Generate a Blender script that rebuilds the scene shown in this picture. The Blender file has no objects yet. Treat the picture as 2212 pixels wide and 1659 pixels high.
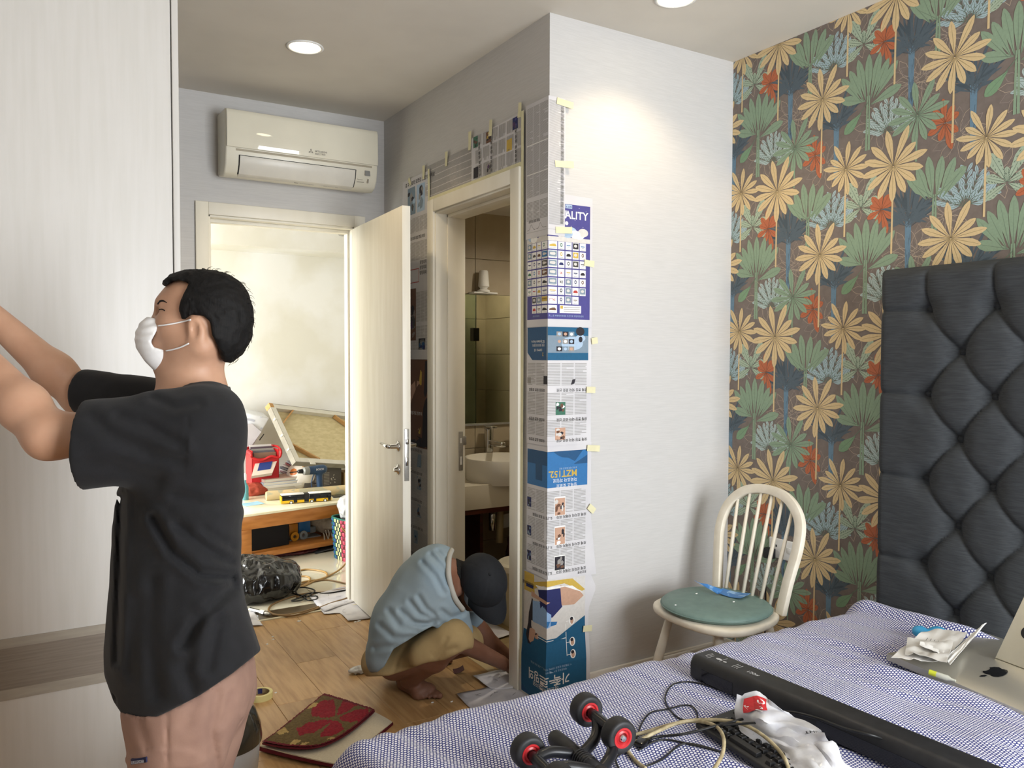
import bpy, bmesh, math, random
import numpy as np
from mathutils import Vector, Matrix, Euler

# ------------------------------------------------------------------ camera, world, light, exposure
SC = bpy.context.scene
COL = SC.collection
FPX = 1721.5
YAW, PITCH, ROLL = (math.radians(a) for a in (31.186, 2.039, 0.159))
CAMH = 1.44
_f = np.array([math.sin(YAW)*math.cos(PITCH), math.cos(YAW)*math.cos(PITCH), -math.sin(PITCH)])
_r = np.array([math.cos(YAW), -math.sin(YAW), 0.0])
_u = np.cross(_r, _f)
_r, _u = math.cos(ROLL)*_r+math.sin(ROLL)*_u, -math.sin(ROLL)*_r+math.cos(ROLL)*_u
CAMP = np.array([0.0, 0.0, CAMH])
def ray(x, y): return _f+_r*((x-1106)/FPX)-_u*((y-829.5)/FPX)
def W(x, y, z): return CAMP+ray(x, y)*z                      # a point seen at (x, y) at depth z
def ON(x, y, ax, v):                                         # where the line of sight meets a plane
    d = ray(x, y); return CAMP+d*((v-CAMP[ax])/d[ax])

cam = bpy.data.cameras.new('camera'); camo = bpy.data.objects.new('camera', cam); COL.objects.link(camo)
cam.sensor_width = 36.0; cam.lens = FPX/2212*36.0; cam.clip_start = 0.02; cam.clip_end = 200
camo.matrix_world = Matrix(((_r[0], _u[0], -_f[0], 0), (_r[1], _u[1], -_f[1], 0), (_r[2], _u[2], -_f[2], CAMH), (0, 0, 0, 1)))
SC.camera = camo

wd = bpy.data.worlds.new('sky'); SC.world = wd; wd.use_nodes = True
_n = wd.node_tree.nodes; _bg = _n['Background']
_sky = _n.new('ShaderNodeTexSky'); _sky.sky_type = 'HOSEK_WILKIE'; _sky.turbidity = 4.0; _sky.sun_direction = (-0.3, -0.5, 0.8)
wd.node_tree.links.new(_sky.outputs[0], _bg.inputs[0]); _bg.inputs[1].default_value = 0.6

def area_light(name, loc, target, sx, sy, power, color):
    l = bpy.data.lights.new(name, 'AREA'); l.shape = 'RECTANGLE'; l.size = sx; l.size_y = sy
    l.energy = power; l.color = color
    o = bpy.data.objects.new(name, l); COL.objects.link(o); o.location = loc
    o.rotation_euler = (Vector(target)-Vector(loc)).to_track_quat('-Z', 'Y').to_euler()
    return o
# daylight through the bedroom window behind the camera and the living-room window at the far left
area_light('window_daylight', (1.85, -1.42, 1.45), (1.4, 3.0, 1.35), 1.6, 1.7, 130, (0.93, 0.97, 1.0))
area_light('hall_daylight', (-2.3, 5.35, 1.35), (2.4, 6.5, 0.9), 1.6, 2.1, 190, (0.95, 0.98, 1.0))
SC.view_settings.view_transform = 'Standard'; SC.view_settings.look = 'None'
SC.view_settings.exposure = 0.42; SC.view_settings.gamma = 1.0; SC.view_settings.use_curve_mapping = False
SC.cycles.max_bounces = 8; SC.cycles.use_denoising = True

# ------------------------------------------------------------------ helpers: colours and materials
def lin(c):
    if isinstance(c, str):
        c = c.lstrip('#'); c = [int(c[i:i+2], 16)/255 for i in (0, 2, 4)]
    return tuple((v/12.92 if v <= 0.04045 else ((v+0.055)/1.055)**2.4) for v in c[:3])+(1.0,)
MATS = {}
def pm(name, col, rough=0.55, col2=None, scale=12.0, stretch=(1, 1, 1), mix=(0.35, 0.65), bump=0.0, bscale=None, bstretch=None,
       metal=0.0, spec=0.5, trans=0.0, ior=1.45, emit=0.0, coat=0.0, sheen=0.0, alpha=1.0, sss=0.0, detail=3.0, bdist=0.002):
    if name in MATS: return MATS[name]
    m = bpy.data.materials.new(name); m.use_nodes = True; nt = m.node_tree; N = nt.nodes; L = nt.links
    b = N['Principled BSDF']
    b.inputs['Roughness'].default_value = rough; b.inputs['Metallic'].default_value = metal
    b.inputs['Specular IOR Level'].default_value = spec; b.inputs['IOR'].default_value = ior
    b.inputs['Transmission Weight'].default_value = trans; b.inputs['Coat Weight'].default_value = coat
    b.inputs['Sheen Weight'].default_value = sheen; b.inputs['Alpha'].default_value = alpha
    if sss: b.inputs['Subsurface Weight'].default_value = sss; b.inputs['Subsurface Radius'].default_value = (0.012, 0.005, 0.003); b.inputs['Subsurface Scale'].default_value = 0.4
    tc = N.new('ShaderNodeTexCoord')
    def noise(sc, st):
        mp = N.new('ShaderNodeMapping'); mp.inputs['Scale'].default_value = st
        L.new(tc.outputs['Object'], mp.inputs['Vector'])
        t = N.new('ShaderNodeTexNoise'); t.inputs['Scale'].default_value = sc; t.inputs['Detail'].default_value = detail
        L.new(mp.outputs[0], t.inputs['Vector']); return t
    c1 = lin(col)
    c2 = lin(col2) if col2 else tuple(v*0.93 for v in c1[:3])+(1,)
    t = noise(scale, stretch)
    cr = N.new('ShaderNodeValToRGB'); cr.color_ramp.elements[0].position = mix[0]; cr.color_ramp.elements[1].position = mix[1]
    cr.color_ramp.elements[0].color = c1; cr.color_ramp.elements[1].color = c2
    L.new(t.outputs['Fac'], cr.inputs['Fac']); L.new(cr.outputs['Color'], b.inputs['Base Color'])
    if emit: L.new(cr.outputs['Color'], b.inputs['Emission Color']); b.inputs['Emission Strength'].default_value = emit
    if bump:
        tb = noise(bscale or scale*3, bstretch or stretch)
        bp = N.new('ShaderNodeBump'); bp.inputs['Strength'].default_value = bump; bp.inputs['Distance'].default_value = bdist
        L.new(tb.outputs['Fac'], bp.inputs['Height']); L.new(bp.outputs[0], b.inputs['Normal'])
    MATS[name] = m; return m
def flat(col, rough=0.6):                                     # printed ink of one colour
    return pm('ink_'+col.strip('#')+('' if rough == 0.6 else '_%d' % (rough*100)), col, rough, scale=60.0)

# ------------------------------------------------------------------ helpers: noise, geometry
def _hash(ix, iy, iz):
    h = (ix.astype(np.int64)*374761393+iy.astype(np.int64)*668265263+iz.astype(np.int64)*2147483647) & 0xffffffff
    h = ((h ^ (h >> 13))*1274126177) & 0xffffffff
    return ((h ^ (h >> 16)) & 0xffff)/65535.0
def vnoise(p):                                                # smooth value noise in [-1, 1] for (n, 3)
    p = np.asarray(p, dtype=np.float64); i = np.floor(p).astype(np.int64); f = p-i; f = f*f*f*(f*(f*6-15)+10)
    r = 0
    for dx in (0, 1):
        for dy in (0, 1):
            for dz in (0, 1):
                w = (f[:, 0] if dx else 1-f[:, 0])*(f[:, 1] if dy else 1-f[:, 1])*(f[:, 2] if dz else 1-f[:, 2])
                r = r+w*_hash(i[:, 0]+dx, i[:, 1]+dy, i[:, 2]+dz)
    return r*2-1
def fbm(p, o=3):
    p = np.asarray(p, dtype=np.float64); r = 0; a = 1.0; s = 0
    for k in range(o): r = r+a*vnoise(p*2**k+k*17.3); s += a; a *= 0.5
    return r/s

def V(*a): return np.array(a, dtype=float)
def nrm(v): v = np.asarray(v, float); return v/max(1e-9, np.linalg.norm(v))
def frame(d, up=(0, 0, 1)):
    d = nrm(d); up = np.asarray(up, float)
    if abs(d@nrm(up)) > 0.97: up = V(1, 0, 0) if abs(d[0]) < 0.9 else V(0, 1, 0)
    a = nrm(np.cross(up, d)); return a, np.cross(d, a), d
def rotz(a):
    c, s = math.cos(a), math.sin(a); return np.array([[c, -s, 0], [s, c, 0], [0, 0, 1.0]])
def rot(ax, a):
    return np.array(Matrix.Rotation(a, 3, Vector(ax)))

class G:                                                      # collects shapes into ONE mesh
    def __init__(s): s.v = []; s.f = []; s.m = []; s.mi = 0
    def add(s, v, f, mi=None):
        n = len(s.v); s.v += [tuple(map(float, p)) for p in v]; s.f += [tuple(i+n for i in q) for q in f]
        s.m += [s.mi if mi is None else mi]*len(f); return s
    def box(s, lo, hi, R=None, o=None, mi=None):
        lo = np.asarray(lo, float); hi = np.asarray(hi, float)
        v = [V(x, y, z) for x in (lo[0], hi[0]) for y in (lo[1], hi[1]) for z in (lo[2], hi[2])]
        if R is not None: v = [R@p for p in v]
        if o is not None: v = [p+np.asarray(o, float) for p in v]
        return s.add(v, [(0, 1, 3, 2), (4, 6, 7, 5), (0, 4, 5, 1), (2, 3, 7, 6), (0, 2, 6, 4), (1, 5, 7, 3)], mi)
    def bar(s, a, b, w, h, up=(0, 0, 1), mi=None):            # square bar from a to b
        a = np.asarray(a, float); b = np.asarray(b, float); x, y, d = frame(b-a, up)
        v = [p+x*i*w/2+y*j*h/2 for p in (a, b) for i in (-1, 1) for j in (-1, 1)]
        return s.add(v, [(0, 1, 3, 2), (4, 6, 7, 5), (0, 4, 5, 1), (2, 3, 7, 6), (0, 2, 6, 4), (1, 5, 7, 3)], mi)
    def tube(s, pts, r, n=8, cap=True, closed=False, mi=None):
        pts = [np.asarray(p, float) for p in pts]; m = len(pts); rr = r if hasattr(r, '__len__') else [r]*m
        v = []; a = None
        for i, p in enumerate(pts):
            if closed: d = pts[(i+1) % m]-pts[i-1]
            else: d = pts[min(i+1, m-1)]-pts[max(i-1, 0)]
            d = nrm(d)
            if a is None: a, b, _ = frame(d)
            else:
                a = nrm(a-d*(a@d)); b = np.cross(d, a)
            v += [p+(a*math.cos(t)+b*math.sin(t))*rr[i] for t in [2*math.pi*k/n for k in range(n)]]
        f = []
        for i in range(m if closed else m-1):
            j = (i+1) % m
            f += [(i*n+k, i*n+(k+1) % n, j*n+(k+1) % n, j*n+k) for k in range(n)]
        if cap and not closed: f += [tuple(range(n-1, -1, -1)), tuple((m-1)*n+k for k in range(n))]
        return s.add(v, f, mi)
    def lathe(s, prof, n=24, o=(0, 0, 0), ax=(0, 0, 1), mi=None, cap=True):   # prof: (radius, height) list
        a, b, d = frame(ax); o = np.asarray(o, float); v = []; f = []
        for r, h in prof: v += [o+d*h+(a*math.cos(2*math.pi*k/n)+b*math.sin(2*math.pi*k/n))*r for k in range(n)]
        for i in range(len(prof)-1): f += [(i*n+k, i*n+(k+1) % n, (i+1)*n+(k+1) % n, (i+1)*n+k) for k in range(n)]
        if cap: f += [tuple(range(n-1, -1, -1)), tuple((len(prof)-1)*n+k for k in range(n))]
        return s.add(v, f, mi)
    def prism(s, poly, t, M=None, o=(0, 0, 0), mi=None):      # poly in local xy, thickness t along local z
        n = len(poly); v = [V(x, y, 0) for x, y in poly]+[V(x, y, t) for x, y in poly]
        if M is not None: v = [M@p for p in v]
        v = [p+np.asarray(o, float) for p in v]
        return s.add(v, [tuple(range(n-1, -1, -1)), tuple(range(n, 2*n))]+[(i, (i+1) % n, n+(i+1) % n, n+i) for i in range(n)], mi)
    def grid(s, fn, nu, nv, mi=None, flip=False):             # fn(u, v) with u, v in 0..1
        v = [fn(i/nu, j/nv) for i in range(nu+1) for j in range(nv+1)]
        f = []
        for i in range(nu):
            for j in range(nv):
                q = (i*(nv+1)+j, (i+1)*(nv+1)+j, (i+1)*(nv+1)+j+1, i*(nv+1)+j+1); f.append(q[::-1] if flip else q)
        return s.add(v, f, mi)
    def sheet(s, fn, nu, nv, t=0.0012, mi=None):              # a grid with thickness (closed)
        P = np.array([fn(i/nu, j/nv) for i in range(nu+1) for j in range(nv+1)], float).reshape(nu+1, nv+1, 3)
        du = np.gradient(P, axis=0); dv = np.gradient(P, axis=1); nn = np.cross(du, dv); nn /= np.maximum(1e-9, np.linalg.norm(nn, axis=2, keepdims=True))
        A = (P+nn*t/2).reshape(-1, 3); B = (P-nn*t/2).reshape(-1, 3); n = len(A); f = []
        I = lambda i, j: i*(nv+1)+j
        for i in range(nu):
            for j in range(nv):
                q = (I(i, j), I(i+1, j), I(i+1, j+1), I(i, j+1)); f.append(q); f.append(tuple(k+n for k in q[::-1]))
        rim = [I(i, 0) for i in range(nu+1)]+[I(nu, j) for j in range(1, nv+1)]+[I(i, nv) for i in range(nu-1, -1, -1)]+[I(0, j) for j in range(nv-1, 0, -1)]
        for k in range(len(rim)): a, b = rim[k], rim[(k+1) % len(rim)]; f.append((b, a, a+n, b+n))
        return s.add(np.vstack([A, B]), f, mi)
    def obj(s, name, mats, parent=None, smooth=False, bevel=0, world=True, sub=0, bseg=2, ang=40, loc=None):
        me = bpy.data.meshes.new(name); v = s.v
        off = np.zeros(3)
        if parent is not None and world:
            q = parent
            while q is not None: off = off+np.array(q.location); q = q.parent
        if loc is not None: off = off+np.asarray(loc, float)
        if off.any(): v = [(p[0]-off[0], p[1]-off[1], p[2]-off[2]) for p in v]
        me.from_pydata(v, [], s.f); me.validate(clean_customdata=False)
        for m in (mats if isinstance(mats, (list, tuple)) else [mats]): me.materials.append(m)
        if len(me.polygons) == len(s.m): me.polygons.foreach_set('material_index', s.m)
        me.update()
        bm = bmesh.new(); bm.from_mesh(me)
        if bevel:
            es = [e for e in bm.edges if len(e.link_faces) == 2 and e.calc_face_angle(0) > math.radians(ang)]
            if es: bmesh.ops.bevel(bm, geom=es, offset=bevel, segments=bseg, profile=0.5, affect='EDGES', clamp_overlap=True)
        bmesh.ops.recalc_face_normals(bm, faces=bm.faces); bm.to_mesh(me); bm.free()
        o = bpy.data.objects.new(name, me); COL.objects.link(o)
        if parent is not None: o.parent = parent
        if loc is not None: o.location = loc
        if smooth: me.polygons.foreach_set('use_smooth', [True]*len(me.polygons)); 
        if smooth == 'auto' or (smooth and bevel):
            try: me.set_sharp_from_angle(angle=math.radians(45))
            except Exception: pass
        if sub:
            md = o.modifiers.new('smooth', 'SUBSURF'); md.levels = sub; md.render_levels = sub
        return o
def tag(o, label=None, cat=None, group=None, kind=None):
    if label: o['label'] = label
    if cat: o['category'] = cat
    if group: o['group'] = group
    if kind: o['kind'] = kind
    return o
def thing(name, label, cat, loc=(0, 0, 0), rz=0.0, group=None):
    o = bpy.data.objects.new(name, None); o.empty_display_size = 0.05; COL.objects.link(o)
    o.location = tuple(map(float, loc)); o.rotation_euler = (0, 0, rz); return tag(o, label, cat, group)
def box(name, lo, hi, mat, parent=None, bevel=0.0, R=None, o=None, world=True):
    return G().box(lo, hi, R, o).obj(name, mat, parent, bevel=bevel, smooth=bool(bevel), world=world)
def copy_tree(o, parent=None):
    c = o.copy(); COL.objects.link(c); c.parent = parent
    for ch in list(o.children): copy_tree(ch, c)
    return c
def spline(pts, n=12, closed=False):                          # Catmull-Rom through the points
    P = [np.asarray(p, float) for p in pts]; m = len(P); out = []
    for i in range(m if closed else m-1):
        if closed: a, b, c, d = P[i-1], P[i], P[(i+1) % m], P[(i+2) % m]
        else: a, b, c, d = P[max(i-1, 0)], P[i], P[i+1], P[min(i+2, m-1)]
        for k in range(n):
            t = k/n; out.append(0.5*((2*b)+(-a+c)*t+(2*a-5*b+4*c-d)*t*t+(-a+3*b-3*c+d)*t**3))
    if not closed: out.append(P[-1])
    return out

# ------------------------------------------------------------------ helpers: lettering as flat mesh
_TX = {}; _TS = []
_HAN = '가족로밍의해외이동자조선경제'                                # small print keeps to a few syllables
def text2d(s, bold=False):                                    # vertices (x, y) and faces, height about 1, left at 0
    s = ''.join(_HAN[ord(c) % 14] if 0xac00 <= ord(c) <= 0xd7a3 and c not in _HAN else c for c in s)
    if (s, bold) in _TX: return _TX[(s, bold)]
    cu = bpy.data.curves.new('txt', 'FONT'); cu.body = s; cu.size = 1.0; cu.resolution_u = 3
    if bold: cu.offset = 0.018
    if not _TS: _TS.append(bpy.data.scenes.new('lettering'))
    ob = bpy.data.objects.new('txt', cu); _TS[0].collection.objects.link(ob)
    with bpy.context.temp_override(scene=_TS[0], view_layer=_TS[0].view_layers[0]): dg = bpy.context.evaluated_depsgraph_get(); dg.update()
    me = bpy.data.meshes.new_from_object(ob.evaluated_get(dg))
    v = [(p.co.x, p.co.y) for p in me.vertices]; f = [tuple(p.vertices) for p in me.polygons]
    bpy.data.objects.remove(ob); bpy.data.curves.remove(cu); bpy.data.meshes.remove(me)
    _TX[(s, bold)] = (v, f); return v, f

# ------------------------------------------------------------------ helpers: implicit bodies (smooth unions meshed by surface nets)
def capsule(P, a, b, ra, rb):
    a = np.asarray(a, np.float32); b = np.asarray(b, np.float32); ab = b-a
    t = np.clip(((P-a)@ab)/max(1e-9, float(ab@ab)), 0, 1)
    return np.linalg.norm(P-a-t[:, None]*ab, axis=1)-(ra+(rb-ra)*t)
def ellip(P, c, r, R=None):
    q = P-np.asarray(c, np.float32)
    if R is not None: q = q@np.asarray(R, np.float32)         # columns of R are the axes
    r = np.asarray(r, np.float32); k0 = np.linalg.norm(q/r, axis=1); k1 = np.linalg.norm(q/(r*r), axis=1)
    return k0*(k0-1)/np.maximum(k1, 1e-6)
def smin(a, b, k):
    h = np.clip(0.5+0.5*(b-a)/k, 0, 1); return b+(a-b)*h-k*h*(1-h)
def smax(a, b, k): return -smin(-a, -b, k)
def plane(P, o, n): return (P-np.asarray(o, np.float32))@np.asarray(nrm(n), np.float32)
def chain(P, pts, rs, d=None, k=0.03):
    for i in range(len(pts)-1):
        c = capsule(P, pts[i], pts[i+1], rs[i], rs[i+1]); d = c if d is None else smin(d, c, k)
    return d
def near(P, c, r, fn):                                         # evaluate a detailed shape only close to its own place
    q = np.linalg.norm(P-np.asarray(c, np.float32), axis=1)-r; d = q+.05; m = q < .05
    if m.any(): d[m] = fn(P[m])
    return d
def nets(fn, lo, hi, res, B=12, slack=1.6):
    lo = np.asarray(lo, float); n = np.maximum(2, np.ceil((np.asarray(hi, float)-lo)/res).astype(int)+1)
    nb = -(-n//B); n = nb*B
    D = np.full(tuple(n), 1.0, np.float32)
    bi = np.array([(i, j, k) for i in range(nb[0]) for j in range(nb[1]) for k in range(nb[2])])
    cen = (lo+(bi*B+(B-1)/2)*res).astype(np.float32); dc = fn(cen); half = B*res*0.866*slack
    loc = np.stack(np.meshgrid(*[np.arange(B)]*3, indexing='ij'), -1).reshape(-1, 3)*res
    act = np.abs(dc) < half
    for b, d in zip(bi[~act], dc[~act]):
        if d < 0: D[b[0]*B:(b[0]+1)*B, b[1]*B:(b[1]+1)*B, b[2]*B:(b[2]+1)*B] = -1
    ab = bi[act]
    for s in range(0, len(ab), 60):
        ch = ab[s:s+60]; P = (lo+ch[:, None, :]*B*res+loc[None]).reshape(-1, 3).astype(np.float32); d = fn(P).reshape(len(ch), B, B, B)
        for q, b in zip(d, ch): D[b[0]*B:(b[0]+1)*B, b[1]*B:(b[1]+1)*B, b[2]*B:(b[2]+1)*B] = q
    S = D < 0
    cs = [S[i:n[0]-1+i, j:n[1]-1+j, k:n[2]-1+k] for i in (0, 1) for j in (0, 1) for k in (0, 1)]
    cnt = sum(c.astype(np.int8) for c in cs); A = (cnt > 0) & (cnt < 8)
    idx = np.argwhere(A); vid = np.full(A.shape, -1, np.int64); vid[A] = np.arange(len(idx))
    corner = np.array([(i, j, k) for i in (0, 1) for j in (0, 1) for k in (0, 1)])
    val = np.stack([D[idx[:, 0]+c[0], idx[:, 1]+c[1], idx[:, 2]+c[2]] for c in corner], 1)
    acc = np.zeros((len(idx), 3)); num = np.zeros(len(idx))
    for a in range(8):
        for b in range(a+1, 8):
            if np.abs(corner[a]-corner[b]).sum() != 1: continue
            da, db = val[:, a], val[:, b]; m = (da < 0) != (db < 0)
            t = np.where(m, da/np.where(m, da-db, 1), 0)
            acc += np.where(m[:, None], corner[a]+t[:, None]*(corner[b]-corner[a]), 0); num += m
    v = lo+(idx+acc/num[:, None])*res
    F = []
    for ax in range(3):
        o1, o2 = [(1, 2), (2, 0), (0, 1)][ax]
        s0 = [slice(None)]*3; s1 = [slice(None)]*3; s0[ax] = slice(0, -1); s1[ax] = slice(1, None)
        X = S[tuple(s0)] != S[tuple(s1)]; e = np.argwhere(X)
        e = e[(e[:, o1] > 0) & (e[:, o2] > 0) & (e[:, o1] < A.shape[o1]) & (e[:, o2] < A.shape[o2])]
        def cell(d1, d2):
            c = e.copy(); c[:, o1] -= d1; c[:, o2] -= d2; return vid[c[:, 0], c[:, 1], c[:, 2]]
        q = np.stack([cell(1, 1), cell(0, 1), cell(0, 0), cell(1, 0)], 1); ins = S[e[:, 0], e[:, 1], e[:, 2]]
        q[~ins] = q[~ins][:, ::-1]; F.append(q[(q >= 0).all(1)])
    return v, np.vstack(F)
def sdf_obj(name, fn, lo, hi, res, mat, parent=None, relax=1, loc=None):
    v, f = nets(fn, lo, hi, res)
    off = np.zeros(3); q = parent
    while q is not None: off = off+np.array(q.location); q = q.parent
    if loc is not None: off = off+np.asarray(loc, float)
    me = bpy.data.meshes.new(name); me.vertices.add(len(v)); me.vertices.foreach_set('co', (v-off).astype(np.float32).ravel())
    me.loops.add(len(f)*4); me.loops.foreach_set('vertex_index', f.astype(np.int32).ravel())
    me.polygons.add(len(f)); me.polygons.foreach_set('loop_start', np.arange(0, len(f)*4, 4, dtype=np.int32)); me.polygons.foreach_set('loop_total', np.full(len(f), 4, np.int32))
    me.update(calc_edges=True); me.validate(); me.polygons.foreach_set('use_smooth', [True]*len(me.polygons))
    for m in (mat if isinstance(mat, (list, tuple)) else [mat]): me.materials.append(m)
    if relax:
        bm = bmesh.new(); bm.from_mesh(me)
        for _ in range(relax): bmesh.ops.smooth_vert(bm, verts=bm.verts, factor=0.5, use_axis_x=True, use_axis_y=True, use_axis_z=True)
        bm.to_mesh(me); bm.free()
    o = bpy.data.objects.new(name, me); COL.objects.link(o); o.parent = parent
    if loc is not None: o.location = loc
    return o
# ------------------------------------------------------------------ the setting
YB, XS, YW, XP, HC = 4.40, 1.787, 2.67, 2.81, 2.80
WT = 0.13
m_wall = pm('wallpaper_offwhite', '#cac8c6', 0.75, '#c3c1bf', scale=90, stretch=(0.12, 0.12, 4.0), bump=0.10, bscale=120, bstretch=(0.10, 0.10, 3.5), detail=3)
m_ceil = pm('ceiling_paint', '#d8d2c7', 0.85, scale=3)
m_trim = pm('trim_cream', '#e9e4d6', 0.42, '#e3ddcd', scale=9, stretch=(1, 1, 0.2))
m_base = pm('baseboard_cream', '#ddd8cf', 0.45, scale=8)
m_hallw = pm('hall_wall_primer', '#dedcd6', 0.7, '#d3cfc2', scale=1.6, mix=(0.42, 0.58), detail=5)
m_grout = pm('grout', '#cbbfa4', 0.8)
m_btile = pm('bath_tile', '#ada088', 0.4, '#a3957c', scale=5, detail=6)
m_bfloor = pm('bath_floor_tile', '#94805c', 0.45, '#8a7653', scale=5, detail=6)
m_wood = pm('floor_oak', '#bf9a6b', 0.36, '#a17c50', scale=5, stretch=(9, 0.9, 1), mix=(0.38, 0.72), detail=7, bump=0.12, bscale=40, bstretch=(9, 0.6, 1))
m_under = pm('subfloor_dark', '#4a3826', 0.9)
m_htile = pm('hall_floor_tile', '#e2dcc8', 0.08, '#d9d2bb', scale=2.2, detail=5, coat=0.3)
m_white = pm('white_paint', '#ecebe7', 0.6)

def wall(name, boxes, mat, parent=None):
    g = G()
    for lo, hi in boxes: g.box(lo, hi)
    o = g.obj(name, mat, parent); return tag(o, kind='structure') if parent is None else o
DX0, DX1, DZ = 0.808, 1.600, 2.17                              # bedroom door opening
BY0, BY1 = 2.934, 3.694                                        # bathroom door opening
wall('wall_back', [((-1.25, YB, 0), (DX0, YB+0.12, HC)), ((DX1, YB, 0), (3.45, YB+0.12, HC)), ((DX0, YB, DZ), (DX1, YB+0.12, HC))], m_wall)
wall('wall_bathroom_side', [((XS, YW, 0), (XS+WT, BY0, HC)), ((XS, BY1, 0), (XS+WT, YB, HC)), ((XS, BY0, DZ), (XS+WT, BY1, HC))], m_wall)
wall('wall_middle', [((XS+WT, YW, 0), (XP, YW+0.10, HC))], m_wall)
wall('wall_left', [((-1.35, -1.6, 0), (-1.25, YB+0.12, HC))], m_wall)
wall('wall_window', [((-1.25, -1.6, 0), (1.0, -1.5, HC)), ((2.78, -1.6, 0), (XP+0.1, -1.5, HC)), ((1.0, -1.6, 0), (2.78, -1.5, 0.55)), ((1.0, -1.6, 2.35), (2.78, -1.5, HC))], m_wall)
wf = G()
for x in (1.03, 1.6, 2.18, 2.75): wf.box((x-0.03, -1.585, 0.55), (x+0.03, -1.515, 2.35))
for z in (0.58, 2.32): wf.box((1.0, -1.585, z-0.03), (2.78, -1.515, z+0.03))
tag(wf.obj('window_1', m_trim), kind='structure')
cl = wall('ceiling', [((-1.35, -1.6, HC), (3.0, YB+0.12, HC+0.1))], m_ceil)
wall('ceiling_hall', [((-2.7, YB+0.12, 2.72), (3.45, 6.95, 2.82))], m_ceil)
wall('ceiling_bathroom', [((XS+WT, YW+0.1, 2.31), (3.35, YB, 2.37))], m_ceil)
wall('wall_far', [((-2.7, 6.8, 0), (3.45, 6.95, 2.72)), ((-2.7, 6.42, 2.29), (3.45, 6.8, 2.72))], m_hallw)
wall('wall_hall_right', [((3.35, YB+0.12, 0), (3.45, 6.8, 2.72))], m_hallw)
wall('wall_hall_left', [((-2.7, YB+0.12, 0), (-2.6, 6.8, 2.72))], m_hallw)
wall('wall_hall_side', [((-2.7, YB-0.02, 0), (-1.35, YB+0.12, 2.72))], m_hallw)

# bedroom floor: planks laid away from the camera
fl = wall('floor', [((-1.35, -1.6, -0.06), (XS, YB, -0.014)), ((XS, -1.6, -0.06), (XP+0.1, YW, -0.014))], m_under)
PW, PL = 0.1945, 1.215
rng = random.Random(4)
full = None
joint = {0: 3.258, 1: 3.66, 2: 4.05}
for i in range(-11, 11):
    x0 = 0.848+i*PW
    yb = {0: 3.258, 1: 3.662, 2: 4.052}.get(i % 3)
    ymax = YB-0.05 if x0 < XS-0.1 else YW-0.005
    y = yb-4*PL
    while y < ymax:
        a, b = max(y, -1.49), min(y+PL, ymax); y += PL
        if b-a < 0.02: continue
        x1 = min(x0+PW, XP)
        if b-a > PL-0.001 and x1-x0 > PW-0.001:
            if full is None:
                full = G().box((0.0005, 0.0005, -0.014), (PW-0.0006, PL-0.0005, 0)).obj('plank', m_wood, fl, bevel=0.001, bseg=1); p = full
            else: p = full.copy(); COL.objects.link(p); p.parent = fl
            p.location = (x0, a, 0)
        else:
            p = G().box((0.0005, 0.0005, -0.014), (x1-x0-0.0006, b-a-0.0005, 0)).obj('plank', m_wood, fl, bevel=0.001, bseg=1); p.location = (x0, a, 0)
        k = rng.random()
def wood_by_object():                                         # every plank its own stretch of grain
    nt = m_wood.node_tree; N = nt.nodes; L = nt.links; oi = N.new('ShaderNodeObjectInfo')
    for mp in [n for n in N if n.type == 'MAPPING']:
        cb = N.new('ShaderNodeCombineXYZ'); ml = N.new('ShaderNodeMath'); ml.operation = 'MULTIPLY'; ml.inputs[1].default_value = 37.0
        L.new(oi.outputs['Random'], ml.inputs[0])
        for q in range(3): L.new(ml.outputs[0], cb.inputs[q])
        L.new(cb.outputs[0], mp.inputs['Location'])
    b = N['Principled BSDF']; src = b.inputs['Base Color'].links[0].from_socket
    hs = N.new('ShaderNodeHueSaturation'); mr = N.new('ShaderNodeMapRange'); mr.inputs['To Min'].default_value = 0.86; mr.inputs['To Max'].default_value = 1.12
    L.new(oi.outputs['Random'], mr.inputs['Value']); L.new(mr.outputs[0], hs.inputs['Value']); L.new(src, hs.inputs['Color']); L.new(hs.outputs[0], b.inputs['Base Color'])
wood_by_object()

def tiles(parent, name, o, du, dv, nu, nv, su, sv, th, mat, gap=0.003):
    """shared-mesh tiles: o corner, du/dv unit directions, su x sv each, th outward along du x dv"""
    du, dv = nrm(du), nrm(dv); n = np.cross(du, dv); base = None
    for i in range(nu):
        for j in range(nv):
            if base is None:
                P = [du*a+dv*b for a, b in ((gap/2, gap/2), (su-gap/2, gap/2), (su-gap/2, sv-gap/2), (gap/2, sv-gap/2))]
                base = G().add(P+[p+n*th for p in P], [(3, 2, 1, 0), (4, 5, 6, 7), (0, 1, 5, 4), (1, 2, 6, 5), (2, 3, 7, 6), (3, 0, 4, 7)]).obj(name, mat, parent, bevel=0.0012, bseg=1); t = base
            else: t = base.copy(); COL.objects.link(t); t.parent = parent
            t.location = tuple(np.asarray(o, float)+du*su*i+dv*sv*j)
m_hgrout = pm('hall_grout', '#b9b09a', 0.8)
fh = wall('floor_hall', [((-2.7, YB, -0.06), (3.45, 6.95, -0.01))], m_hgrout)
tiles(fh, 'floor_tile', (-2.16, YB+0.10, -0.01), (1, 0, 0), (0, 1, 0), 9, 4, 0.6, 0.6, 0.01, m_htile, 0.004)
fb = wall('floor_bathroom', [((XS, YW+0.1, -0.06), (3.35, YB, -0.014))], m_grout)
tiles(fb, 'floor_tile', (XS+0.01, YW+0.10, -0.014), (1, 0, 0), (0, 1, 0), 3, 5, 0.52, 0.31, 0.013, m_bfloor)
wb = wall('wall_bathroom_back', [((XS+WT, YB-0.09, 0), (3.35, YB, 2.31))], m_grout)
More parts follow.
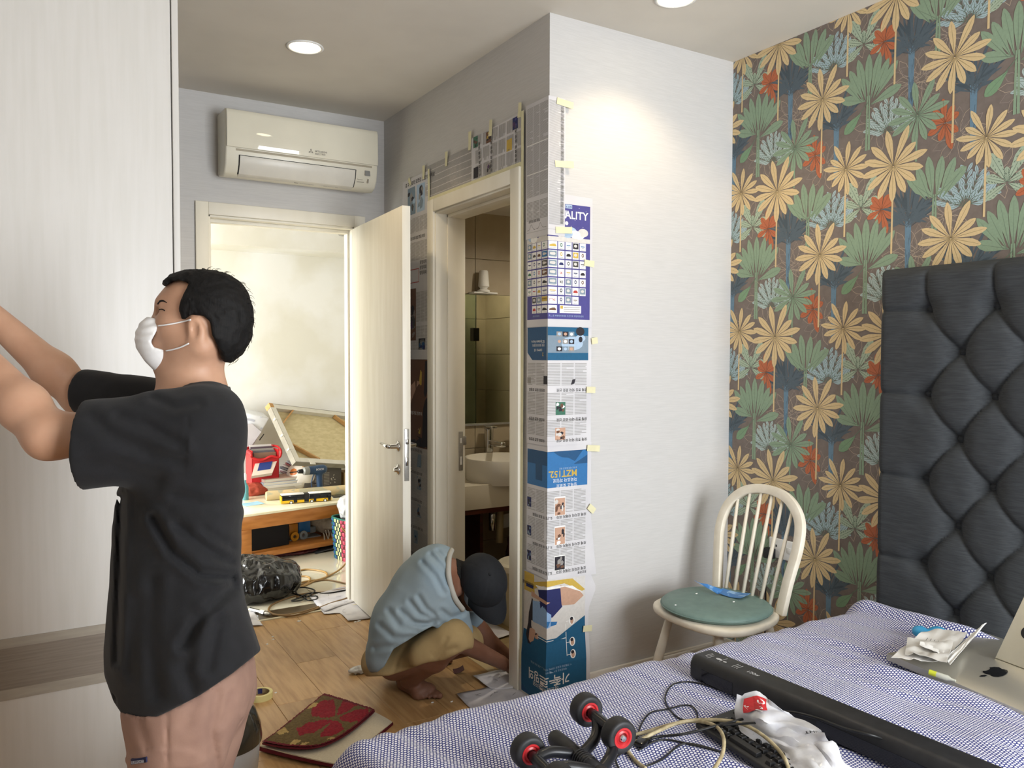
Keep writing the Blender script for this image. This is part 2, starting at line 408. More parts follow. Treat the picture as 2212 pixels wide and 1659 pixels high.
tiles(wb, 'wall_tile', (1.935, YB-0.09, 0.0), (1, 0, 0), (0, 0, 1), 3, 8, 0.405, 0.29, 0.008, m_btile)
wr = wall('wall_bathroom_right', [((3.25, YW+0.1, 0), (3.35, YB-0.09, 2.31))], m_grout)
tiles(wr, 'wall_tile', (3.25, YB-0.09, 0.0), (0, -1, 0), (0, 0, 1), 3, 8, 0.51, 0.29, 0.008, m_btile)
wfr = wall('wall_bathroom_front', [((XS+WT, YW+0.101, 0), (3.25, YW+0.12, 2.31))], m_grout)
tiles(wfr, 'wall_tile', (3.25, YW+0.12, 0.0), (-1, 0, 0), (0, 0, 1), 3, 8, 0.445, 0.29, 0.008, m_btile)

# door casings and linings
def casing(name, mat):
    return None
g = G()                                                        # bedroom door
g.box((0.744, YB-0.018, 0), (DX0, YB, 2.235)).box((DX1, YB-0.018, 0), (1.664, YB, 2.235)).box((DX0, YB-0.018, DZ), (DX1, YB, 2.235))
g.box((DX0, YB-0.008, 0), (DX0+0.010, YB+0.13, DZ)).box((DX1-0.010, YB-0.008, 0), (DX1, YB+0.13, DZ)).box((DX0, YB-0.008, DZ-0.012), (DX1, YB+0.13, DZ))
g.box((DX0+0.010, YB+0.045, 0), (DX0+0.022, YB+0.10, DZ-0.012)).box((DX0+0.010, YB+0.045, DZ-0.030), (DX1-0.010, YB+0.10, DZ-0.012)).box((DX1-0.022, YB+0.045, 0), (DX1-0.010, YB+0.10, DZ-0.03))
tag(g.obj('trim_1', m_trim, bevel=0.0025, smooth=True), kind='structure')
g = G()                                                        # bathroom door
g.box((XS-0.024, 2.863, 0), (XS, BY0, 2.233)).box((XS-0.024, BY1, 0), (XS, 3.763, 2.233)).box((XS-0.024, BY0, DZ), (XS, BY1, 2.233))
g.box((XS-0.012, BY0, 0), (XS+0.152, BY0+0.010, DZ)).box((XS-0.012, BY1-0.010, 0), (XS+0.152, BY1, DZ)).box((XS-0.012, BY0, DZ-0.010), (XS+0.152, BY1, DZ))
g.box((XS+0.05, BY0+0.01, 0), (XS+0.150, BY0+0.024, DZ-0.01)).box((XS+0.05, BY1-0.024, 0), (XS+0.150, BY1-0.01, DZ-0.01)).box((XS+0.05, BY0+0.01, DZ-0.026), (XS+0.150, BY1-0.01, DZ-0.01))
t2 = tag(g.obj('trim_2', m_trim, bevel=0.0025, smooth=True), kind='structure')
m_steel = pm('brushed_steel', '#b9b7b2', 0.28, '#a9a7a3', scale=60, stretch=(1, 1, 8), metal=0.55)
m_chrome = pm('chrome', '#d5d5d5', 0.08, metal=1.0)
g = G().box((XS+0.112, BY1-0.0265, 0.842), (XS+0.136, BY1-0.0235, 1.045)).box((XS+0.136, BY1-0.0265, 0.975), (XS+0.156, BY1-0.0245, 1.02))
sp = g.obj('strike_plate', m_steel, t2, bevel=0.004, smooth=True)
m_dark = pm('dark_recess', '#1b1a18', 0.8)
for z0, z1 in ((0.985, 1.012), (0.872, 0.915)): G().box((XS+0.119, BY1-0.0275, z0), (XS+0.129, BY1-0.026, z1)).obj('strike_hole', m_white if z0 > .9 else m_white, sp)
# baseboards
def bb(name, lo, hi): tag(box(name, lo, hi, m_base, bevel=0.003), kind='structure')
bb('baseboard_side', (XS-0.014, YW-0.014, 0), (XS, 2.863, 0.105))
bb('baseboard_side_far', (XS-0.014, 3.763, 0), (XS, YB-0.02, 0.105))
bb('baseboard_middle', (XS, YW-0.014, 0), (XP, YW, 0.105))
bb('baseboard_back', (0.42, YB-0.014, 0), (0.744, YB, 0.105))
bb('baseboard_right', (XP-0.014, -1.5, 0), (XP, YW-0.014, 0.105))
m_thr = pm('threshold_dark_stone', '#5a4c38', 0.3, '#4a3e2c', scale=9)
g = G().box((0.72, YB-0.04, -0.012), (1.66, YB+0.10, 0.003)); tag(g.obj('trim_3', m_thr, bevel=0.001), kind='structure')
tag(G().box((0.60, YB-0.056, -0.005), (1.66, YB-0.04, 0.006)).obj('trim_4', pm('threshold_strip', '#d8cfb4', 0.35), bevel=0.002, smooth=True), kind='structure')
tag(box('trim_5', (XS-0.02, BY0+0.01, -0.012), (XS+0.02, BY1-0.01, 0.003), pm('bath_sill', '#c8b48c', 0.5), bevel=0.001), kind='structure')

# bedroom door leaf, opened into the room
d1 = bpy.data.objects.new('door_1', None); COL.objects.link(d1); d1.location = (1.588, 4.385, 0.008); d1['kind'] = 'structure'
d1.rotation_euler = (0, 0, math.radians(-3.2))
m_door = pm('door_paint', '#e6e1d4', 0.38, '#dfd9ca', scale=20, stretch=(1, 1, 0.12))
G().box((0, -0.815, 0), (0.042, 0, 2.152)).obj('door_leaf', m_door, d1, bevel=0.002, smooth=True, world=False)
zl = 0.955
G().box((0.008, -0.8175, zl-0.135), (0.033, -0.814, zl+0.120)).obj('lock_plate', m_steel, d1, bevel=0.006, smooth=True, world=False)
G().box((0.014, -0.827, zl+0.045), (0.027, -0.816, zl+0.070)).box((0.014, -0.820, zl-0.06), (0.027, -0.816, zl-0.02)).obj('latch', m_chrome, d1, bevel=0.003, smooth=True, world=False)
for sx, nm in ((-1, 'handle'), (1, 'handle')):
    x0 = 0.0 if sx < 0 else 0.042
    h = G().lathe([(0.026, 0), (0.026, 0.006), (0.012, 0.010), (0.010, 0.045)], 20, (x0, -0.755, zl+0.03), (sx, 0, 0))
    h.tube([(x0+sx*0.045, -0.755, zl+0.03), (x0+sx*0.052, -0.73, zl+0.030), (x0+sx*0.05, -0.64, zl+0.034)], [0.010, 0.011, 0.008], 10)
    h.obj('handle', m_chrome, d1, smooth=True, world=False)
    G().lathe([(0.026, 0), (0.026, 0.007), (0.014, 0.010), (0.012, 0.022), (0.004, 0.024)], 20, (x0, -0.755, zl-0.085), (sx, 0, 0)).obj('key_rose', m_chrome, d1, smooth=True, world=False)
for z in (0.25, 1.05, 1.9):
    G().tube([(0.021, 0.012, z-0.05), (0.021, 0.012, z+0.05)], 0.007, 10).obj('hinge', m_steel, d1, smooth=True, world=False)

# wardrobe with pale doors and a taupe band
wr_ = thing('wardrobe', 'tall pale wardrobe with horizontal taupe band behind the standing man', 'wardrobe', (-0.4, 3.1, 0))
m_ward = pm('wardrobe_laminate', '#d3d0cb', 0.4, '#cfccc6', scale=14, stretch=(4, 4, 0.25), detail=4, bump=0.03, bscale=60, bstretch=(6, 6, .3))
m_wband = pm('wardrobe_band_dark', '#8d8378', 0.5, '#81776c', scale=40, stretch=(0.15, 1, 5), detail=5)
m_wband2 = pm('wardrobe_band_light', '#a79f92', 0.5, '#9d9589', scale=30, stretch=(0.3, 1, 2))
XW, YD = 0.428, 2.80
box('carcass', (-1.24, YD+0.022, 0.0), (XW-0.022, 3.42, 2.785), m_ward, wr_)
box('end_panel', (XW-0.020, YD-0.002, 0.0), (XW, 3.42, 2.785), m_ward, wr_, bevel=0.002)
for k, (a, b) in enumerate(((-1.24, -0.42), (-0.415, XW-0.0235))):
    dr = box('door', (a, YD+0.002, 0.06), (b, YD+0.022, 2.78), m_ward, wr_, bevel=0.001)
    box('band_panel', (a, YD-0.0005, 0.401), (b, YD+0.004, 0.588), m_wband2, dr)
    box('band_inset', (a, YD-0.0012, 0.434), (b, YD+0.002, 0.559), m_wband, dr)

# recessed ceiling lights
m_lamp = pm('lamp_glow', '#fff0c8', 0.5, emit=9.0)
def downlight(label, x, y, z, power, r=0.068, size=125, color=(1.0, 0.80, 0.52)):
    t = thing('ceiling_light', label, 'light', (x, y, z))
    G().lathe([(r+0.012, 0.0), (r+0.014, -0.003), (r+0.004, -0.006), (r-0.002, -0.002), (r-0.002, 0.004)], 40, (x, y, z), cap=False).obj('bezel', m_white, t, smooth=True)
    G().lathe([(0.0001, -0.0025), (r, -0.0025), (r, 0.0)], 40, (x, y, z)).obj('diffuser', m_lamp, t)
    l = bpy.data.lights.new('lamp', 'SPOT'); l.energy = power; l.color = color; l.spot_size = math.radians(size); l.spot_blend = 0.55; l.shadow_soft_size = 0.055
    o = bpy.data.objects.new('lamp', l); COL.objects.link(o); o.parent = t; o.location = (0, 0, -0.02)
downlight('round recessed ceiling light above the air conditioner', 1.063, 3.53, HC, 16)
downlight('round recessed ceiling light at top edge beside patterned wall', 2.125, 2.315, HC, 15)
downlight('round recessed ceiling light inside the bathroom', 2.75, 3.35, 2.31, 30, 0.05, 168, (1.0, 0.90, 0.74))

# split air conditioner on the back wall
ac = thing('air_conditioner', 'white split air conditioner above the open bedroom door', 'air conditioner', (1.26, YB, 2.36))
m_ac = pm('ac_plastic', '#e6e1d0', 0.32, scale=5)
m_acg = pm('ac_gloss_panel', '#e9e4d2', 0.06, scale=4, coat=0.5)
X0, X1 = 0.858, 1.668
def prof(pts, a, b):
    return G().prism([(d, z) for d, z in pts], b-a, np.array([[0, 0, 1.0], [-1.0, 0, 0], [0, 1.0, 0]]), (a, YB, 0))
prof([(0, 2.372), (0.115, 2.352), (0.160, 2.366), (0.190, 2.405), (0.203, 2.470), (0.203, 2.655), (0.19, 2.682), (0, 2.690)], X0, X1).obj('body', m_ac, ac, bevel=0.010, smooth=True, ang=35)
prof([(0.196, 2.488), (0.214, 2.486), (0.217, 2.52), (0.217, 2.652), (0.206, 2.676), (0.196, 2.676)], X0+0.004, X1-0.003).obj('front_panel', m_acg, ac, bevel=0.004, smooth=True)
prof([(0.12, 2.357), (0.163, 2.3655), (0.193, 2.4075), (0.2042, 2.452), (0.19, 2.452), (0.15, 2.39)], X0+0.065, X1-0.125).obj('vent_slot', m_dark, ac)
prof([(0.132, 2.3555), (0.167, 2.3635), (0.1965, 2.407), (0.2068, 2.449), (0.199, 2.449), (0.186, 2.414), (0.150, 2.372)], X0+0.070, X1-0.130).obj('louver', pm('ac_louver', '#d9d5cb', 0.35), ac, bevel=0.002, smooth=True)
prof([(0.19, 2.470), (0.2045, 2.472), (0.2050, 2.482), (0.19, 2.484)], X0+0.05, X1-0.035).obj('groove', pm('ac_groove', '#a9a08c', 0.5), ac)
m_acprint = flat('#8f8a80')
def print_on(parent, name, items, o, du, dv, n, mats):        # items: (verts2d, faces, matindex) laid on a plane
    g = G(); o, du, dv, n = map(lambda q: np.asarray(q, float), (o, du, dv, n))
    for v, f, mi in items: g.add([o+du*x+dv*y+n for x, y in v], f, mi)
    q = g.obj(name, mats, parent); q['kind'] = 'stuff'; return q
def tx(s, size, x, y, mi=0, bold=False, sx=1.0):
    v, f = text2d(s, bold); return ([(x+a*size*sx, y+b*size) for a, b in v], f, mi)
def rc(x0, y0, x1, y1, mi=0): return ([(x0, y0), (x1, y0), (x1, y1), (x0, y1)], [(0, 1, 2, 3)], mi)
def dia(cx, cy, w, h, a, mi=0):
    c, s = math.cos(a), math.sin(a); return ([(cx+c*p-s*q, cy+s*p+c*q) for p, q in ((0, 0), (w, h), (2*w, 0), (w, -h))], [(0, 1, 2, 3)], mi)
lg = [dia(0, 0, 0.0075, 0.0045, math.radians(a)) for a in (90, 210, 330)]+[tx('MITSUBISHI', 0.013, 0.022, 0.000, bold=True), tx('ELECTRIC', 0.013, 0.022, -0.013, bold=True)]
print_on(ac, 'logo', lg, (X0+0.43, YB-0.217, 2.514), (1, 0, 0), (0, 0, 1), (0, -0.0006, 0), [m_acprint])
print_on(ac, 'display', [rc(0, 0, 0.030, 0.030)], (X1-0.075, YB-0.204, 2.425), (1, 0, 0), (0, 0.16, 0.98), (0, -0.002, 0), [flat('#8d8c8a')])
print_on(ac, 'marking', [tx('MITSUBISHI ELECTRIC', 0.008, 0.03, 0, bold=True), rc(0, 0, .022, .007), tx('Super Inverter  R32', 0.010, 0.16, 0)], (X0+0.36, YB-0.140, 2.356), (1, 0, 0), (0, -0.9, 0.3), (0, -0.002, -0.002), [m_acprint])
print_on(ac, 'marking', [tx('Inverter', 0.010, 0, 0), rc(0.06, -0.012, 0.066, 0.01), rc(0, -0.012, 0.04, -0.009)], (X1-0.118, YB-0.1935, 2.400), (1, 0, 0), (0, -0.30, 0.95), (0, -0.004, 0), [m_acprint])
# ------------------------------------------------------------------ patterned wall: palms printed on brown paper
m_brown = pm('wallpaper_brown', '#7c716a', 0.7, '#756a63', scale=40, stretch=(1, 1, 1), bump=0.12, bscale=160, detail=2)
wrt = wall('wall_right', [((XP, -1.6, 0), (XP+0.1, YW+0.1, HC))], m_brown)
INK = ['#958981', '#55626b', '#6a879b', '#a6bcc2', '#b2c3c0', '#8ba187', '#6d806c', '#b96a48', '#8a4e32', '#dac193', '#9c8760', '#a9b9a2', '#687868', '#b3a28f', '#48545c', '#7d9c7a']
inkm = [pm('wallprint_'+c[1:], c, 0.68, scale=120, detail=2) for c in INK]
TU, TV = 0.5485, 0.636
MOT = []                                                       # (layer, ink, polygon) in tile units: u to the right (-y), v up
def leafp(cx, cy, a, L, w, ink, lay, base=0.08, tip=0.55, vein=None, notch=0.0):
    c, s = math.cos(a), math.sin(a); pts = []
    prof = [(0, 0.06), (0.2, 0.34), (0.42, 0.74), (tip+0.1, 1.0), (0.84, 0.78), (0.95, 0.36)]
    up = [(t*L, h*w/2) for t, h in prof]; dn = [(t*L, -h*w/2) for t, h in prof]
    tipp = [(L, 0.0)] if not notch else [(L*(1-notch), 0.10*w), (L*1.0, 0.0)]
    for x, y in up+tipp+dn[::-1]: pts.append((cx+c*(x+base)-s*y, cy+s*(x+base)+c*y))
    MOT.append((lay, ink, pts))
    if vein is not None:
        q = 0.0011; MOT.append((lay+0.3, vein, [(cx+c*(x+base)-s*y, cy+s*(x+base)+c*y) for x, y in ((0, -q), (L*0.9, -q*0.4), (L*0.9, q*0.4), (0, q))]))
def strip(x0, y0, x1, y1, w0, w1, ink, lay):
    d = nrm((x1-x0, y1-y0, 0)); n = (-d[1], d[0])
    MOT.append((lay, ink, [(x0+n[0]*w0/2, y0+n[1]*w0/2), (x0-n[0]*w0/2, y0-n[1]*w0/2), (x1-n[0]*w1/2, y1-n[1]*w1/2), (x1+n[0]*w1/2, y1+n[1]*w1/2)]))
def U(y): return -y
R_ = random.Random(11)
def starpalm(y, z, r, ink, vein, stem, lay, angs, wf=0.235, stemw=0.008):
    u = U(y)
    strip(u, z, u-0.002, z-stem, stemw*0.8, stemw, ink, lay-0.2)
    for k, (a, l) in enumerate(angs): leafp(u, z, math.radians(a), r*l, r*wf, ink, lay+0.01*k, base=0.004, vein=vein)
YA = [(97, 1.08), (62, 1.16), (131, 1.0), (34, .86), (157, .98), (9, 1.05), (183, 1.02), (-17, .92), (209, .98), (-43, .86), (-70, .90), (237, 1.0), (264, 1.04)]
starpalm(2.180, 2.497, 0.118, 9, 10, 0.30, 6, YA)
starpalm(1.858, 2.161, 0.128, 9, 10, 0.33, 6.4, [(a+5, l) for a, l in YA])
starpalm(2.064, 2.190, 0.098, 9, 10, 0.27, 6.2, [(180-a, l) for a, l in YA])
starpalm(1.766, 2.329, 0.112, 5, 6, 0.17, 4.5, YA, 0.235, 0.007)
def fan(y, z, h, ink, vein, lay, stem, n=7, spread=68, side=True):
    u = U(y)
    for q in (-0.006, 0.006): strip(u+q*0.7, z+0.01, u+q, z-stem, 0.006, 0.010, ink, lay-0.2)
    for k in range(n):
        t = (k-(n-1)/2)/((n-1)/2); a = 90-t*spread*0.62; leafp(u+t*0.030, z-0.005, math.radians(a), h*(1-0.2*abs(t)-0.05*(k%2)), 0.034, ink, lay+0.01*k, base=0.0, vein=vein)
    if side:
        leafp(u, z-0.03, math.radians(18), h*0.72, 0.040, ink, lay+.1, base=0.012, vein=vein); leafp(u, z-0.01, math.radians(165), h*0.62, 0.040, ink, lay+.1, base=0.012, vein=vein)
fan(2.243, 2.653, 0.165, 5, 6, 4.0, 0.13, 6, 60, False)
leafp(U(2.243), 2.650, math.radians(142), 0.115, 0.045, 5, 4.05, 0.0, vein=6); leafp(U(2.243), 2.652, math.radians(38), 0.145, 0.04, 5, 4.05, 0.0, vein=6)
fan(1.969, 2.444, 0.185, 5, 6, 4.2, 0.20, 7, 62)
leafp(U(1.969)-0.03, 2.395, math.radians(222), 0.10, 0.042, 15, 4.3, 0.0, vein=6)
strip(U(1.969), 2.43, U(1.969)-0.04, 2.39, 0.003, 0.003, 6, 4.2)
for y, z, sc in ((1.904, 2.641, 1.0), (2.21, 2.274, 1.05)):
    for a, l in ((96, 1.0), (60, .72), (128, .8), (28, .62), (158, .62), (205, .78), (252, .7), (285, 1.15), (320, .7)):
        leafp(U(y), z, math.radians(a), 0.082*l*sc, 0.026, 7, 5.0+a*0.0005, 0.003, vein=8)
for y, z in ((1.794, 2.554), (2.111, 2.344)):                 # dark feathery crowns on blue trunks
    u = U(y); strip(u, z+0.04, u, z-0.19, 0.026, 0.018, 2, 2.0)
    for k in range(46):
        a = math.radians(R_.uniform(20, 160)); l = R_.uniform(0.07, 0.165)*(0.7+0.3*abs(math.sin(a))); leafp(u+R_.uniform(-0.012, 0.012), z+R_.uniform(0, 0.05), a, l, 0.010, 1 if k % 3 else 14, 2.2+0.002*k, 0.0)
    for k in range(18):
        a = math.radians(R_.choice((R_.uniform(-25, 20), R_.uniform(160, 205)))); leafp(u, z+R_.uniform(0.02, 0.07), a, R_.uniform(0.05, 0.10), 0.008, 1, 2.3, 0.0)
    for k in range(16):
        q = R_.uniform(-0.011, 0.011); zz = z-R_.uniform(0, 0.17); strip(u+q, zz, u+q*0.7, zz-0.03, 0.0016, 0.0006, 14, 2.6)
for y, z, ink, sc in ((2.13, 2.60, 3, 1.0), (1.882, 2.29, 4, 0.9)):   # pale feather plants
    u = U(y)
    for br in range(7):
        a0 = math.radians(90+(br-3)*22); L0 = 0.125*sc*(1-0.08*abs(br-3)); strip(u, z, u+math.cos(a0)*L0, z+math.sin(a0)*L0, 0.0022, 0.001, 12, 3.0)
        for k in range(5):
            t = (k+1.2)/5.6; bx, by = u+math.cos(a0)*L0*t, z+math.sin(a0)*L0*t
            for sg in (-1, 1): leafp(bx, by, a0+sg*0.55, 0.040*sc, 0.013, ink, 3.1+0.01*k, 0.0, vein=12)
for y, z in ((1.993, 2.66),):                                  # pale green spotted plant
    u = U(y)
    for a, l, w in ((62, .13, .040), (118, .12, .040), (92, .05, .022), (22, .08, .034), (158, .075, .034), (-32, .085, .034), (212, .085, .034)):
        leafp(u, z, math.radians(a), l, w, 11, 3.6, 0.004, vein=12)
        ca, sa = math.cos(math.radians(a)), math.sin(math.radians(a))
        for k in range(5):
            for sg in (-1, 1):
                t = l*(0.25+0.14*k); q = sg*w*0.22; x, yy = u+ca*t-sa*q, z+sa*t+ca*q; strip(x-0.004*ca-0.003*sg*sa, yy-0.004*sa+0.003*sg*ca, x+0.004*ca, yy+0.004*sa, 0.0034, 0.001, 12, 3.95)
for y, z, r in ((2.30, 2.46, 0.105), (1.93, 2.33, 0.10), (2.02, 2.06, 0.09), (1.79, 2.45, 0.11), (2.20, 2.58, 0.08), (2.16, 2.22, .10)):   # outline palms
    u = U(y)
    for k in range(13):
        a = math.radians(k*360/13+7); c, s = math.cos(a), math.sin(a); w = r*0.13; pr = [(0.12*r, 0), (0.4*r, w), (0.75*r, w*1.1), (r, 0), (0.75*r, -w*1.1), (0.4*r, -w)]
        P = [(u+c*x-s*yy, z+s*x+c*yy) for x, yy in pr]
        for q in range(6): p0, p1 = P[q], P[(q+1) % 6]; strip(p0[0], p0[1], p1[0], p1[1], 0.0017, 0.0017, 0 if k % 2 else 13, 1.0)
def clip(poly, ax, val, keep_less):
    out = []; n = len(poly)
    for i in range(n):
        a, b = poly[i], poly[(i+1) % n]; ia = (a[ax] <= val) == keep_less; ib = (b[ax] <= val) == keep_less
        if ia: out.append(a)
        if ia != ib:
            t = (val-a[ax])/(b[ax]-a[ax]); out.append((a[0]+(b[0]-a[0])*t, a[1]+(b[1]-a[1])*t))
    return out
gp = G(); UMIN, UMAX = -YW+0.0005, -0.2
for i in range(-3, 6):
    for j in range(-6, 3):
        ou, ov = i*TU, j*TV
        for mk, (lay, ink, poly) in enumerate(MOT):
            P = [(x+ou, y+ov) for x, y in poly]
            xs = [p[0] for p in P]; ys = [p[1] for p in P]
            if max(xs) < UMIN or min(xs) > UMAX or max(ys) < 0.1 or min(ys) > HC: continue
            if min(xs) < UMIN: P = clip(P, 0, UMIN, False)
            if max(xs) > UMAX: P = clip(P, 0, UMAX, True)
            if max(ys) > HC and P: P = clip(P, 1, HC-0.0005, True)
            if min(ys) < 0.1 and P: P = clip(P, 1, 0.1, False)
            if len(P) < 3: continue
            off = XP-0.0002-lay*0.00012-(mk % 150)*1e-6
            gp.v += [(off, -x, y) for x, y in P]; n = len(gp.v); gp.f.append(tuple(range(n-len(P), n))); gp.m.append(ink)
me = bpy.data.meshes.new('palm_print'); me.from_pydata(gp.v, [], gp.f)
for m in inkm: me.materials.append(m)
me.polygons.foreach_set('material_index', gp.m); me.update()
po = bpy.data.objects.new('palm_print', me); COL.objects.link(po); po.parent = wrt; po['kind'] = 'stuff'

# ------------------------------------------------------------------ newspaper sheets taped round the bathroom corner
m_news = pm('newsprint', '#d3d1d3', 0.8, '#cac8cb', scale=6)
m_newsd = pm('newsprint_grey', '#b5b0ac', 0.8, '#aaa5a2', scale=40, stretch=(1, 1, 4))
m_tape = pm('masking_tape', '#e0dab4', 0.6, scale=30)
def SURF(s, z, off):                                           # s < 0: bathroom side wall, s > 0: middle wall
    if s < -off: return V(XS-off, YW-s, z)
    if s > off: return V(XS+s, YW-off, z)
    if s <= 0: return V(XS-off, YW-off*(1+s/off), z)
    return V(XS-off*(1-s/off), YW-off, z)
NCOL = ['#4a4846', '#a5a3a1', '#2f6fa8', '#4a4689', '#22285e', '#f0efec', '#b23a34', '#6b4a38', '#7d8f9e', '#c9a94a', '#1d4f7a', '#c39b83', '#26222a', '#8fb0d8', '#94908c', '#3d6f5a', '#17597e', '#a9bfd6', '#d3cfca', '#51305c']
ncm = [pm('newsink_'+c[1:], c, 0.65, scale=90) for c in NCOL]
class Sheet:
    def __init__(s, off, amp=0.0015, seed=0, wl=7.0, foot=0.0): s.foot = foot; s.it = []; s.off = off; s.amp = amp; s.seed = seed; s.wl = wl
    def o(s, a, z): return s.off+s.foot*min(1, max(0, (.30-z)/.12))+s.amp*(1+math.sin(a*s.wl*2.3+s.seed*3.1+1.7*math.sin(z*s.wl*.9+s.seed))*math.sin(z*s.wl*1.9+s.seed*1.3))
    def P(s, a, z, e=0.0): return SURF(a, z, s.o(a, z)+e)
    def rect(s, a0, z0, a1, z1, c, lay=1):
        cuts = [a0]+([0.0] if a0 < 0 < a1 else [])+[a1]
        n = max(1, int(abs(z1-z0)/0.05))
        for x0, x1 in zip(cuts, cuts[1:]):
            m = max(1, int((x1-x0)/0.05))
            for i in range(m):
                for k in range(n):
                    p, q = x0+(x1-x0)*i/m, x0+(x1-x0)*(i+1)/m; y, w = z0+(z1-z0)*k/n, z0+(z1-z0)*(k+1)/n
                    s.it.append(([(p, y), (q, y), (q, w), (p, w)], [(0, 1, 2, 3)], c, lay))
    def poly(s, pts, c, lay=1):
        xs = [p[0] for p in pts]
        for q in ([pts] if not min(xs) < 0 < max(xs) else [clip(pts, 0, 0.0, True), clip(pts, 0, 0.0, False)]):
            if len(q) > 2: s.it.append((q, [tuple(range(len(q)))], c, lay))
    def disc(s, a, z, ra, rz, c, lay=1, n=14): s.poly([(a+ra*math.cos(2*math.pi*k/n), z+rz*math.sin(2*math.pi*k/n)) for k in range(n)], c, lay)
    def text(s, t, size, a, z, c, bold=False, flip=False, lay=2, rot90=False, sx=1.0):
        v, f = text2d(t, bold); g = -1 if flip else 1
        pts = [(a-q*size, z+p*size*sx) if rot90 else (a+g*p*size*sx, z+g*q*size) for p, q in v]; xs = [p[0] for p in pts]
        if min(xs) < 0 < max(xs):
            for q in f: s.poly([pts[k] for k in q], c, lay)
        else: s.it.append((pts, f, c, lay))
    def column(s, a0, a1, z0, z1, pitch=0.0062, h=0.0030, c=1, rnd=None, rot90=False):
        r = rnd or R_
        if rot90:
            a = a0
            while a < a1-h: 
                b = z0+(z1-z0)*r.choice((0, 0, 0, 0.2)); s.rect(a, b, a+h, z1, c); a += pitch
            return
        z = z0
        while z < z1-h:
            if a0 < 0 < a1: s.rect(a0, z, a1, z+h, c)
            else:
                e = a1 if r.random() > .12 else a0+(a1-a0)*r.uniform(.4, .9); s.it.append(([(a0, z), (e, z), (e, z+h), (a0, z+h)], [(0, 1, 2, 3)], c, 1))
            z += pitch
    def photo(s, a0, z0, a1, z1, cs, rnd=None):
        r = rnd or R_; s.rect(a0, z0, a1, z1, cs[0], 1.5)
        for k in range(7):
            w = (a1-a0)*r.uniform(.15, .45); h = (z1-z0)*r.uniform(.15, .45); a = r.uniform(a0, a1-w); z = r.uniform(z0, z1-h)
            if a < 0 < a+w: continue
            s.poly([(a, z), (a+w*.7, z+h*.1), (a+w, z+h*.6), (a+w*.5, z+h), (a, z+h*.7)], cs[1+k % (len(cs)-1)], 1.6+0.05*k)
    def build(s, label, a0, a1, z0, z1, mat=None, edge=None, drop=0, group=None):
        cuts = sorted(set([round(a0+(a1-a0)*i/14, 4) for i in range(15)]+([-s.off, 0.0, s.off] if a0 < -s.off and a1 > s.off else [])))
        nz = max(4, int((z1-z0)/0.02)); g = G()
        def fn(u, v):
            i = int(round(u*(len(cuts)-1))); a = cuts[i]; z = z0+(z1-z0)*v
            if edge: a, z = edge(a, z, u, v)
            return s.P(a, z)
        g.sheet(fn, len(cuts)-1, nz, 0.0006)
        c = (a0+a1)/2; o = g.obj('newspaper_sheet', mat or m_news, smooth='auto')
        tag(o, label, 'newspaper', 'newspaper sheets taped round the bathroom doorway')
        p = G()
        for pts, f, c, lay in s.it: p.add([s.P(a, z, (0.0014+0.0004*lay) if s.foot else (0.0005+0.00025*lay)) for a, z in pts], f, c)
        if s.it:
            q = p.obj('print', ncm, o); q['kind'] = 'stuff'
        return o
rn = random.Random(3)
def article_block(S, a0, a1, z0, z1, ncol, flip=True, photo=None, head=None):
    w = (a1-a0)/ncol
    for k in range(ncol): S.column(a0+w*k+0.002, a0+w*(k+1)-0.003, z0, z1, rnd=rn)

# far strip beside the door leaf (three sheets)
S = Sheet(0.004, 0.002, 1)
S.photo(-1.375, 2.20, -1.275, 2.345, [8, 14, 12, 17, 0], rn); S.photo(-1.255, 2.20, -1.155, 2.345, [17, 14, 12, 8, 1], rn)
S.text('최 방이 라는 사을지 불사람 못한다', 0.026, -1.41, 2.357, 0, True)
for z0, z1 in ((2.10, 2.18), (1.95, 2.05), (1.62, 1.78), (1.47, 1.60)):
    article_block(S, -1.43, -1.11, z0, z1, 6)
S.text('대통령실 새 수장 인선 발표 임박', 0.020, -1.42, 2.062, 0, True); S.photo(-1.125, 2.10, -1.10, 2.15, [12, 11], rn); S.photo(-1.125, 2.00, -1.10, 2.045, [12, 11], rn)
S.rect(-1.40, 1.83, -1.23, 1.834, 6); S.rect(-1.40, 1.90, -1.23, 1.904, 6); S.rect(-1.234, 1.83, -1.23, 1.904, 6)
for k in range(3): S.text('학력란없 이력', 0.022, -1.22, 1.925-0.028*k, 0, True)
S.photo(-1.42, 1.52, -1.27, 1.80, [7, 12, 19, 0], rn); S.photo(-1.235, 1.47, -1.15, 1.53, [12, 4, 10], rn)
S.build('newspaper sheet with two tower photos beside the door edge', -1.45, -1.098, 1.42, 2.395)
S = Sheet(0.003, 0.002, 2); S.rect(-1.448, 0.945, -1.100, 1.418, 7); S.poly([(-1.42, 1.0), (-1.22, 1.02), (-1.20, 1.36), (-1.40, 1.38)], 9, 1.5); S.poly([(-1.40, 1.03), (-1.24, 1.04), (-1.23, 1.30), (-1.39, 1.32)], 11, 1.6)
S.poly([(-1.2, 0.95), (-1.105, 0.95), (-1.105, 1.41), (-1.16, 1.41)], 12, 1.6); S.poly([(-1.44, .95), (-1.2, .95), (-1.2, 1.0), (-1.44, 1.02)], 12, 1.7); S.text('고급 원목가구 특별전', 0.022, -1.39, 1.12, 5)
S.build('dark brown furniture advertisement sheet behind the door handle', -1.45, -1.098, 0.94, 1.42)
S = Sheet(0.004, 0.004, 3, 11)
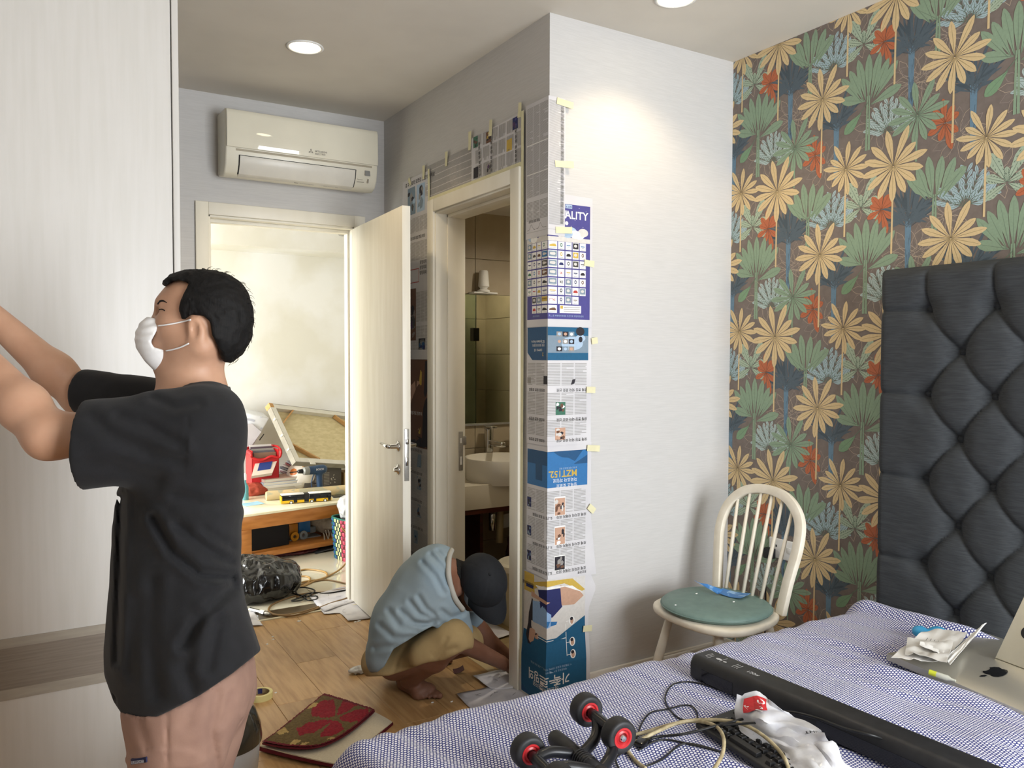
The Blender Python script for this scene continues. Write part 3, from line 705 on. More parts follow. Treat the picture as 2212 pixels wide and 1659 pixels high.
for z0 in (0.10, 0.25, 0.40, 0.55, 0.70, 0.82):
    article_block(S, -1.43, -1.11, z0, z0+0.09, 6); S.text('교육 현장에서 바라본 미래 정책', 0.018, -1.42, z0+0.10, 0, True)
    S.photo(-1.30+0.05*(z0 > .5), z0+.02, -1.25+.05*(z0 > .5), z0+0.09, [8, 12, 7, 10], rn)
S.build('rumpled newspaper sheet at the foot of the wall behind door', -1.45, -1.098, 0.05, 0.945, m_newsd)
# above the bathroom door
S = Sheet(0.003, 0.002, 4)
for k in range(5): S.rect(-1.14, 2.262+0.032*k, -0.632, 2.2635+0.032*k, 5)
for k in range(5):
    for q in range(4): S.column(-1.14+0.128*q, -1.14+0.128*q+0.118, 2.268+0.032*k, 2.290+0.032*k, 0.0048, 0.0026, 1, rn)
S.build('grey stock table newspaper strip above the bathroom door', -1.15, -0.63, 2.245, 2.42, m_newsd)
S = Sheet(0.005, 0.002, 5)
for k, a in enumerate((-0.60, -0.53, -0.46, -0.39, -0.32, -0.25)):
    for z0, z1 in ((2.25, 2.315), (2.325, 2.385), (2.395, 2.45)): S.column(a, a+0.06, z0, z1, 0.0055, 0.003, 1, rn, rot90=True)
for a, z, cs in ((-.62, 2.40, [15, 12, 7]), (-.50, 2.395, [7, 12, 9]), (-.50, 2.255, [14, 12, 19, 0]), (-.62, 2.26, [12, 7, 14]), (-.32, 2.32, [9, 4, 10]), (-.27, 2.40, [4, 19, 3])): S.photo(a, z, a+0.045, z+0.05, cs, rn)
for a in (-.555, -.445, -.235): S.text('프로야구 경기 결과', 0.020, a, 2.26, 0, True, rot90=True)
S.text('자유의 이름', 0.014, -.31, 2.232, 0, True)
S.build('newspaper strip with sideways articles above the bathroom door', -0.64, -0.182, 2.225, 2.455, edge=lambda a, z, u, v: (a, z-0.02*(1-u)*(1-v)*0+0.012*(u-0.5)))
# the corner column, lowest sheets first
S = Sheet(0.004, 0.0006, 9, 5, 0.013)
S.rect(-0.168, 0.02, 0.185, 0.285, 16, .5); S.rect(-0.168, 0.285, 0.185, 0.53, 18, .5)
S.poly([(0.0, 0.285), (0.185, 0.285), (0.185, 0.355), (0.0, 0.262)], 16, .8)
S.poly([(-0.165, 0.45), (-0.085, 0.45), (-0.09, 0.53), (-0.165, 0.53)], 9, 1); S.text('상담문의전화', 0.016, -0.09, 0.49, 12, True, True); S.rect(-0.15, 0.468, -0.095, 0.482, 4, 1.5)
S.poly([(-0.09, .50), (0.0, .525), (.12, .52), (.185, .465), (.17, .46), (.08, .505), (-.02, .50), (-.09, .47)], 9, 1.0); S.poly([(-0.08, .49), (0.02, .50), (.12, .49), (.17, .455), (.14, .45), (.05, .475), (-.04, .47)], 5, 1.1)
S.poly([(.06, .50), (.16, .46), (.178, .44), (.13, .41), (.06, .415)], 11, 1.2); S.poly([(-.06, .475), (.0, .49), (.06, .488), (.066, .42), (.07, .41), (.02, .372), (-.04, .40)], 4, 1.4)
S.poly([(-.11, .435), (-.04, .432), (-.005, .428), (.01, .436), (-.005, .442), (-.06, .448), (-.11, .46)], 11, 1.6)
S.poly([(-.10, .42), (-.03, .43), (.015, .385), (.012, .335), (-.05, .31), (-.10, .335)], 13, 1.5); S.poly([(.0, .36), (.045, .352), (.04, .34), (.0, .335)], 2, 1.5)
S.poly([(-.105, .43), (-.075, .40), (-.10, .32), (-.065, .305), (-.135, .275), (-.13, .36)], 12, 1.3); S.poly([(-.13, .315), (-.085, .31), (-.075, .285), (-.085, .255), (-.11, .24), (-.135, .265)], 11, 1.7)
S.poly([(-.135, .318), (-.12, .315), (-.122, .25), (-.10, .235), (-.125, .235), (-.145, .265)], 12, 1.8); S.poly([(-.08, .30), (-.055, .295), (-.05, .27), (-.075, .268)], 11, 1.8); S.poly([(-.083, .285), (-.066, .292), (-.064, .286), (-.081, .279)], 12, 1.9)
S.rect(-.060, .277, .088, .2795, 5, 2); S.rect(.086, .205, .0885, .336, 5, 2)
for z in (.345, .306, .258, .208):
    S.disc(.118, z, .0145, .0185, 5, 1.8); S.disc(.118, z-.002, .0085, .013, 11, 2.0); S.disc(.116, z+.008, .008, .007, 12, 2.1); S.rect(.088, z-.001, .105, z+.001, 5, 1.7)
S.text('가족로밍의', 0.050, .100, .135, 5, True, True, 2, sx=.92); S.text('해외이동자는', 0.022, .045, .092, 5, False, True); S.text('T 가족로밍 하나로 온 가족이 함께 쓰는 데이터', 0.0105, .108, .172, 17, False, True); S.text('해외에서도 끊김 없이', 0.010, .085, .158, 17, False, True)
S.poly([(-.165, .05), (-.12, .03), (-.12, .025), (-.165, .025)], 10, 1.5)
S.build('blue roaming advertisement sheet with reclining figure near the floor', -0.172, 0.205, 0.022, 0.535, edge=lambda a, z, u, v: (a+(0.04*max(0, 1-abs(v-0.86)/0.16) if u > 0.99 else 0.03*max(0, 1-abs(v-0.86)/0.16)*max(0, (u-0.8)/0.2)), z+0.03*(1-u)*(1-v)**4))
S = Sheet(0.0065, 0.0005, 8, 5)
S.rect(-0.143, 0.905, 0.192, 1.052, 2, 1); S.rect(-0.143, 0.995, 0.192, 1.052, 10, 1.3); S.poly([(0.0, .99), (.11, .99), (.192, 1.03), (.192, 1.05), (0.0, 1.05)], 2, 1.6)
S.poly([(-.08, .93), (-.03, .93), (-.03, 1.03), (-.08, 1.03)], 10, 1.5)
S.text('MZT152', 0.038, .140, .972, 9, True, True, 2); S.text('작업을 빠르게', 0.018, .140, .917, 5, False, True); S.text('공간활용 정확히', 0.018, .140, .939, 5, False, True); S.text('세상에 없던 미니멀 제트', 0.009, .140, .984, 17, False, True)
for z0, z1 in ((.80, .895), (.68, .775), (.575, .655)):
    for q in range(5): S.column(-.142+.066*q+.002, -.142+.066*(q+1)-.004, z0, z1, rnd=rn)
    S.rect(.028, z0-.012, .082, z1-.03, 5, 1.2); S.photo(.030, z0-.010, .080, z1-.035, [[11, 7, 12, 18], [11, 7, 5, 12], [12, 7, 14]][int((.81-z0)/.11)], rn)
    S.text('유럽 시장의 공급망 안정', 0.015, .188, z0-.012, 0, True, True); S.text('한국의 미래 전략은', 0.015, .018, z0-.012, 0, True, True)
    S.photo(-.143, z0+.01, -.112, z0+.05, [4, 12, 8], rn)
S.text('조선경제', 0.012, .19, .545, 0, True, True); S.rect(-.14, .549, .19, .5502, 1)
S.build('newspaper sheet with blue upside-down MZT152 advert on corner', -0.148, 0.212, 0.522, 1.082, edge=lambda a, z, u, v: (a+0.03*u*max(0, 1-v*2.2), z+0.014*(1-u)*(1-v)**3))
S = Sheet(0.0085, 0.0005, 7, 5)
S.poly([(-.142, 1.452), (-.105, 1.422), (-.0085, 1.422), (-.0085, 1.556), (-.142, 1.556)], 10, 1); S.rect(0.0, 1.422, .192, 1.556, 8, 1); S.rect(-.009, 1.422, 0.0, 1.556, 8, 1)
S.rect(0.0, 1.422, .192, 1.452, 16, 1.2); S.rect(.0, 1.522, .192, 1.556, 16, 1.2); S.disc(.11, 1.49, .055, .028, 17, 1.3)
for r in range(3):
    for c in range(3): S.rect(.032+.030*c, 1.458+.030*r, .060+.030*c, 1.478+.030*r, [12, 8, 14][(r+c) % 3], 2); S.disc(.046+.03*c, 1.468+.03*r, .008, .006, [5, 17, 11][(r*2+c) % 3], 2.1)
S.disc(.152, 1.507, .010, .012, 12, 2); S.disc(.150, 1.54, .022, .018, 12, 2); S.disc(.152, 1.512, .025, .015, 17, 1.6)
S.text('IE System Acro', 0.016, -.012, 1.502, 5, False, True); S.text('엘지 시스템에어컨', 0.012, -.012, 1.487, 5, False, True); S.text('2', .02, -.02, 1.452, 9, True, True); S.text('DIPMS 1위', .014, -.03, 1.468, 5, False, True)
for z0, z1 in ((1.32, 1.41), (1.20, 1.29), (1.115, 1.18)):
    for q in range(5): S.column(-.142+.066*q+.002, -.142+.066*(q+1)-.004, z0, z1, rnd=rn)
    S.text('기업 실적 전망 다시 밝다', 0.015, .188, z0-.014, 0, True, True); S.text('반도체 수출 회복세', 0.015, -.01, z0-.014, 0, True, True)
S.photo(.030, 1.20, .078, 1.252, [15, 12, 5, 7], rn); S.photo(.028, 1.098, .078, 1.148, [11, 18, 12, 7], rn); S.poly([(.105, 1.322), (.122, 1.326), (.128, 1.345), (.112, 1.343)], 12, 2); S.rect(-.02, 1.325, -.003, 1.358, 12, 2); S.rect(-.142, 1.325, -.115, 1.35, 14, 2)
S.rect(-.14, 1.094, .19, 1.095, 1)
S.build('newspaper sheet with teal system advert above columns, on corner', -0.147, 0.208, 1.076, 1.562)
S = Sheet(0.0105, 0.0004, 6, 4)
S.rect(-.142, 1.588, .196, 2.052, 3, 1); S.rect(-.142, 1.588, .196, 1.70, 4, 1.05) if False else None
for k in range(16):
    a = -.13+.31*((k*7) % 16)/16; S.disc(a, 1.935+.018*math.sin(k*1.7), .026, .017, [18, 17, 5][k % 3], 1.2+0.02*k) if not -.028 < a < .028 else None
S.rect(-.142, 1.90, .196, 1.918, 18, 1.1)
S.text('ALITY', 0.044, .070, 1.995, 5, True); S.text('QU', 0.044, .012, 1.995, 5, True); S.rect(.072, 2.035, .105, 2.05, 17, 1.5); S.text('K 기업', .010, .075, 2.038, 3, True, lay=2.5); S.disc(.078, 1.975, .008, .008, 5, 1.6)
for (a, z) in ((.12, 1.99), (.16, 1.965), (.175, 2.03), (.1, 1.965), (.14, 2.04)): S.disc(a, z, .0012, .0012, 5, 1.5)
cw, chh = .0355, .0365
for r in range(8):
    for c in range(9):
        if r >= 6 and (c in (0, 8)): continue
        if r == 7 and c > 4: continue
        a = -.1405+cw*c; z = 1.868-chh*r
        if a < 0 < a+.031: S.rect(a, z, a+.031, z+.031, 5, 1.5); continue
        S.rect(a, z, a+.031, z+.031, 5, 1.5)
        k = rn.randrange(8); cc = rn.choice([12, 4, 6, 15, 7, 2, 9, 0])
        if r == 4 and c == 5: S.text('kt', .020, a+.008, z+.011, 12, True); continue
        if r == 6 and c == 4: S.text('TKE', .011, a+.004, z+.012, 6, True); continue
        if r == 3 and c == 5: S.text('SK', .013, a+.008, z+.011, 6, True); continue
        if r == 6 and c == 3: S.rect(a+.001, z+.010, a+.030, z+.030, 9, 2); S.text('WB-40', .007, a+.004, z+.018, 12, True, lay=3); continue
        if k < 2: S.rect(a+.006, z+.016, a+.025, z+.0195, cc, 2); S.rect(a+.010, z+.011, a+.021, z+.013, 1, 2)
        elif k < 4: S.poly([(a+.005, z+.010), (a+.026, z+.010), (a+.027, z+.015), (a+.021, z+.021), (a+.011, z+.021), (a+.005, z+.016)], 12 if k == 2 else cc, 2)
        elif k < 6: S.rect(a+.002, z+.006, a+.029, z+.029, cc if c % 2 else 8, 2); S.disc(a+.015, z+.018, .008, .006, 18, 2.2)
        else: S.disc(a+.0155, z+.018, .006, .008, cc, 2); S.disc(a+.0155, z+.018, .003, .004, 5, 2.2)
        S.rect(a+.006, z+.003, a+.025, z+.0045, 1, 2)
S.rect(.046, 1.613, .152, 1.644, 5, 1.5)
for k in range(3): S.rect(.066, 1.619+.008*k, .146, 1.6215+.008*k, 14, 2)
S.rect(.049, 1.630, .062, 1.642, 9, 2)
S.text('주최 산업정책연구원    후원 산업통상자원부 한국표준협회', 0.0095, -.125, 1.598, 17) if False else S.text('주최 산업통상자원부 조선일보 한국품질재단', 0.0088, .004, 1.598, 17); S.text('후원 대한상의', 0.0088, -.10, 1.598, 17)
S.build('purple quality award advertisement sheet with logo grid on corner', -0.147, 0.208, 1.558, 2.092, edge=lambda a, z, u, v: (a, z-0.012*v*v*0.4*abs(2*u-1)))
S = Sheet(0.0125, 0.0005, 10, 5)
for q in range(3): S.column(-.145+.049*q, -.145+.049*q+.044, 2.09, 2.455, .0042, .0022, 1, rn)
for q in range(3): S.column(-.145+.049*q, -.145+.049*q+.044, 1.995, 2.07, .0055, .003, 1, rn)
S.column(.004, .064, 1.965, 2.455, .0042, .0022, 1, rn)
for z in (2.30, 2.18): S.rect(-.145, z, .0, z+.004, 5, 1.5)
for k in range(100): S.it.append(([(.046, 1.97+.0048*k), (.06, 1.97+.0048*k), (.06, 1.9722+.0048*k), (.046, 1.9722+.0048*k)], [(0, 1, 2, 3)], 0, 2))
for a0 in (-.14, -.072):
    pts = [(a0+.06*t, 1.955+.022*math.exp(-((t-.5)/.18)**2)) for t in [i/12 for i in range(13)]]
    for p, q in zip(pts, pts[1:]): S.poly([(p[0], p[1]), (q[0], q[1]), (q[0], q[1]+.0015), (p[0], p[1]+.0015)], 0, 2)
S.text('오늘의 주요 시세', .012, -.13, 1.985, 0, True); S.rect(-.145, 1.945, .06, 1.9462, 1)
S.build('stock listing sheet folded round the corner above purple advertisement', -0.152, 0.068, 1.922, 2.47, edge=lambda a, z, u, v: (a, z+0.02*(1-u)*v if False else z))

# masking tape strips
def tape(label, a0, z0, a1, z1, w, off=0.0155, group='masking tape pieces holding the newspaper'):
    d = nrm((a1-a0, z1-z0, 0)); n = (-d[1]*w/2, d[0]*w/2); L = math.hypot(a1-a0, z1-z0); m = max(2, int(L/0.03)); g = G()
    g.sheet(lambda u, v: SURF(a0+(a1-a0)*u+n[0]*(2*v-1)*(1+.12*math.sin(9*u+a0*50)), z0+(z1-z0)*u+n[1]*(2*v-1), off+0.0008*math.sin(7*u+v)), m, 2, 0.0005)
    tag(g.obj('masking_tape', m_tape, smooth='auto'), label, 'tape', group)
for nm, q in (('over the top of the stock listing', (.025, 2.455, .105, 2.447)), ('half way down the stock listing', (.018, 2.205, .108, 2.212)), ('between stock listing and purple advert', (.022, 1.943, .102, 1.948)),
              ('right of the purple logo grid', (.165, 1.822, .215, 1.818)), ('beside the teal system advert', (.205, 1.50, .235, 1.505)), ('beside newspaper columns under teal advert', (.18, 1.30, .225, 1.298)),
              ('at top right of the MZT152 sheet', (.185, 1.058, .250, 1.052)), ('right of the columns on MZT152 sheet', (.195, .815, .225, .79)), ('beside the portrait dots of roaming advert', (.170, .302, .215, .298))):
    tape('short masking tape strip '+nm, q[0], q[1], q[2], q[3], 0.026)
for nm, q in (('at left end above grey stock strip', (-1.165, 2.36, -1.16, 2.43)), ('over middle of the grey stock strip', (-.90, 2.375, -.895, 2.445)), ('where the two strips over the door meet', (-.655, 2.40, -.65, 2.485)),
              ('over the sideways article strip', (-.46, 2.42, -.452, 2.49)), ('at right end of sideways article strip', (-.212, 2.44, -.205, 2.50))):
    tape('small upright tape tab '+nm, q[0], q[1], q[2], q[3], 0.026, 0.011)
tape('small tape tab above the tower photo sheet', -1.36, 2.40, -1.33, 2.36, 0.024, 0.009)
tape('long masking tape strip down right side of bathroom door frame', -.183, 0.03, -.183, 2.46, 0.020, 0.012)
tape('long masking tape strip along top of bathroom door frame', -1.09, 2.243, -.195, 2.243, 0.020, 0.010)
tape('masking tape strip beside upper left of bathroom door frame', -1.10, 2.12, -1.10, 2.40, 0.022, 0.011)
# ------------------------------------------------------------------ bathroom
YBB = YB-0.098
m_cer = pm('ceramic', '#e4ded0', 0.08, scale=3, coat=0.4)
m_counter = pm('vanity_cream', '#d6cdb9', 0.25, scale=4)
m_redwood = pm('vanity_redwood', '#4a1d10', 0.35, '#35130a', scale=6, stretch=(1, 8, 8))
m_mirror = pm('mirror_silver', '#c9cbb8', 0.02, metal=1.0)
mi = thing('mirror', 'frameless mirror on the tiled bathroom wall above basin', 'mirror', (2.6, YBB, 1.02))
G().box((1.99, YBB-0.012, 1.022), (2.95, YBB-0.001, 1.815)).obj('mirror_glass', m_mirror, mi, bevel=0.002)
G().box((1.985, YBB-0.014, 1.010), (2.955, YBB-0.001, 1.022)).obj('bottom_rail', m_steel, mi)
vn = thing('vanity_counter', 'cream bathroom counter with dark red wood underside below basin', 'counter', (2.5, 4.05, 0.5))
G().box((1.95, 3.86, 0.585), (3.2, YBB-.003, 0.72)).obj('counter_slab', m_counter, vn, bevel=0.004, smooth=True)
G().box((1.95, 3.865, 0.558), (3.2, YBB-.003, 0.585)).obj('wood_edge', m_redwood, vn)
G().box((1.945, 3.95, 0.02), (1.965, YBB-.003, 0.558)).box((2.22, 4.02, 0.02), (2.24, YBB-.003, 0.558)).obj('side_board', m_redwood, vn)
bs = thing('wash_basin', 'round white countertop wash basin under the mirror', 'basin', (2.36, 4.02, 0.72))
cx, cy = 2.345, 4.00
G().lathe([(0.165, 0.700), (0.195, 0.708), (0.208, 0.735), (0.213, 0.845), (0.210, 0.850), (0.203, 0.848), (0.192, 0.80), (0.12, 0.745), (0.02, 0.74)], 48, (cx, cy, 0)).obj('bowl', m_cer, bs, smooth='auto')
G().lathe([(0.022, 0.741), (0.022, 0.746), (0.005, 0.747)], 20, (cx, cy, 0)).obj('drain', m_chrome, bs, smooth=True)
fa = thing('faucet', 'square chrome faucet behind the wash basin', 'faucet', (2.40, 4.235, 0.72))
G().box((2.378, 4.215, 0.72), (2.422, 4.262, 0.995)).obj('body', m_chrome, fa, bevel=0.006, smooth=True)
G().box((2.383, 4.06, 0.895), (2.417, 4.225, 0.925)).obj('spout', m_chrome, fa, bevel=0.005, smooth=True)
G().box((2.378, 4.17, 0.998), (2.422, 4.265, 1.012)).obj('lever', m_chrome, fa, bevel=0.004, smooth=True)
cu = thing('tumbler', 'frosted tumbler in chrome holder beside the faucet', 'cup', (2.56, 4.22, 0.72))
G().lathe([(0.030, 0.80), (0.034, 0.81), (0.039, 0.985), (0.036, 0.985), (0.03, 0.815)], 24, (2.572, 4.21, 0)).obj('cup', pm('frosted_plastic', '#d8d2c2', 0.4), cu, smooth='auto')
G().lathe([(0.035, 0.0), (0.035, 0.03), (0.042, 0.04), (0.042, 0.085), (0.038, 0.085)], 24, (2.572, 4.21, 0.72)).obj('holder', m_chrome, cu, smooth='auto')
fr = thing('air_freshener', 'small white air freshener standing on the mirror top', 'air freshener', (2.385, 4.25, 1.82))
G().box((2.29, 4.225, 1.815), (2.455, YBB, 1.825)).obj('shelf', m_white, fr, bevel=0.004, smooth=True)
G().lathe([(0.038, 0), (0.038, 0.012), (0.020, 0.018), (0.026, 0.028), (0.030, 0.034)], 24, (2.372, 4.255, 1.825)).obj('base', m_white, fr, smooth='auto')
G().lathe([(0.034, 0.034), (0.033, 0.05), (0.027, 0.125), (0.022, 0.132), (0.001, 0.133)], 24, (2.372, 4.255, 1.825)).obj('cap', m_white, fr, smooth='auto')
m_sglass = pm('shower_glass', '#c8d8c8', 0.02, trans=0.95, ior=1.2)
sh = thing('shower_screen', 'glass shower screen with dark hinge reflected in bathroom mirror', 'shower screen', (2.75, 3.15, 0))
G().box((2.9, 2.80, 0.02), (2.908, 3.25, 2.0)).obj('glass_panel', m_sglass, sh)
for z in (0.4, 1.55): G().box((2.88, 3.20, z), (2.93, 3.26, z+0.10)).obj('hinge', pm('black_metal', '#1e1c1a', 0.35, metal=.6), sh, bevel=0.004)
tb = thing('towel_hook', 'dark towel bar bracket on bathroom front wall', 'towel bar', (2.3, 2.83, 1.5)); G().tube([(2.15, 2.86, 1.45), (2.42, 2.86, 1.45)], 0.010, 10).tube([(2.42, 2.80, 1.45), (2.42, 2.875, 1.45)], 0.013, 10).obj('bar', pm('black_metal', '#1e1c1a', 0.35), tb, smooth=True)
# pipes, bag and bin below
pt = thing('drain_trap', 'chrome and white drain trap under the bathroom counter', 'pipe', (2.30, 4.0, 0.3))
G().tube([(2.30, 4.02, 0.57), (2.30, 4.02, 0.42)], 0.020, 12).obj('tailpiece', m_chrome, pt, smooth=True); G().tube([(2.375, 4.06, 0.57), (2.375, 4.06, 0.33)], 0.022, 12).obj('trap', pm('pipe_cream', '#b9ab86', 0.4), pt, smooth=True)
m_rbag = pm('red_plastic_bag', '#6e2a24', 0.3, '#4b1a16', scale=18, trans=0.15)
def bagfn(c, r, sd, amp=0.02, fr=14):
    def f(P):
        q = P-np.asarray(c, np.float32); d = ellip(P, c, r)
        nz = np.abs(vnoise(P*fr+sd))+0.6*np.abs(vnoise(P*fr*2.1+sd*2)); return d+amp*(nz-0.45)
    return f
rb = thing('plastic_bag', 'dark red plastic bag with green contents under bathroom counter', 'bag', (2.56, 4.02, 0))
sdf_obj('bag', bagfn((2.56, 4.03, 0.20), (0.16, 0.13, 0.24), 3), (2.36, 3.86, 0.0), (2.76, 4.2, 0.52), 0.010, m_rbag, rb)
sdf_obj('green_bundle', bagfn((2.50, 4.0, 0.40), (0.06, 0.05, 0.07), 5, 0.012, 22), (2.42, 3.9, 0.30), (2.6, 4.1, 0.50), 0.007, pm('green_plastic', '#3f6a2c', 0.4), rb)
G().add([V(2.40, 4.10, 0.40), V(2.62, 4.10, 0.42), V(2.62, 4.11, 0.50), V(2.41, 4.11, 0.48)], [(0, 1, 2, 3)]).obj('paper', m_white, rb)
pb = thing('plastic_pail', 'cream plastic pail with white lid behind the crouching man', 'pail', (2.24, 3.62, 0))
pc = (2.255, 3.62, 0)
G().lathe([(0.105, 0.0), (0.128, 0.30), (0.124, 0.30), (0.10, 0.01)], 36, pc).obj('body', pm('pail_cream', '#b5a888', 0.35), pb, smooth='auto')
G().lathe([(0.134, 0.295), (0.136, 0.325), (0.12, 0.335), (0.10, 0.325), (0.02, 0.345), (0.001, 0.346)], 36, pc).obj('lid', pm('pail_lid', '#d8d0ba', 0.35), pb, smooth='auto')

# ------------------------------------------------------------------ the room beyond the door
TA = math.radians(10.6); E1, E2 = V(math.cos(TA), math.sin(TA), 0), V(-math.sin(TA), math.cos(TA), 0); T0 = V(1.185, 5.49, 0); TZ = 0.36
RT = rotz(TA)
def TP(a, b, z=TZ): return T0+E1*a+E2*b+V(0, 0, z)
def tb_of(px, py, z=TZ):
    p = ON(px, py, 2, z); d = p-T0; return d@E1, d@E2
m_beech = pm('beech_veneer', '#b8793c', 0.35, '#a2652b', scale=6, stretch=(0.7, 4, 6), detail=5)
m_marble = pm('cream_stone', '#ebe4c8', 0.05, '#dfd5b2', scale=3.5, detail=6, coat=0.5)
lt = thing('low_table', 'low beech console table with cream stone top beyond the door', 'table', T0)
def tbox(name, lo, hi, mat, par, bevel=0.002): return G().box(lo, hi, RT, T0).obj(name, mat, par, bevel=bevel, smooth=bool(bevel))
tbox('top', (0.0, 0.0, 0.345), (1.75, 1.05, 0.362), m_marble, lt)
tbox('front_rail', (0.0, 0.005, 0.255), (1.75, 0.04, 0.345), m_beech, lt)
for a, b in ((0, 0), (1.66, 0), (0, 0.96), (1.66, 0.96)): tbox('leg', (a, b, 0), (a+0.088, b+0.085, 0.345 if b else 0.255), m_beech, lt)
tbox('shelf', (0.02, 0.03, 0.045), (1.73, 1.0, 0.080), m_beech, lt)
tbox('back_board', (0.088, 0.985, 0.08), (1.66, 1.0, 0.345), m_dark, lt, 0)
tbox('side_rail', (0.0, 0.085, 0.255), (0.03, 0.96, 0.345), m_beech, lt)

m_black = pm('black_plastic', '#17171a', 0.4, scale=20)
def place(px, py, z=TZ): a, b = tb_of(px, py, z); return TP(a, b, z)
# toy bus
p0 = place(608, 1091); p1 = place(716, 1083); bl = np.linalg.norm(p1-p0); bd = nrm(p1-p0); bn = V(-bd[1], bd[0], 0)
bus = thing('toy_bus', 'yellow and black articulated toy bus on the low table', 'toy', p0)
def bb_(a0, a1, z0, z1, w, g=None, n0=0.0): 
    g = g or G(); c = [p0+bd*a+bn*(n0+s) +V(0, 0, z) for a in (a0, a1) for s in (0, w) for z in (z0, z1)]
    return g.add(c, [(0, 1, 3, 2), (4, 6, 7, 5), (0, 4, 5, 1), (2, 3, 7, 6), (0, 2, 6, 4), (1, 5, 7, 3)])
m_yel = pm('bus_yellow', '#eab81e', 0.3); m_bwin = pm('bus_window', '#15171a', 0.12); m_tyre = pm('tyre', '#1c1b1a', 0.7)
bw = 0.058
for nm, a0, a1 in (('front_car', 0.0, bl*0.45), ('rear_car', bl*0.55, bl)):
    c = bb_(a0, a1, 0.028, 0.066, bw).obj(nm, m_bwin, bus, bevel=0.004, smooth=True)
    bb_(a0-0.001, a1+0.001, 0.008, 0.028, bw+0.002, n0=-0.001).obj('yellow_skirt', m_yel, c, bevel=0.002)
    bb_(a0, a1, 0.066, 0.074, bw).obj('roof', m_white, c, bevel=0.003, smooth=True)
bb_(-0.003, 0.006, 0.008, 0.060, bw+0.002, n0=-0.001).obj('front_panel', m_yel, bus, bevel=0.002)
bb_(bl*0.45, bl*0.55, 0.012, 0.070, bw-0.006, n0=0.003).obj('bellows', pm('bellows', '#222222', 0.7), bus)
for a0, a1 in ((bl*.24, bl*.31), (bl*.64, bl*.69), (bl*.93, bl*.985)): bb_(a0, a1, 0.010, 0.05, bw+0.004, n0=-0.002).obj('door', m_bwin, bus)
for a in (bl*0.19, bl*0.60, bl*0.87):
    w = G().lathe([(0.012, -0.003), (0.012, 0.010)], 18, p0+bd*a+V(0, 0, 0.0125), bn).obj('wheel', m_tyre, bus, smooth='auto'); G().lathe([(0.0078, -0.0045), (0.0078, 0.0)], 14, p0+bd*a+V(0, 0, 0.0125), bn).obj('hub', m_white, w)
# phone
pp = place(738, 1073); ph = thing('phone', 'black phone lying on the low table beside the toy bus', 'phone', pp)
G().box((-0.07, -0.04, 0), (0.07, 0.04, 0.009), rotz(-0.15), pp).obj('body', m_black, ph, bevel=0.004, smooth=True); G().box((-0.062, -0.034, 0.009), (0.05, 0.034, 0.0098), rotz(-0.15), pp).obj('screen', pm('screen_glass', '#2a2d30', 0.05), ph)
# wallpaper roll
ra, rb_ = place(575, 1082), place(763, 1066); ra[2] = rb_[2] = TZ+0.036; rdir = nrm(rb_-ra); rb_ = ra+rdir*1.05
ro_ = thing('wallpaper_roll', 'roll of palm patterned wallpaper lying behind the toy bus', 'wallpaper roll', ra-V(0, 0, .036))
m_rollp = pm('roll_paper', '#a9a286', 0.6, '#c7b184', scale=14, mix=(0.44, 0.5), detail=1)
G().tube([ra+rdir*t for t in (0, 0.02, 0.5, 1.05)], [0.032, 0.036, 0.036, 0.036], 28).obj('roll', m_rollp, ro_, smooth='auto')
fx = frame(rdir)
for t, base in ((0.12, 1.2), (0.62, 1.0), (0.88, 1.3)):
    for k in range(7):
        a = -0.5+k*0.36; g = G(); ax0 = ra+rdir*t
        def lf(u, v, a=a, t=t): 
            L = 0.085*u; ang = base+0.9+math.sin(a)*L/0.036; w = 0.010*math.sin(math.pi*min(1, u*0.9+.05))*(2*v-1); return ra+rdir*(t+math.cos(a)*L-math.sin(a)*w)+(fx[0]*math.cos(ang+math.cos(a)*w/.036)+fx[1]*math.sin(ang+math.cos(a)*w/.036))*0.0366
        g.grid(lf, 6, 2); g.obj('printed_leaf', inkm[9] if t != .62 else inkm[5], ro_)
# books, bin, pouch on the left
def bookstack():
    y0 = 6.22; z = TZ
    specs = [(0.30, 0.20, .022, '#e8e2d6', 'cream covered book at the bottom of the stack'), (.31, .21, .025, '#d9c9bb', 'thick buff book second from stack bottom'), (.32, .20, .020, '#e4ded8', 'white paged book third from stack bottom'), (.29, .20, .022, '#b9c8da', 'pale blue magazine pile near stack top'), (.30, .21, .024, '#c9a79a', 'pinkish grey book at the top of the stack')]
    for k, (w, d, h, c, lab) in enumerate(specs):
        x0 = ON(560+3*k, 1056, 1, y0)[0]; t = thing('book', lab, 'book', (x0, y0, z), 0, 'books stacked on the low table')
        R = rotz(0.12+0.05*math.sin(k*2.1))
        G().box((0, 0, 0.003), (w-0.004, d-0.003, h-0.003), R, (x0, y0, z)).obj('pages', pm('book_pages', '#e3ddd0', 0.8, '#cfc8bb', scale=4, stretch=(1, 1, 90)), t)
        g = G().box((0, 0, 0), (w, d, 0.003), R, (x0, y0, z)).box((0, 0, h-0.003), (w, d, h), R, (x0, y0, z)).box((0, 0, 0), (0.003, d, h), R, (x0, y0, z)); g.obj('cover', pm('cover_'+c[1:], c, 0.5), t); z += h+0.001
    return z
ztop = bookstack()
BKY = 6.2
def panel4(pts, t, name, mat, par, bevel=0.0):                 # a slab from four corner points
    P = [np.asarray(p, float) for p in pts]; n = nrm(np.cross(P[1]-P[0], P[3]-P[0])); g = G()
    g.add(P+[p+n*t for p in P], [(3, 2, 1, 0), (4, 5, 6, 7), (0, 1, 5, 4), (1, 2, 6, 5), (2, 3, 7, 6), (3, 0, 4, 7)]); return g.obj(name, mat, par, bevel=bevel, smooth=bool(bevel))
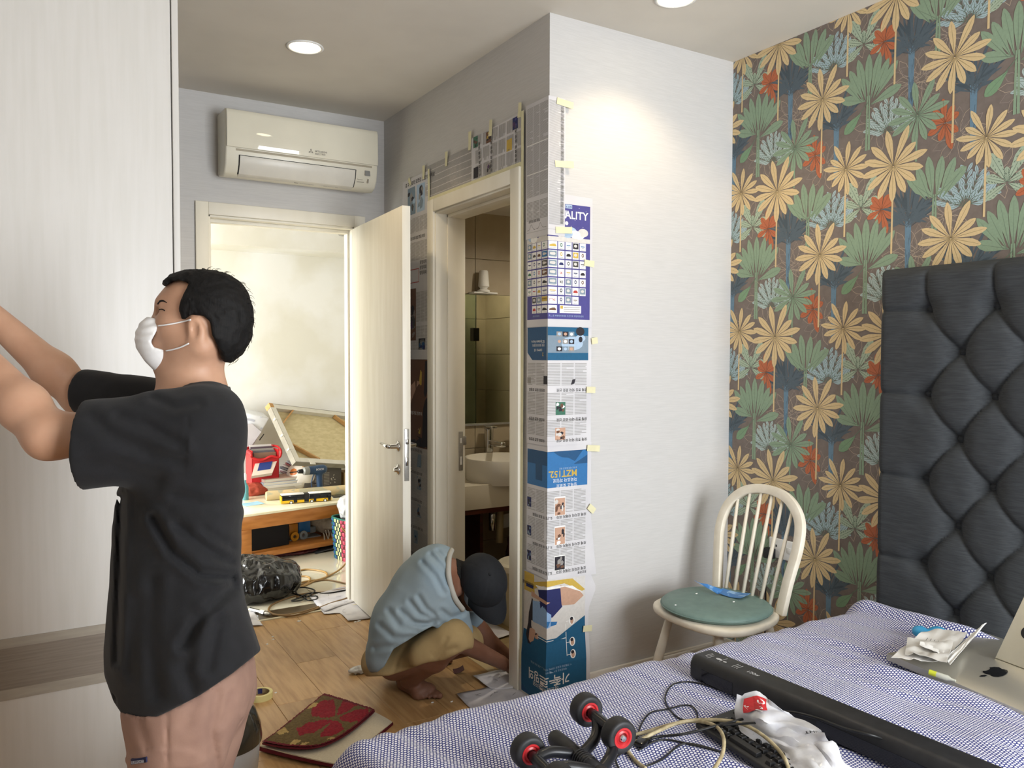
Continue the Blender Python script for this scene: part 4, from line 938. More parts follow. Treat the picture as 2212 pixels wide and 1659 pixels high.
a, b, c_, d_ = ON(543, 1029, 1, 6.22), ON(588, 1022, 1, 6.22), ON(601, 990, 1, 6.30), ON(553, 995, 1, 6.30)
bk = thing('hardback_book', 'beige hardback with blue square leaning on the book stack', 'book', a)
panel4([a, b, c_, d_], -0.035, 'block', pm('book_pages', '#e3ddd0', 0.8), bk); panel4([a, b, c_, d_], 0.004, 'cover', pm('cover_beige', '#d6c6b6', 0.5), bk)
q = lambda s, t: a+(b-a)*s+(d_-a)*t+nrm(np.cross(b-a, d_-a))*0.0046
G().add([q(.22, .28), q(.85, .28), q(.85, .78), q(.22, .78)], [(0, 1, 2, 3)]).obj('title_square', flat('#24397a'), bk)
rbx = thing('red_basket', 'red plastic basket full of magazines behind the book stack', 'basket', ON(575, 1040, 1, 6.32))
x0, x1 = ON(537, 990, 1, 6.30)[0], ON(607, 990, 1, 6.30)[0]; m_redp = pm('red_plastic', '#c01f24', 0.35)
g = G(); zz0, zz1 = TZ, ON(570, 972, 1, 6.3)[2]
for lo, hi in (((x0+.02, 6.28, zz0), (x1-.02, 6.288, zz1-.06)), ((x0+.02, 6.48, zz0), (x1-.02, 6.488, zz1)), ((x0+.02, 6.28, zz0), (x0+.028, 6.48, zz1)), ((x1-.028, 6.28, zz0), (x1-.02, 6.48, zz1)), ((x0+.02, 6.28, zz0), (x1-.02, 6.48, zz0+.008))): g.box(lo, hi)
g.obj('tub', m_redp, rbx, bevel=0.003)
G().tube(spline([(x0+.01, 6.27, zz1-.02), (x0+.02, 6.27, zz1-.05), ((x0+x1)/2-.03, 6.27, zz1-.075), ((x0+x1)/2+.04, 6.27, zz1-.05), (x1-.02, 6.27, zz1-.06), (x1-.01, 6.28, zz1), (x1-.02, 6.48, zz1+.01), (x0+.02, 6.48, zz1)], 6, True), 0.010, 8, closed=True).obj('rim', m_redp, rbx, smooth=True)
for k, c in enumerate(('#8a6a56', '#6c6a70', '#9c9890', '#5a4a52', '#ddd6cf')):
    mz = G().box((x0+.04, 6.30+.034*k, zz0+.01), (x1-.04, 6.312+.034*k, zz1-.02+.012*k), rot((0, 0, 1), 0), None).obj('magazine', pm('mag_'+c[1:], c, 0.45), rbx)
# magazine pile right of the basket
for k in range(6):
    c = ('#7a4a52', '#aaa6a8', '#5c5a66', '#c3b7b2', '#8c2a34', '#9aa0b0')[k]; x = ON(630+2*k, 1010, 1, 6.44)[0]
    tag(G().box((-.045, 0, 0), (.06, .2, .012), rotz(.1*math.sin(k)), (x, 6.43, TZ+.115+.0145*k)).obj('magazine', pm('mag_'+c[1:], c, .4), bevel=.001), ('maroon', 'light grey', 'slate', 'buff', 'dark red', 'bluish grey')[k]+' magazine in the pile right of red basket', 'magazine', 'magazines piled beside the red basket')
tag(G().box((-.05, 0, 0), (.06, .2, .113), None, (ON(630, 1010, 1, 6.44)[0], 6.43, TZ)).obj('carton', pm('grey_carton', '#6d625a', .7), bevel=.002), 'grey carton under the magazine pile on low table', 'box')
# white appliance tilted at the left
wa = thing('white_appliance', 'tilted white plastic appliance casing left of the canvas', 'appliance', ON(540, 1000, 1, 6.62))
A_ = [ON(x, y, 1, yy) for x, y, yy in ((500, 868, 6.45), (583, 906, 6.45), (583, 906, 6.70), (500, 868, 6.70))]
m_wpl = pm('white_abs', '#eceef2', 0.3)
P5 = [ON(498, 884, 1, 6.52), ON(583, 903, 1, 6.52), ON(535, 985, 1, 6.52), ON(455, 985, 1, 6.52)]
n_ = V(0, 0.2, 0); g = G(); g.add(P5+[p+n_+V(0.0, 0, 0.03) for p in P5], [(3, 2, 1, 0), (4, 5, 6, 7), (0, 1, 5, 4), (1, 2, 6, 5), (2, 3, 7, 6), (3, 0, 4, 7)]); g.obj('casing', m_wpl, wa, bevel=0.012, smooth=True)
P6 = [ON(518, 918, 1, 6.50), ON(545, 915, 1, 6.50), ON(566, 933, 1, 6.50), ON(530, 982, 1, 6.50), ON(500, 985, 1, 6.50)]
g = G(); g.add(P6+[p+V(0, .02, 0) for p in P6], [(4, 3, 2, 1, 0), (5, 6, 7, 8, 9)]+[(i, (i+1) % 5, 5+(i+1) % 5, 5+i) for i in range(5)]); g.obj('recess_panel', pm('abs_shade', '#c9c4c6', .4), wa, bevel=.004)
panel4([ON(527, 902, 1, 6.515), ON(551, 907, 1, 6.515), ON(549, 911, 1, 6.515), ON(526, 906, 1, 6.515)], .004, 'vent', pm('abs_grey', '#b8bac4', .5), wa)
panel4([ON(560, 950, 1, 6.515), ON(570, 937, 1, 6.515), ON(571, 938, 1, 6.515), ON(561, 952, 1, 6.515)], .004, 'slot', m_dark, wa)
for x, y in ((520, 893), (564, 901), (565, 925), (558, 935)): G().lathe([(.006, -.002), (.006, .002)], 10, ON(x, y, 1, 6.514), (0, 1, 0)).obj('screw', pm('abs_grey', '#b8bac4', .5), wa)
# stretched canvas seen from behind
cv = thing('stretched_canvas', 'back of a framed painting canvas leaning above the low table', 'canvas', ON(638, 995, 1, 6.05))
BL = ON(640, 996, 1, 6.05); TL = ON(583, 871, 1, 6.40); v_ = TL-BL; hl = np.linalg.norm(v_); v_ = v_/hl
BRt = ON(763, 1003, 1, 6.25)-BL; u_ = nrm(BRt); n2 = nrm(np.cross(u_, v_))   # towards the viewer
CWd = 0.85
def cvp(a, b, c): return BL+u_*a+v_*b+n2*c
def cbox(name, a0, a1, b0, b1, c0, c1, mat, bevel=0.002):
    g = G(); g.add([cvp(a, b, c) for a in (a0, a1) for b in (b0, b1) for c in (c0, c1)], [(0, 1, 3, 2), (4, 6, 7, 5), (0, 4, 5, 1), (2, 3, 7, 6), (0, 2, 6, 4), (1, 5, 7, 3)]); return g.obj(name, mat, cv, bevel=bevel)
m_linen = pm('raw_linen', '#d9caa0', .8, '#c9b98c', scale=18, stretch=(1, 1, 3), detail=6); m_pine = pm('pine', '#c59b66', .6, '#b98a52', scale=8, stretch=(1, 1, 6)); m_edge = pm('canvas_edge', '#e2ddd0', .8); m_cside = pm('canvas_side_grey', '#9a9486', .8, '#8a8478', scale=10)
cbox('canvas_cloth', 0.02, CWd-.02, .02, hl-.02, -.05, -.044, m_linen, 0)
for nm, q in (('stretcher_bar', (0, .045, 0, hl)), ('stretcher_bar', (CWd-.045, CWd, 0, hl)), ('stretcher_bar', (.045, CWd-.045, 0, .04)), ('stretcher_bar', (.045, CWd-.045, hl-.04, hl))): cbox(nm, q[0], q[1], q[2], q[3], -.046, -.004, m_edge)
cbox('canvas_side', -.004, 0, 0, hl, -.055, -.004, m_cside, 0); cbox('canvas_side', -.004, CWd, hl, hl+.004, -.055, -.004, m_cside, 0); cbox('canvas_side', -.004, CWd, -.004, 0, -.055, -.004, m_cside, 0)
for (a0, b0, a1, b1) in ((.045, hl-.19, .21, hl-.04), (.045, .17, .25, .04), (CWd-.045, hl-.19, CWd-.21, hl-.04), (CWd-.045, .17, CWd-.25, .04)):
    G().bar(cvp(a0, b0, -.02), cvp(a1, b1, -.02), .012, .035, n2).obj('corner_brace', m_pine, cv)
cbox('corner_patch', -.006, .03, hl-.035, hl+.006, -.06, -.003, m_pine, 0)
for a, b in ((.005, hl*.72), (.005, hl*.44), (.005, hl*.2)): cbox('canvas_fold', a-.02, a+.02, b, b+.014, -.03, -.001, m_edge, .003)
for a in (.13, .48): cbox('tape_tab', a, a+.05, -.02, .03, -.006, -.001, m_edge, 0)
# cartons that carry the canvas
bx = thing('carton', 'dark grey carton with line drawing under the canvas', 'box', TP(.55, .52))
tbox('carton_body', (.80, .64, TZ), (1.14, .86, TZ+.21), pm('brown_carton', '#9a7a50', .75, '#8a6a42', scale=5), bx)
fc = tbox('carton_front', (.80, .625, TZ+.005), (1.13, .639, TZ+.19), pm('carton_grey', '#57514b', .6), bx)
def onfc(a, z): return TP(.80+a, .6235, TZ+.005+z)
def fprint(items, name='print'):
    g = G()
    for v, f, mi in items: g.add([onfc(x, y) for x, y in v], f, mi)
    o = g.obj(name, [flat('#cfc6b6'), flat('#8f877c')], fc); o['kind'] = 'stuff'
fprint([rc(.09, .03+.012*k, .16, .036+.012*k, 1) for k in range(9)]+[rc(.17, .02+.012*k, .22, .026+.012*k, 1) for k in range(9)]+[rc(.03, .12, .05, .15), rc(.03, .07, .06, .09)]+[dia(.25+.012*math.cos(k), .06+.03*math.sin(k*1.7), .008, .004, k) for k in range(7)])
tag(G().box((0, 0, 0), (.42, .18, .11), RT, TP(1.16, .60)).obj('shoe_box', pm('tan_carton', '#a08458', .7), bevel=.002), 'tan carton with printed marks right of dark grey carton', 'box')
# helmet, drill, red clamp
hp = place(668, 1058); hp[2] = TZ; hc = hp+V(-.03, 0.09, .105)
he = thing('helmet', 'white and orange toy helmet behind the power drill', 'helmet', (hc[0], hc[1], TZ))
def helm(P):
    d = ellip(P, hc, (.125, .125, .118)); d = smin(d, ellip(P, hc+V(-.06, -.05, -.04), (.07, .07, .06)), .03); return np.maximum(d, -(P[:, 2]-TZ-.002)) if True else d
sdf_obj('shell', helm, hc-.16, hc+V(.16, .16, .15), .008, pm('helmet_white', '#ece4d8', .25), he)
G().lathe([(.030, -.004), (.034, .004), (.02, .012)], 20, hc+nrm(V(-.8, -.6, .35))*.116, V(-.8, -.6, .35)).obj('orange_patch', pm('helmet_orange', '#d07a3a', .35), he, smooth='auto')
G().lathe([(.014, -.01), (.016, .003), (.008, .005)], 16, hc+nrm(V(-.45, -.85, -.38))*.118, V(-.45, -.85, -.38)).obj('vent_hole', m_dark, he)
G().tube([hc+V(.1*math.cos(t)-.0, -.126*math.cos(t*.6), -.07+.02*t) for t in np.linspace(-.8, 1.0, 8)], .004, 6).obj('visor_line', m_black, he)
G().lathe([(.018, 0), (.018, .02), (.01, .026)], 16, hc+V(.04, -.02, .112), (0, 0, 1)).obj('red_knob', m_redp, he, smooth='auto')
dp = place(686, 1070); m_dblue = pm('drill_blue', '#25415f', .35, '#1f3752', scale=8)
dr = thing('cordless_drill', 'dark blue cordless drill standing on its battery pack', 'drill', dp)
sd = -E1; ztopd = ON(680, 1015, 1, dp[1])[2]
def drl(P):
    d = capsule(P, dp+V(0, 0, ztopd-TZ)+sd*-.045, dp+V(0, 0, ztopd-TZ)+sd*.075, .036, .032)
    d = smin(d, capsule(P, dp+V(0, 0, ztopd-TZ)+sd*-.01, dp+V(0, 0, .06)+sd*-.02, .026, .024), .02); return d
sdf_obj('housing', drl, dp+V(-.16, -.08, .0), dp+V(.14, .08, .30), .006, m_dblue, dr)
G().box((-.06, -.035, 0), (.055, .035, .05), RT, dp).obj('battery', m_dblue, dr, bevel=.008, smooth=True)
top = dp+V(0, 0, ztopd-TZ)
G().lathe([(.030, .07), (.033, .08), (.030, .115), (.018, .125)], 20, top, sd).obj('gearbox', pm('drill_grey', '#8a8a84', .35), dr, smooth='auto'); G().lathe([(.016, .12), (.018, .13), (.014, .16), (.006, .165)], 18, top, sd).obj('chuck', m_black, dr, smooth='auto'); G().tube([top+sd*.16, top+sd*.23], .004, 8).obj('drill_bit', m_black, dr)
G().tube(spline([top+sd*.03+V(0, 0, -.03), top+sd*.05+V(0, 0, -.09), dp+sd*.045+V(0, 0, .06)], 6), .005, 8).obj('trigger_guard', m_dblue, dr, smooth=True)
print_on(dr, 'marking', [tx('BOSCH', .02, 0, 0, bold=True)], top-E1*.03*-1*-1+V(0, 0, .0)-E2*.036, E1, (0, 0, 1), -E2*.001, [flat('#d6d6d6')])
ra0, ra1 = place(590, 1062), place(668, 1050)
rc_ = thing('red_clamp', 'flat red tool clamp lying in front of the book stack', 'clamp', ra0)
G().bar(ra0+V(0, 0, .03), ra1+V(0, .0, .05), .05, .022).obj('lower_bar', m_redp, rc_, bevel=.006, smooth=True); G().bar(ra0+(ra1-ra0)*.35+V(0, .01, .055), ra1+V(0, 0, .075), .035, .02).obj('upper_jaw', m_redp, rc_, bevel=.006, smooth=True); G().lathe([(.02, -.03), (.02, .03)], 16, ra1+V(0, 0, .055), (0, 1, 0)).obj('pivot', m_redp, rc_, smooth='auto')
# pouch, spray bottle, card
po_ = place(548, 1072); pu = thing('orange_pouch', 'orange red woven pouch beside the book stack', 'pouch', po_)
sdf_obj('pouch_body', bagfn(po_+V(0, .06, .035), (.12, .08, .062), 9, .012, 20), po_+V(-.16, -.06, -.001), po_+V(.16, .18, .13), .007, pm('pouch_fabric', '#b04a34', .8, '#9a3f2c', scale=60, stretch=(1, 1, 4)), pu)
sb = place(529, 1080); bo = thing('spray_bottle', 'teal and white bottle beside the man, on the low table', 'bottle', sb)
G().lathe([(.026, 0), (.028, .01), (.027, .10), (.012, .13), (.011, .15)], 20, sb).obj('bottle', pm('teal_label', '#5f9aa0', .3), bo, smooth='auto'); G().lathe([(.014, .15), (.014, .19), (.009, .2)], 16, sb).obj('cap', m_white, bo, smooth='auto')
cd = place(545, 1090); tag(G().sheet(lambda u, v: cd+RT@V(-.07+.14*u, -.05+.12*v, .003+.012*max(0, u-.4)**2), 6, 6, .001).obj('blue_card', pm('blue_card', '#a9d4e6', .5, '#8cc2da', scale=20)), 'light blue printed card at the left edge of table', 'card')
# under the table
kb = TP(.12, .10, .08); kx = thing('storage_box', 'black fabric storage box with papers under low table', 'box', kb)
m_bfab = pm('black_fabric', '#141416', .85, scale=60)
g = G()
for lo, hi in (((0, 0, 0), (.30, .004, .165)), ((0, .30, 0), (.30, .304, .165)), ((0, 0, 0), (.004, .30, .165)), ((.296, 0, 0), (.30, .30, .165)), ((0, 0, 0), (.30, .30, .004))): g.box(lo, hi, RT@rotz(.08), kb)
g.obj('box_body', m_bfab, kx)
for k in range(3):
    G().sheet(lambda u, v, k=k: kb+RT@V(.03+.25*u, .03+.05*k+.18*v, .155+.012*k+.05*max(0, u-.55)**1.2*(1+k*.4)-.018*math.sin(2.6*u)), 10, 3, .0015).obj('paper', m_white, kx, smooth=True)
tk = TP(.47, .22, .08); tr = thing('toy_truck', 'orange and blue toy truck under the low table', 'toy', tk)
G().box((0, 0, .045), (.07, .08, .12), RT, tk).obj('orange_body', pm('toy_orange', '#d08420', .35), tr, bevel=.006, smooth=True); G().box((.075, 0, .04), (.17, .08, .135), RT, tk).obj('blue_body', pm('toy_blue', '#2f6fb0', .35), tr, bevel=.006, smooth=True); G().box((.17, .01, .03), (.22, .07, .075), RT, tk).obj('grey_cab', pm('toy_grey', '#8a939c', .4), tr, bevel=.006, smooth=True)
for a, c in ((.03, '#e09a20'), (.10, '#8f9aa0')): G().lathe([(.014, 0), (.032, 0), (.034, .008), (.032, .016), (.014, .016)], 20, tk+RT@V(a, -.012, .032), -E2, cap=False).obj('wheel', pm('toy_'+c[1:], c, .4), tr, smooth='auto')
G().box((.0, -.01, .0), (.25, .10, .008), RT, tk).obj('tray', pm('toy_grey', '#8a939c', .4), tr)
bl_ = TP(.70, .16, .085); bt = thing('rolled_blanket', 'rolled grey fringed blanket on the shelf under table', 'blanket', bl_)
m_blk = pm('blanket_wool', '#b3a999', .95, '#a2988a', scale=70)
def blanket(P):
    q = (P-bl_)@RT; x, y, z = q[:, 0], q[:, 1], q[:, 2]
    d = ellip(q, (.10, .15, .085), (.12, .2, .088)); sw = .006*np.sin(26*np.hypot(x-.10, z-.07)*3.2+np.arctan2(z-.07, x-.1)); d = smin(d, ellip(q, (.05, .20, .12), (.11, .16, .09)), .03); return d+sw*(y < .06)+.005*vnoise(P*30)
sdf_obj('blanket_roll', blanket, bl_+V(-.18, -.08, -.01), bl_+V(.28, .45, .24), .007, m_blk, bt)
for k in range(11):
    a0 = .0+.02*k; G().tube(spline([bl_+RT@V(a0, -.02, .035+.02*math.sin(k)), bl_+RT@V(a0-.01, -.055, .02), bl_+RT@V(a0-.02+.03*math.sin(k*2.3), -.075, -.015-.02*(k % 3))], 4), [.005]*8+[.0025], 5).obj('fringe', m_blk, bt, smooth=True)
us = TP(.40, .10, .0); tag(sdf_obj('crumpled_bag', bagfn(us+V(0.05, .08, .018), (.20, .10, .03), 13, .012, 25), us+V(-.18, -.05, -.0), us+V(.28, .24, .05), .006, pm('maroon_plastic', '#4a1e24', .3, '#6a2c30', scale=20)), 'crumpled maroon plastic bag on floor under table', 'bag')
gs = TP(.72, .05, .0); tag(G().sheet(lambda u, v: gs+RT@V(-.14+.36*u, -.02+.3*v, .004+.022*v+.012*math.sin(4*u)), 10, 6, .003).obj('grey_folder', pm('grey_board', '#4b4d52', .5), smooth='auto'), 'grey folder sheet on floor under the low table', 'folder')
# woven basket with a clear bag
bc = ON(762, 1212, 2, 0)+V(.075, .10, 0); bk2 = thing('woven_basket', 'multicoloured woven plastic basket at the door edge', 'basket', bc)
cols = ['#1f6a5a', '#2a4f96', '#c94a62', '#e6dc9a', '#203a34', '#7a2a36']; bms = [pm('weave_'+c[1:], c, .45) for c in cols]
hw, hd, hh = .165, .12, .295
wv = {}
NS, NR = 20, 10
def bpt(s, z, off=0.0):                                        # rounded-rectangle perimeter, s in 0..1
    a = 2*math.pi*s; r = (abs(math.cos(a))**5+abs(math.sin(a))**5)**(-1/5); return bc+RT@V((hw+off)*r*math.cos(a)*(.9+.1*z/hh), (hd+off)*r*math.sin(a)*(.9+.1*z/hh), z)
G().grid(lambda u, v: bpt(u, hh*v, -.004), 48, 4).obj('liner', bms[4], bk2)
basem = []
for j in range(NR):
    for i in range(NS*2):
        s0, s1 = i/(NS*2), (i+1)/(NS*2); z0, z1 = hh*j/NR, hh*(j+1)/NR; sg = (i+j) % 2; ang = (s0 % 1.0)
        d_deg = ang*360
        if 160 < d_deg < 197: c = 3 if sg else 4
        elif 197 <= d_deg < 222: c = 2 if sg else 5
        elif 222 <= d_deg < 330: c = 0 if sg else 1
        else: c = 1 if sg else 0
        g = G(); m = .0015; P = [bpt(s0+.001, z0+m, .002), bpt(s1-.001, z0+m, .002), bpt(s1-.001, z1-m, .002), bpt(s0+.001, z1-m, .002)]; cc = bpt((s0+s1)/2, (z0+z1)/2, .006)
        if 130 < d_deg < 345: g.add(P+[cc], [(0, 1, 4), (1, 2, 4), (2, 3, 4), (3, 0, 4)]).obj('woven_strip', bms[c], bk2)
G().tube([bpt(i/40, hh) for i in range(40)], .006, 6, closed=True).obj('rim', bms[0], bk2, smooth=True)
m_clear = pm('thin_clear_plastic', '#e6e6e4', .25, '#d0d0d0', scale=30, trans=.35)
cb = thing('clear_bag', 'crumpled clear plastic bag stuffed in the woven basket', 'bag', bc+V(0, 0, .29))
sdf_obj('bag', bagfn(bc+V(.0, .0, .36), (.15, .11, .11), 21, .03, 18), bc+V(-.2, -.18, .24), bc+V(.2, .18, .52), .007, m_clear, cb)

# chrome spotlights on the hall beam
for k, (x, y, lab) in enumerate(((740, 509, 'chrome half dome spotlight beside the door top'), (759, 532, 'round chrome spotlight half hidden by door leaf'))):
    p = ON(x, y, 1, 6.415); t = thing('spotlight', lab, 'light', p, 0, 'chrome spotlights on the hall beam')
    G().lathe([(.001, -.005), (.03, 0), (.042, .016), (.04, .03)], 24, p, (0, .4, 1) if k == 0 else (.2, -1, 0)).obj('head', m_chrome, t, smooth='auto'); G().tube([p+V(0, .004, .0), p+V(0, .01, .03 if k == 0 else .0)], .008, 8).obj('mount', m_chrome, t)
    if k: G().lathe([(.02, 0), (.024, .012), (.01, .02)], 16, p+V(.0, -.02, -.05), (0, 0, 1)).obj('knuckle', m_chrome, t, smooth='auto')
# ------------------------------------------------------------------ headboard
m_char = pm('charcoal_linen', '#3d4043', 0.95, '#323538', scale=70, stretch=(1, 0.25, 5), detail=4, bump=0.3, bscale=260, bdist=.001)
hbd = thing('headboard', 'tall charcoal button tufted headboard against the patterned wall', 'headboard', (XP-0.08, 0.95, 0.2))
HY0, HY1, HZ0, HZ1 = 0.06, 1.842, 0.18, 1.765
BT = []
for r in range(-1, 10):
    z = 1.607-0.1495*r
    for k in range(-1, 9):
        y = (1.648 if r % 2 == 0 else 1.530)-0.2285*k
        if HY0+0.1 < y < HY1-0.1 and z > HZ0+.1 and r >= 0: BT.append((y, z))
BTA = np.array(BT)
SEG = []
for i, (y, z) in enumerate(BT):
    for (y2, z2) in BT[i+1:]:
        if abs(abs(z-z2)-0.1495) < .01 and abs(y-y2) < 0.14: SEG.append((y, z, y2, z2))
for (y, z) in BT:
    if y > 1.6: SEG.append((y, z, HY1, z+0.0)); 
    if z > 1.55: SEG.append((y, z, y, HZ1))
ny, nz = 220, 196
yy = np.linspace(HY0, HY1, ny); zz = np.linspace(HZ0, HZ1, nz); YY, ZZ = np.meshgrid(yy, zz, indexing='ij'); Q = np.stack([YY.ravel(), ZZ.ravel()], 1)
hgt = np.full(len(Q), 0.075)
dmin = np.full(len(Q), 9.0)
for (a, b, c, d) in SEG:
    A = np.array([a, b]); D = np.array([c-a, d-b]); t = np.clip(((Q-A)@D)/(D@D), 0, 1); dmin = np.minimum(dmin, np.linalg.norm(Q-A-t[:, None]*D, axis=1))
db = np.min(np.linalg.norm(Q[:, None, :]-BTA[None], axis=2), axis=1)
hgt += -0.011*np.exp(-(dmin/0.007)**2)-0.006*np.exp(-(dmin/0.030)**2)-0.026*np.exp(-(db/0.042)**2)-0.01*np.exp(-(db/0.013)**2)
e = np.minimum.reduce([Q[:, 0]-HY0, HY1-Q[:, 0], Q[:, 1]-HZ0, HZ1-Q[:, 1]]); hgt *= 1-np.clip(1-e/0.05, 0, 1)**2.4
hgt += 0.0015*fbm(np.stack([Q[:, 0]*14, Q[:, 1]*14, Q[:, 0]*0], 1), 3)*(e > .01)
g = G(); xf = XP-0.055-hgt
g.v = [(float(x), float(q[0]), float(q[1])) for x, q in zip(xf, Q)]
for i in range(ny-1):
    for j in range(nz-1): g.f.append((i*nz+j, i*nz+j+1, (i+1)*nz+j+1, (i+1)*nz+j))
g.m = [0]*len(g.f)
g.obj('tufted_front', m_char, hbd, smooth=True)
box('frame', (XP-0.057, HY0+.003, 0.0), (XP-0.012, HY1-.003, HZ1-.003), m_char, hbd, bevel=0.012)
btn = G().lathe([(0.001, -.006), (0.011, -.004), (0.0135, 0.0), (0.0125, .006)], 16, (0, 0, 0), (1, 0, 0)).obj('button', m_char, hbd, smooth=True, world=False)
for i, (y, z) in enumerate(BT):
    o = btn if i == 0 else btn.copy()
    if i: COL.objects.link(o); o.parent = hbd
    h = 0.075-0.011-0.006-0.026-.004; o.location = (XP-0.055-h-hbd.location[0]-.002, y-hbd.location[1], z-hbd.location[2])

# ------------------------------------------------------------------ bed and dotted duvet
bed = thing('bed', 'double bed under the blue dotted duvet', 'bed', (1.65, 0.93, 0))
box('base', (0.74, 0.10, 0.04), (2.66, 1.70, 0.24), pm('bed_base', '#4a4038', .7), bed, bevel=.01); box('mattress', (0.73, 0.08, 0.24), (2.66, 1.72, 0.455), pm('mattress', '#d8d4cc', .8), bed, bevel=.03)
ZB = 0.511; XF, YF, RR = 0.70, 1.79, 0.085
def folds(x, y):
    x = np.asarray(x, float); y = np.asarray(y, float)
    w = 0.04*vnoise(np.stack([x*3, y*2.4, x*0+2], 1)); s = x+0.30*y+w
    f = fbm(np.stack([s*11, y*1.6, x*0], 1), 2); rid = 1-np.abs(f)*2.2
    k = 0.45+0.55*np.clip((x-1.2)/0.8, 0, 1)
    h = 0.011*k*np.clip(rid, -0.6, 1)+0.010*fbm(np.stack([x*4, y*4, x*0+9], 1), 2)
    h += 0.008*np.exp(-((s-1.0)/0.35)**2)*np.sin(s*60+3*vnoise(np.stack([x*6, y*3, x*0+4], 1)))*np.clip((y-1.3)/.4, 0, 1)
    h += 0.035*np.exp(-((x-2.615)/0.035)**2)*np.clip((y-1.0)/.3, 0, 1)                       # rolled hem at the headboard
    dn = (x-2.135)-0.17*(1.45-y); h += 0.020*np.exp(-(dn/0.05)**2)*np.clip((1.52-y)/.1, 0, 1)  # fold lapping the computer
    h -= 0.012*np.clip((x-2.15)/.05, 0, 1)*np.clip((2.6-x)/.05, 0, 1)*np.clip((1.48-y)/.05, 0, 1)
    return h
def drape(s): 
    s = np.maximum(s, 0); q = np.minimum(s, RR*math.pi/2); o = RR*np.sin(q/RR); d = RR*(1-np.cos(q/RR))+np.maximum(0, s-RR*math.pi/2); return o, d
na, nb = 330, 300
aa = np.linspace(-0.50, 2.70-XF, na); bb2 = np.linspace(-0.50, YF-0.02, nb)                  # b runs from the far edge towards the camera side
AA, BB = np.meshgrid(aa, bb2, indexing='ij'); AA = AA.ravel(); BB = BB.ravel()
ox, dx = drape(-AA); oy, dy = drape(-BB)
X = XF+np.maximum(AA, 0)-ox; Y = YF-np.maximum(BB, 0)+oy
Z = ZB-np.minimum(np.sqrt(dx*dx+dy*dy)+0.25*np.minimum(dx, dy), 0.40+.02*np.sin(AA*9+BB*7))
fh_ = folds(X, Y); flat_ = np.clip(1-(dx+dy)/0.14, 0, 1); Z = Z+fh_*flat_
rip = 0.012*np.sin(AA*23+2*np.sin(AA*7))*np.clip(dy/.12, 0, 1)+.006*vnoise(np.stack([AA*16, BB*3, AA*0], 1))*np.clip(dy/.05, 0, 1); Y = Y+rip
X = X+0.012*np.sin(BB*19+1.3*np.sin(BB*5))*np.clip(dx/.12, 0, 1)
me = bpy.data.meshes.new('duvet'); fa_ = [(i*nb+j, i*nb+j+1, (i+1)*nb+j+1, (i+1)*nb+j) for i in range(na-1) for j in range(nb-1)]
me.from_pydata([tuple(map(float, p)) for p in zip(X, Y, Z)], [], fa_); uv = me.uv_layers.new(name='cloth'); ang = 0.10
ca, sa = math.cos(ang), math.sin(ang); UVv = np.stack([AA*ca-BB*sa, AA*sa+BB*ca], 1); li = np.empty(len(me.loops), np.int32); me.loops.foreach_get('vertex_index', li); uv.data.foreach_set('uv', UVv[li].astype(np.float32).ravel())
me.polygons.foreach_set('use_smooth', [True]*len(me.polygons))
def dot_material():
    m = bpy.data.materials.new('duvet_dots'); m.use_nodes = True; N = m.node_tree.nodes; L = m.node_tree.links; b = N['Principled BSDF']; b.inputs['Roughness'].default_value = .85; b.inputs['Sheen Weight'].default_value = .1
    uvn = N.new('ShaderNodeUVMap'); uvn.uv_map = 'cloth'
    def vm(op, a, bval=None, blink=None):
        n = N.new('ShaderNodeVectorMath'); n.operation = op; L.new(a, n.inputs[0])
        if blink is not None: L.new(blink, n.inputs[1])
        elif bval is not None: n.inputs[1].default_value = bval
        return n.outputs[0]
    S = 0.0088; H = S*math.sqrt(3)
    wob = N.new('ShaderNodeTexNoise'); wob.inputs['Scale'].default_value = 45; L.new(uvn.outputs[0], wob.inputs['Vector'])
    off = vm('SUBTRACT', wob.outputs['Color'], (.5, .5, .5)); off = vm('MULTIPLY', off, (.003, .003, 0)); base = vm('ADD', uvn.outputs[0], blink=off)
    ds = []
    for o in ((0, 0, 0), (S/2, H/2, 0)):
        p = vm('ADD', base, (o[0]+10, o[1]+10, 0)); q = vm('DIVIDE', p, (S, H, 1)); fr = vm('FRACTION', q); c = vm('SUBTRACT', fr, (.5, .5, 0)); c = vm('MULTIPLY', c, (S, H, 0))
        ln = N.new('ShaderNodeVectorMath'); ln.operation = 'LENGTH'; L.new(c, ln.inputs[0]); ds.append(ln.outputs['Value'])
    mn = N.new('ShaderNodeMath'); mn.operation = 'MINIMUM'; L.new(ds[0], mn.inputs[0]); L.new(ds[1], mn.inputs[1])
    mr = N.new('ShaderNodeMapRange'); mr.inputs['From Min'].default_value = .0027; mr.inputs['From Max'].default_value = .0034; L.new(mn.outputs[0], mr.inputs['Value'])
    mx = N.new('ShaderNodeMix'); mx.data_type = 'RGBA'; mx.inputs['A'].default_value = lin('#e8e8ee'); mx.inputs['B'].default_value = lin('#26307c'); L.new(mr.outputs[0], mx.inputs['Factor']); L.new(mx.outputs['Result'], b.inputs['Base Color'])
    return m
me.materials.append(dot_material()); me.update(); duv = bpy.data.objects.new('duvet', me); COL.objects.link(duv)
md = duv.modifiers.new('thickness', 'SOLIDIFY'); md.thickness = 0.012; md.offset = -1
tag(duv, 'navy duvet with white dots spread over the bed', 'duvet')
def BZ(x, y): return ZB+float(folds([x], [y])[0])
def BP(px, py, dz=0.0):                                        # the point of the duvet seen at a pixel, raised by dz
    z = ZB
    for _ in range(4): p = ON(px, py, 2, z+dz); z = BZ(p[0], p[1])
    return ON(px, py, 2, z+dz)

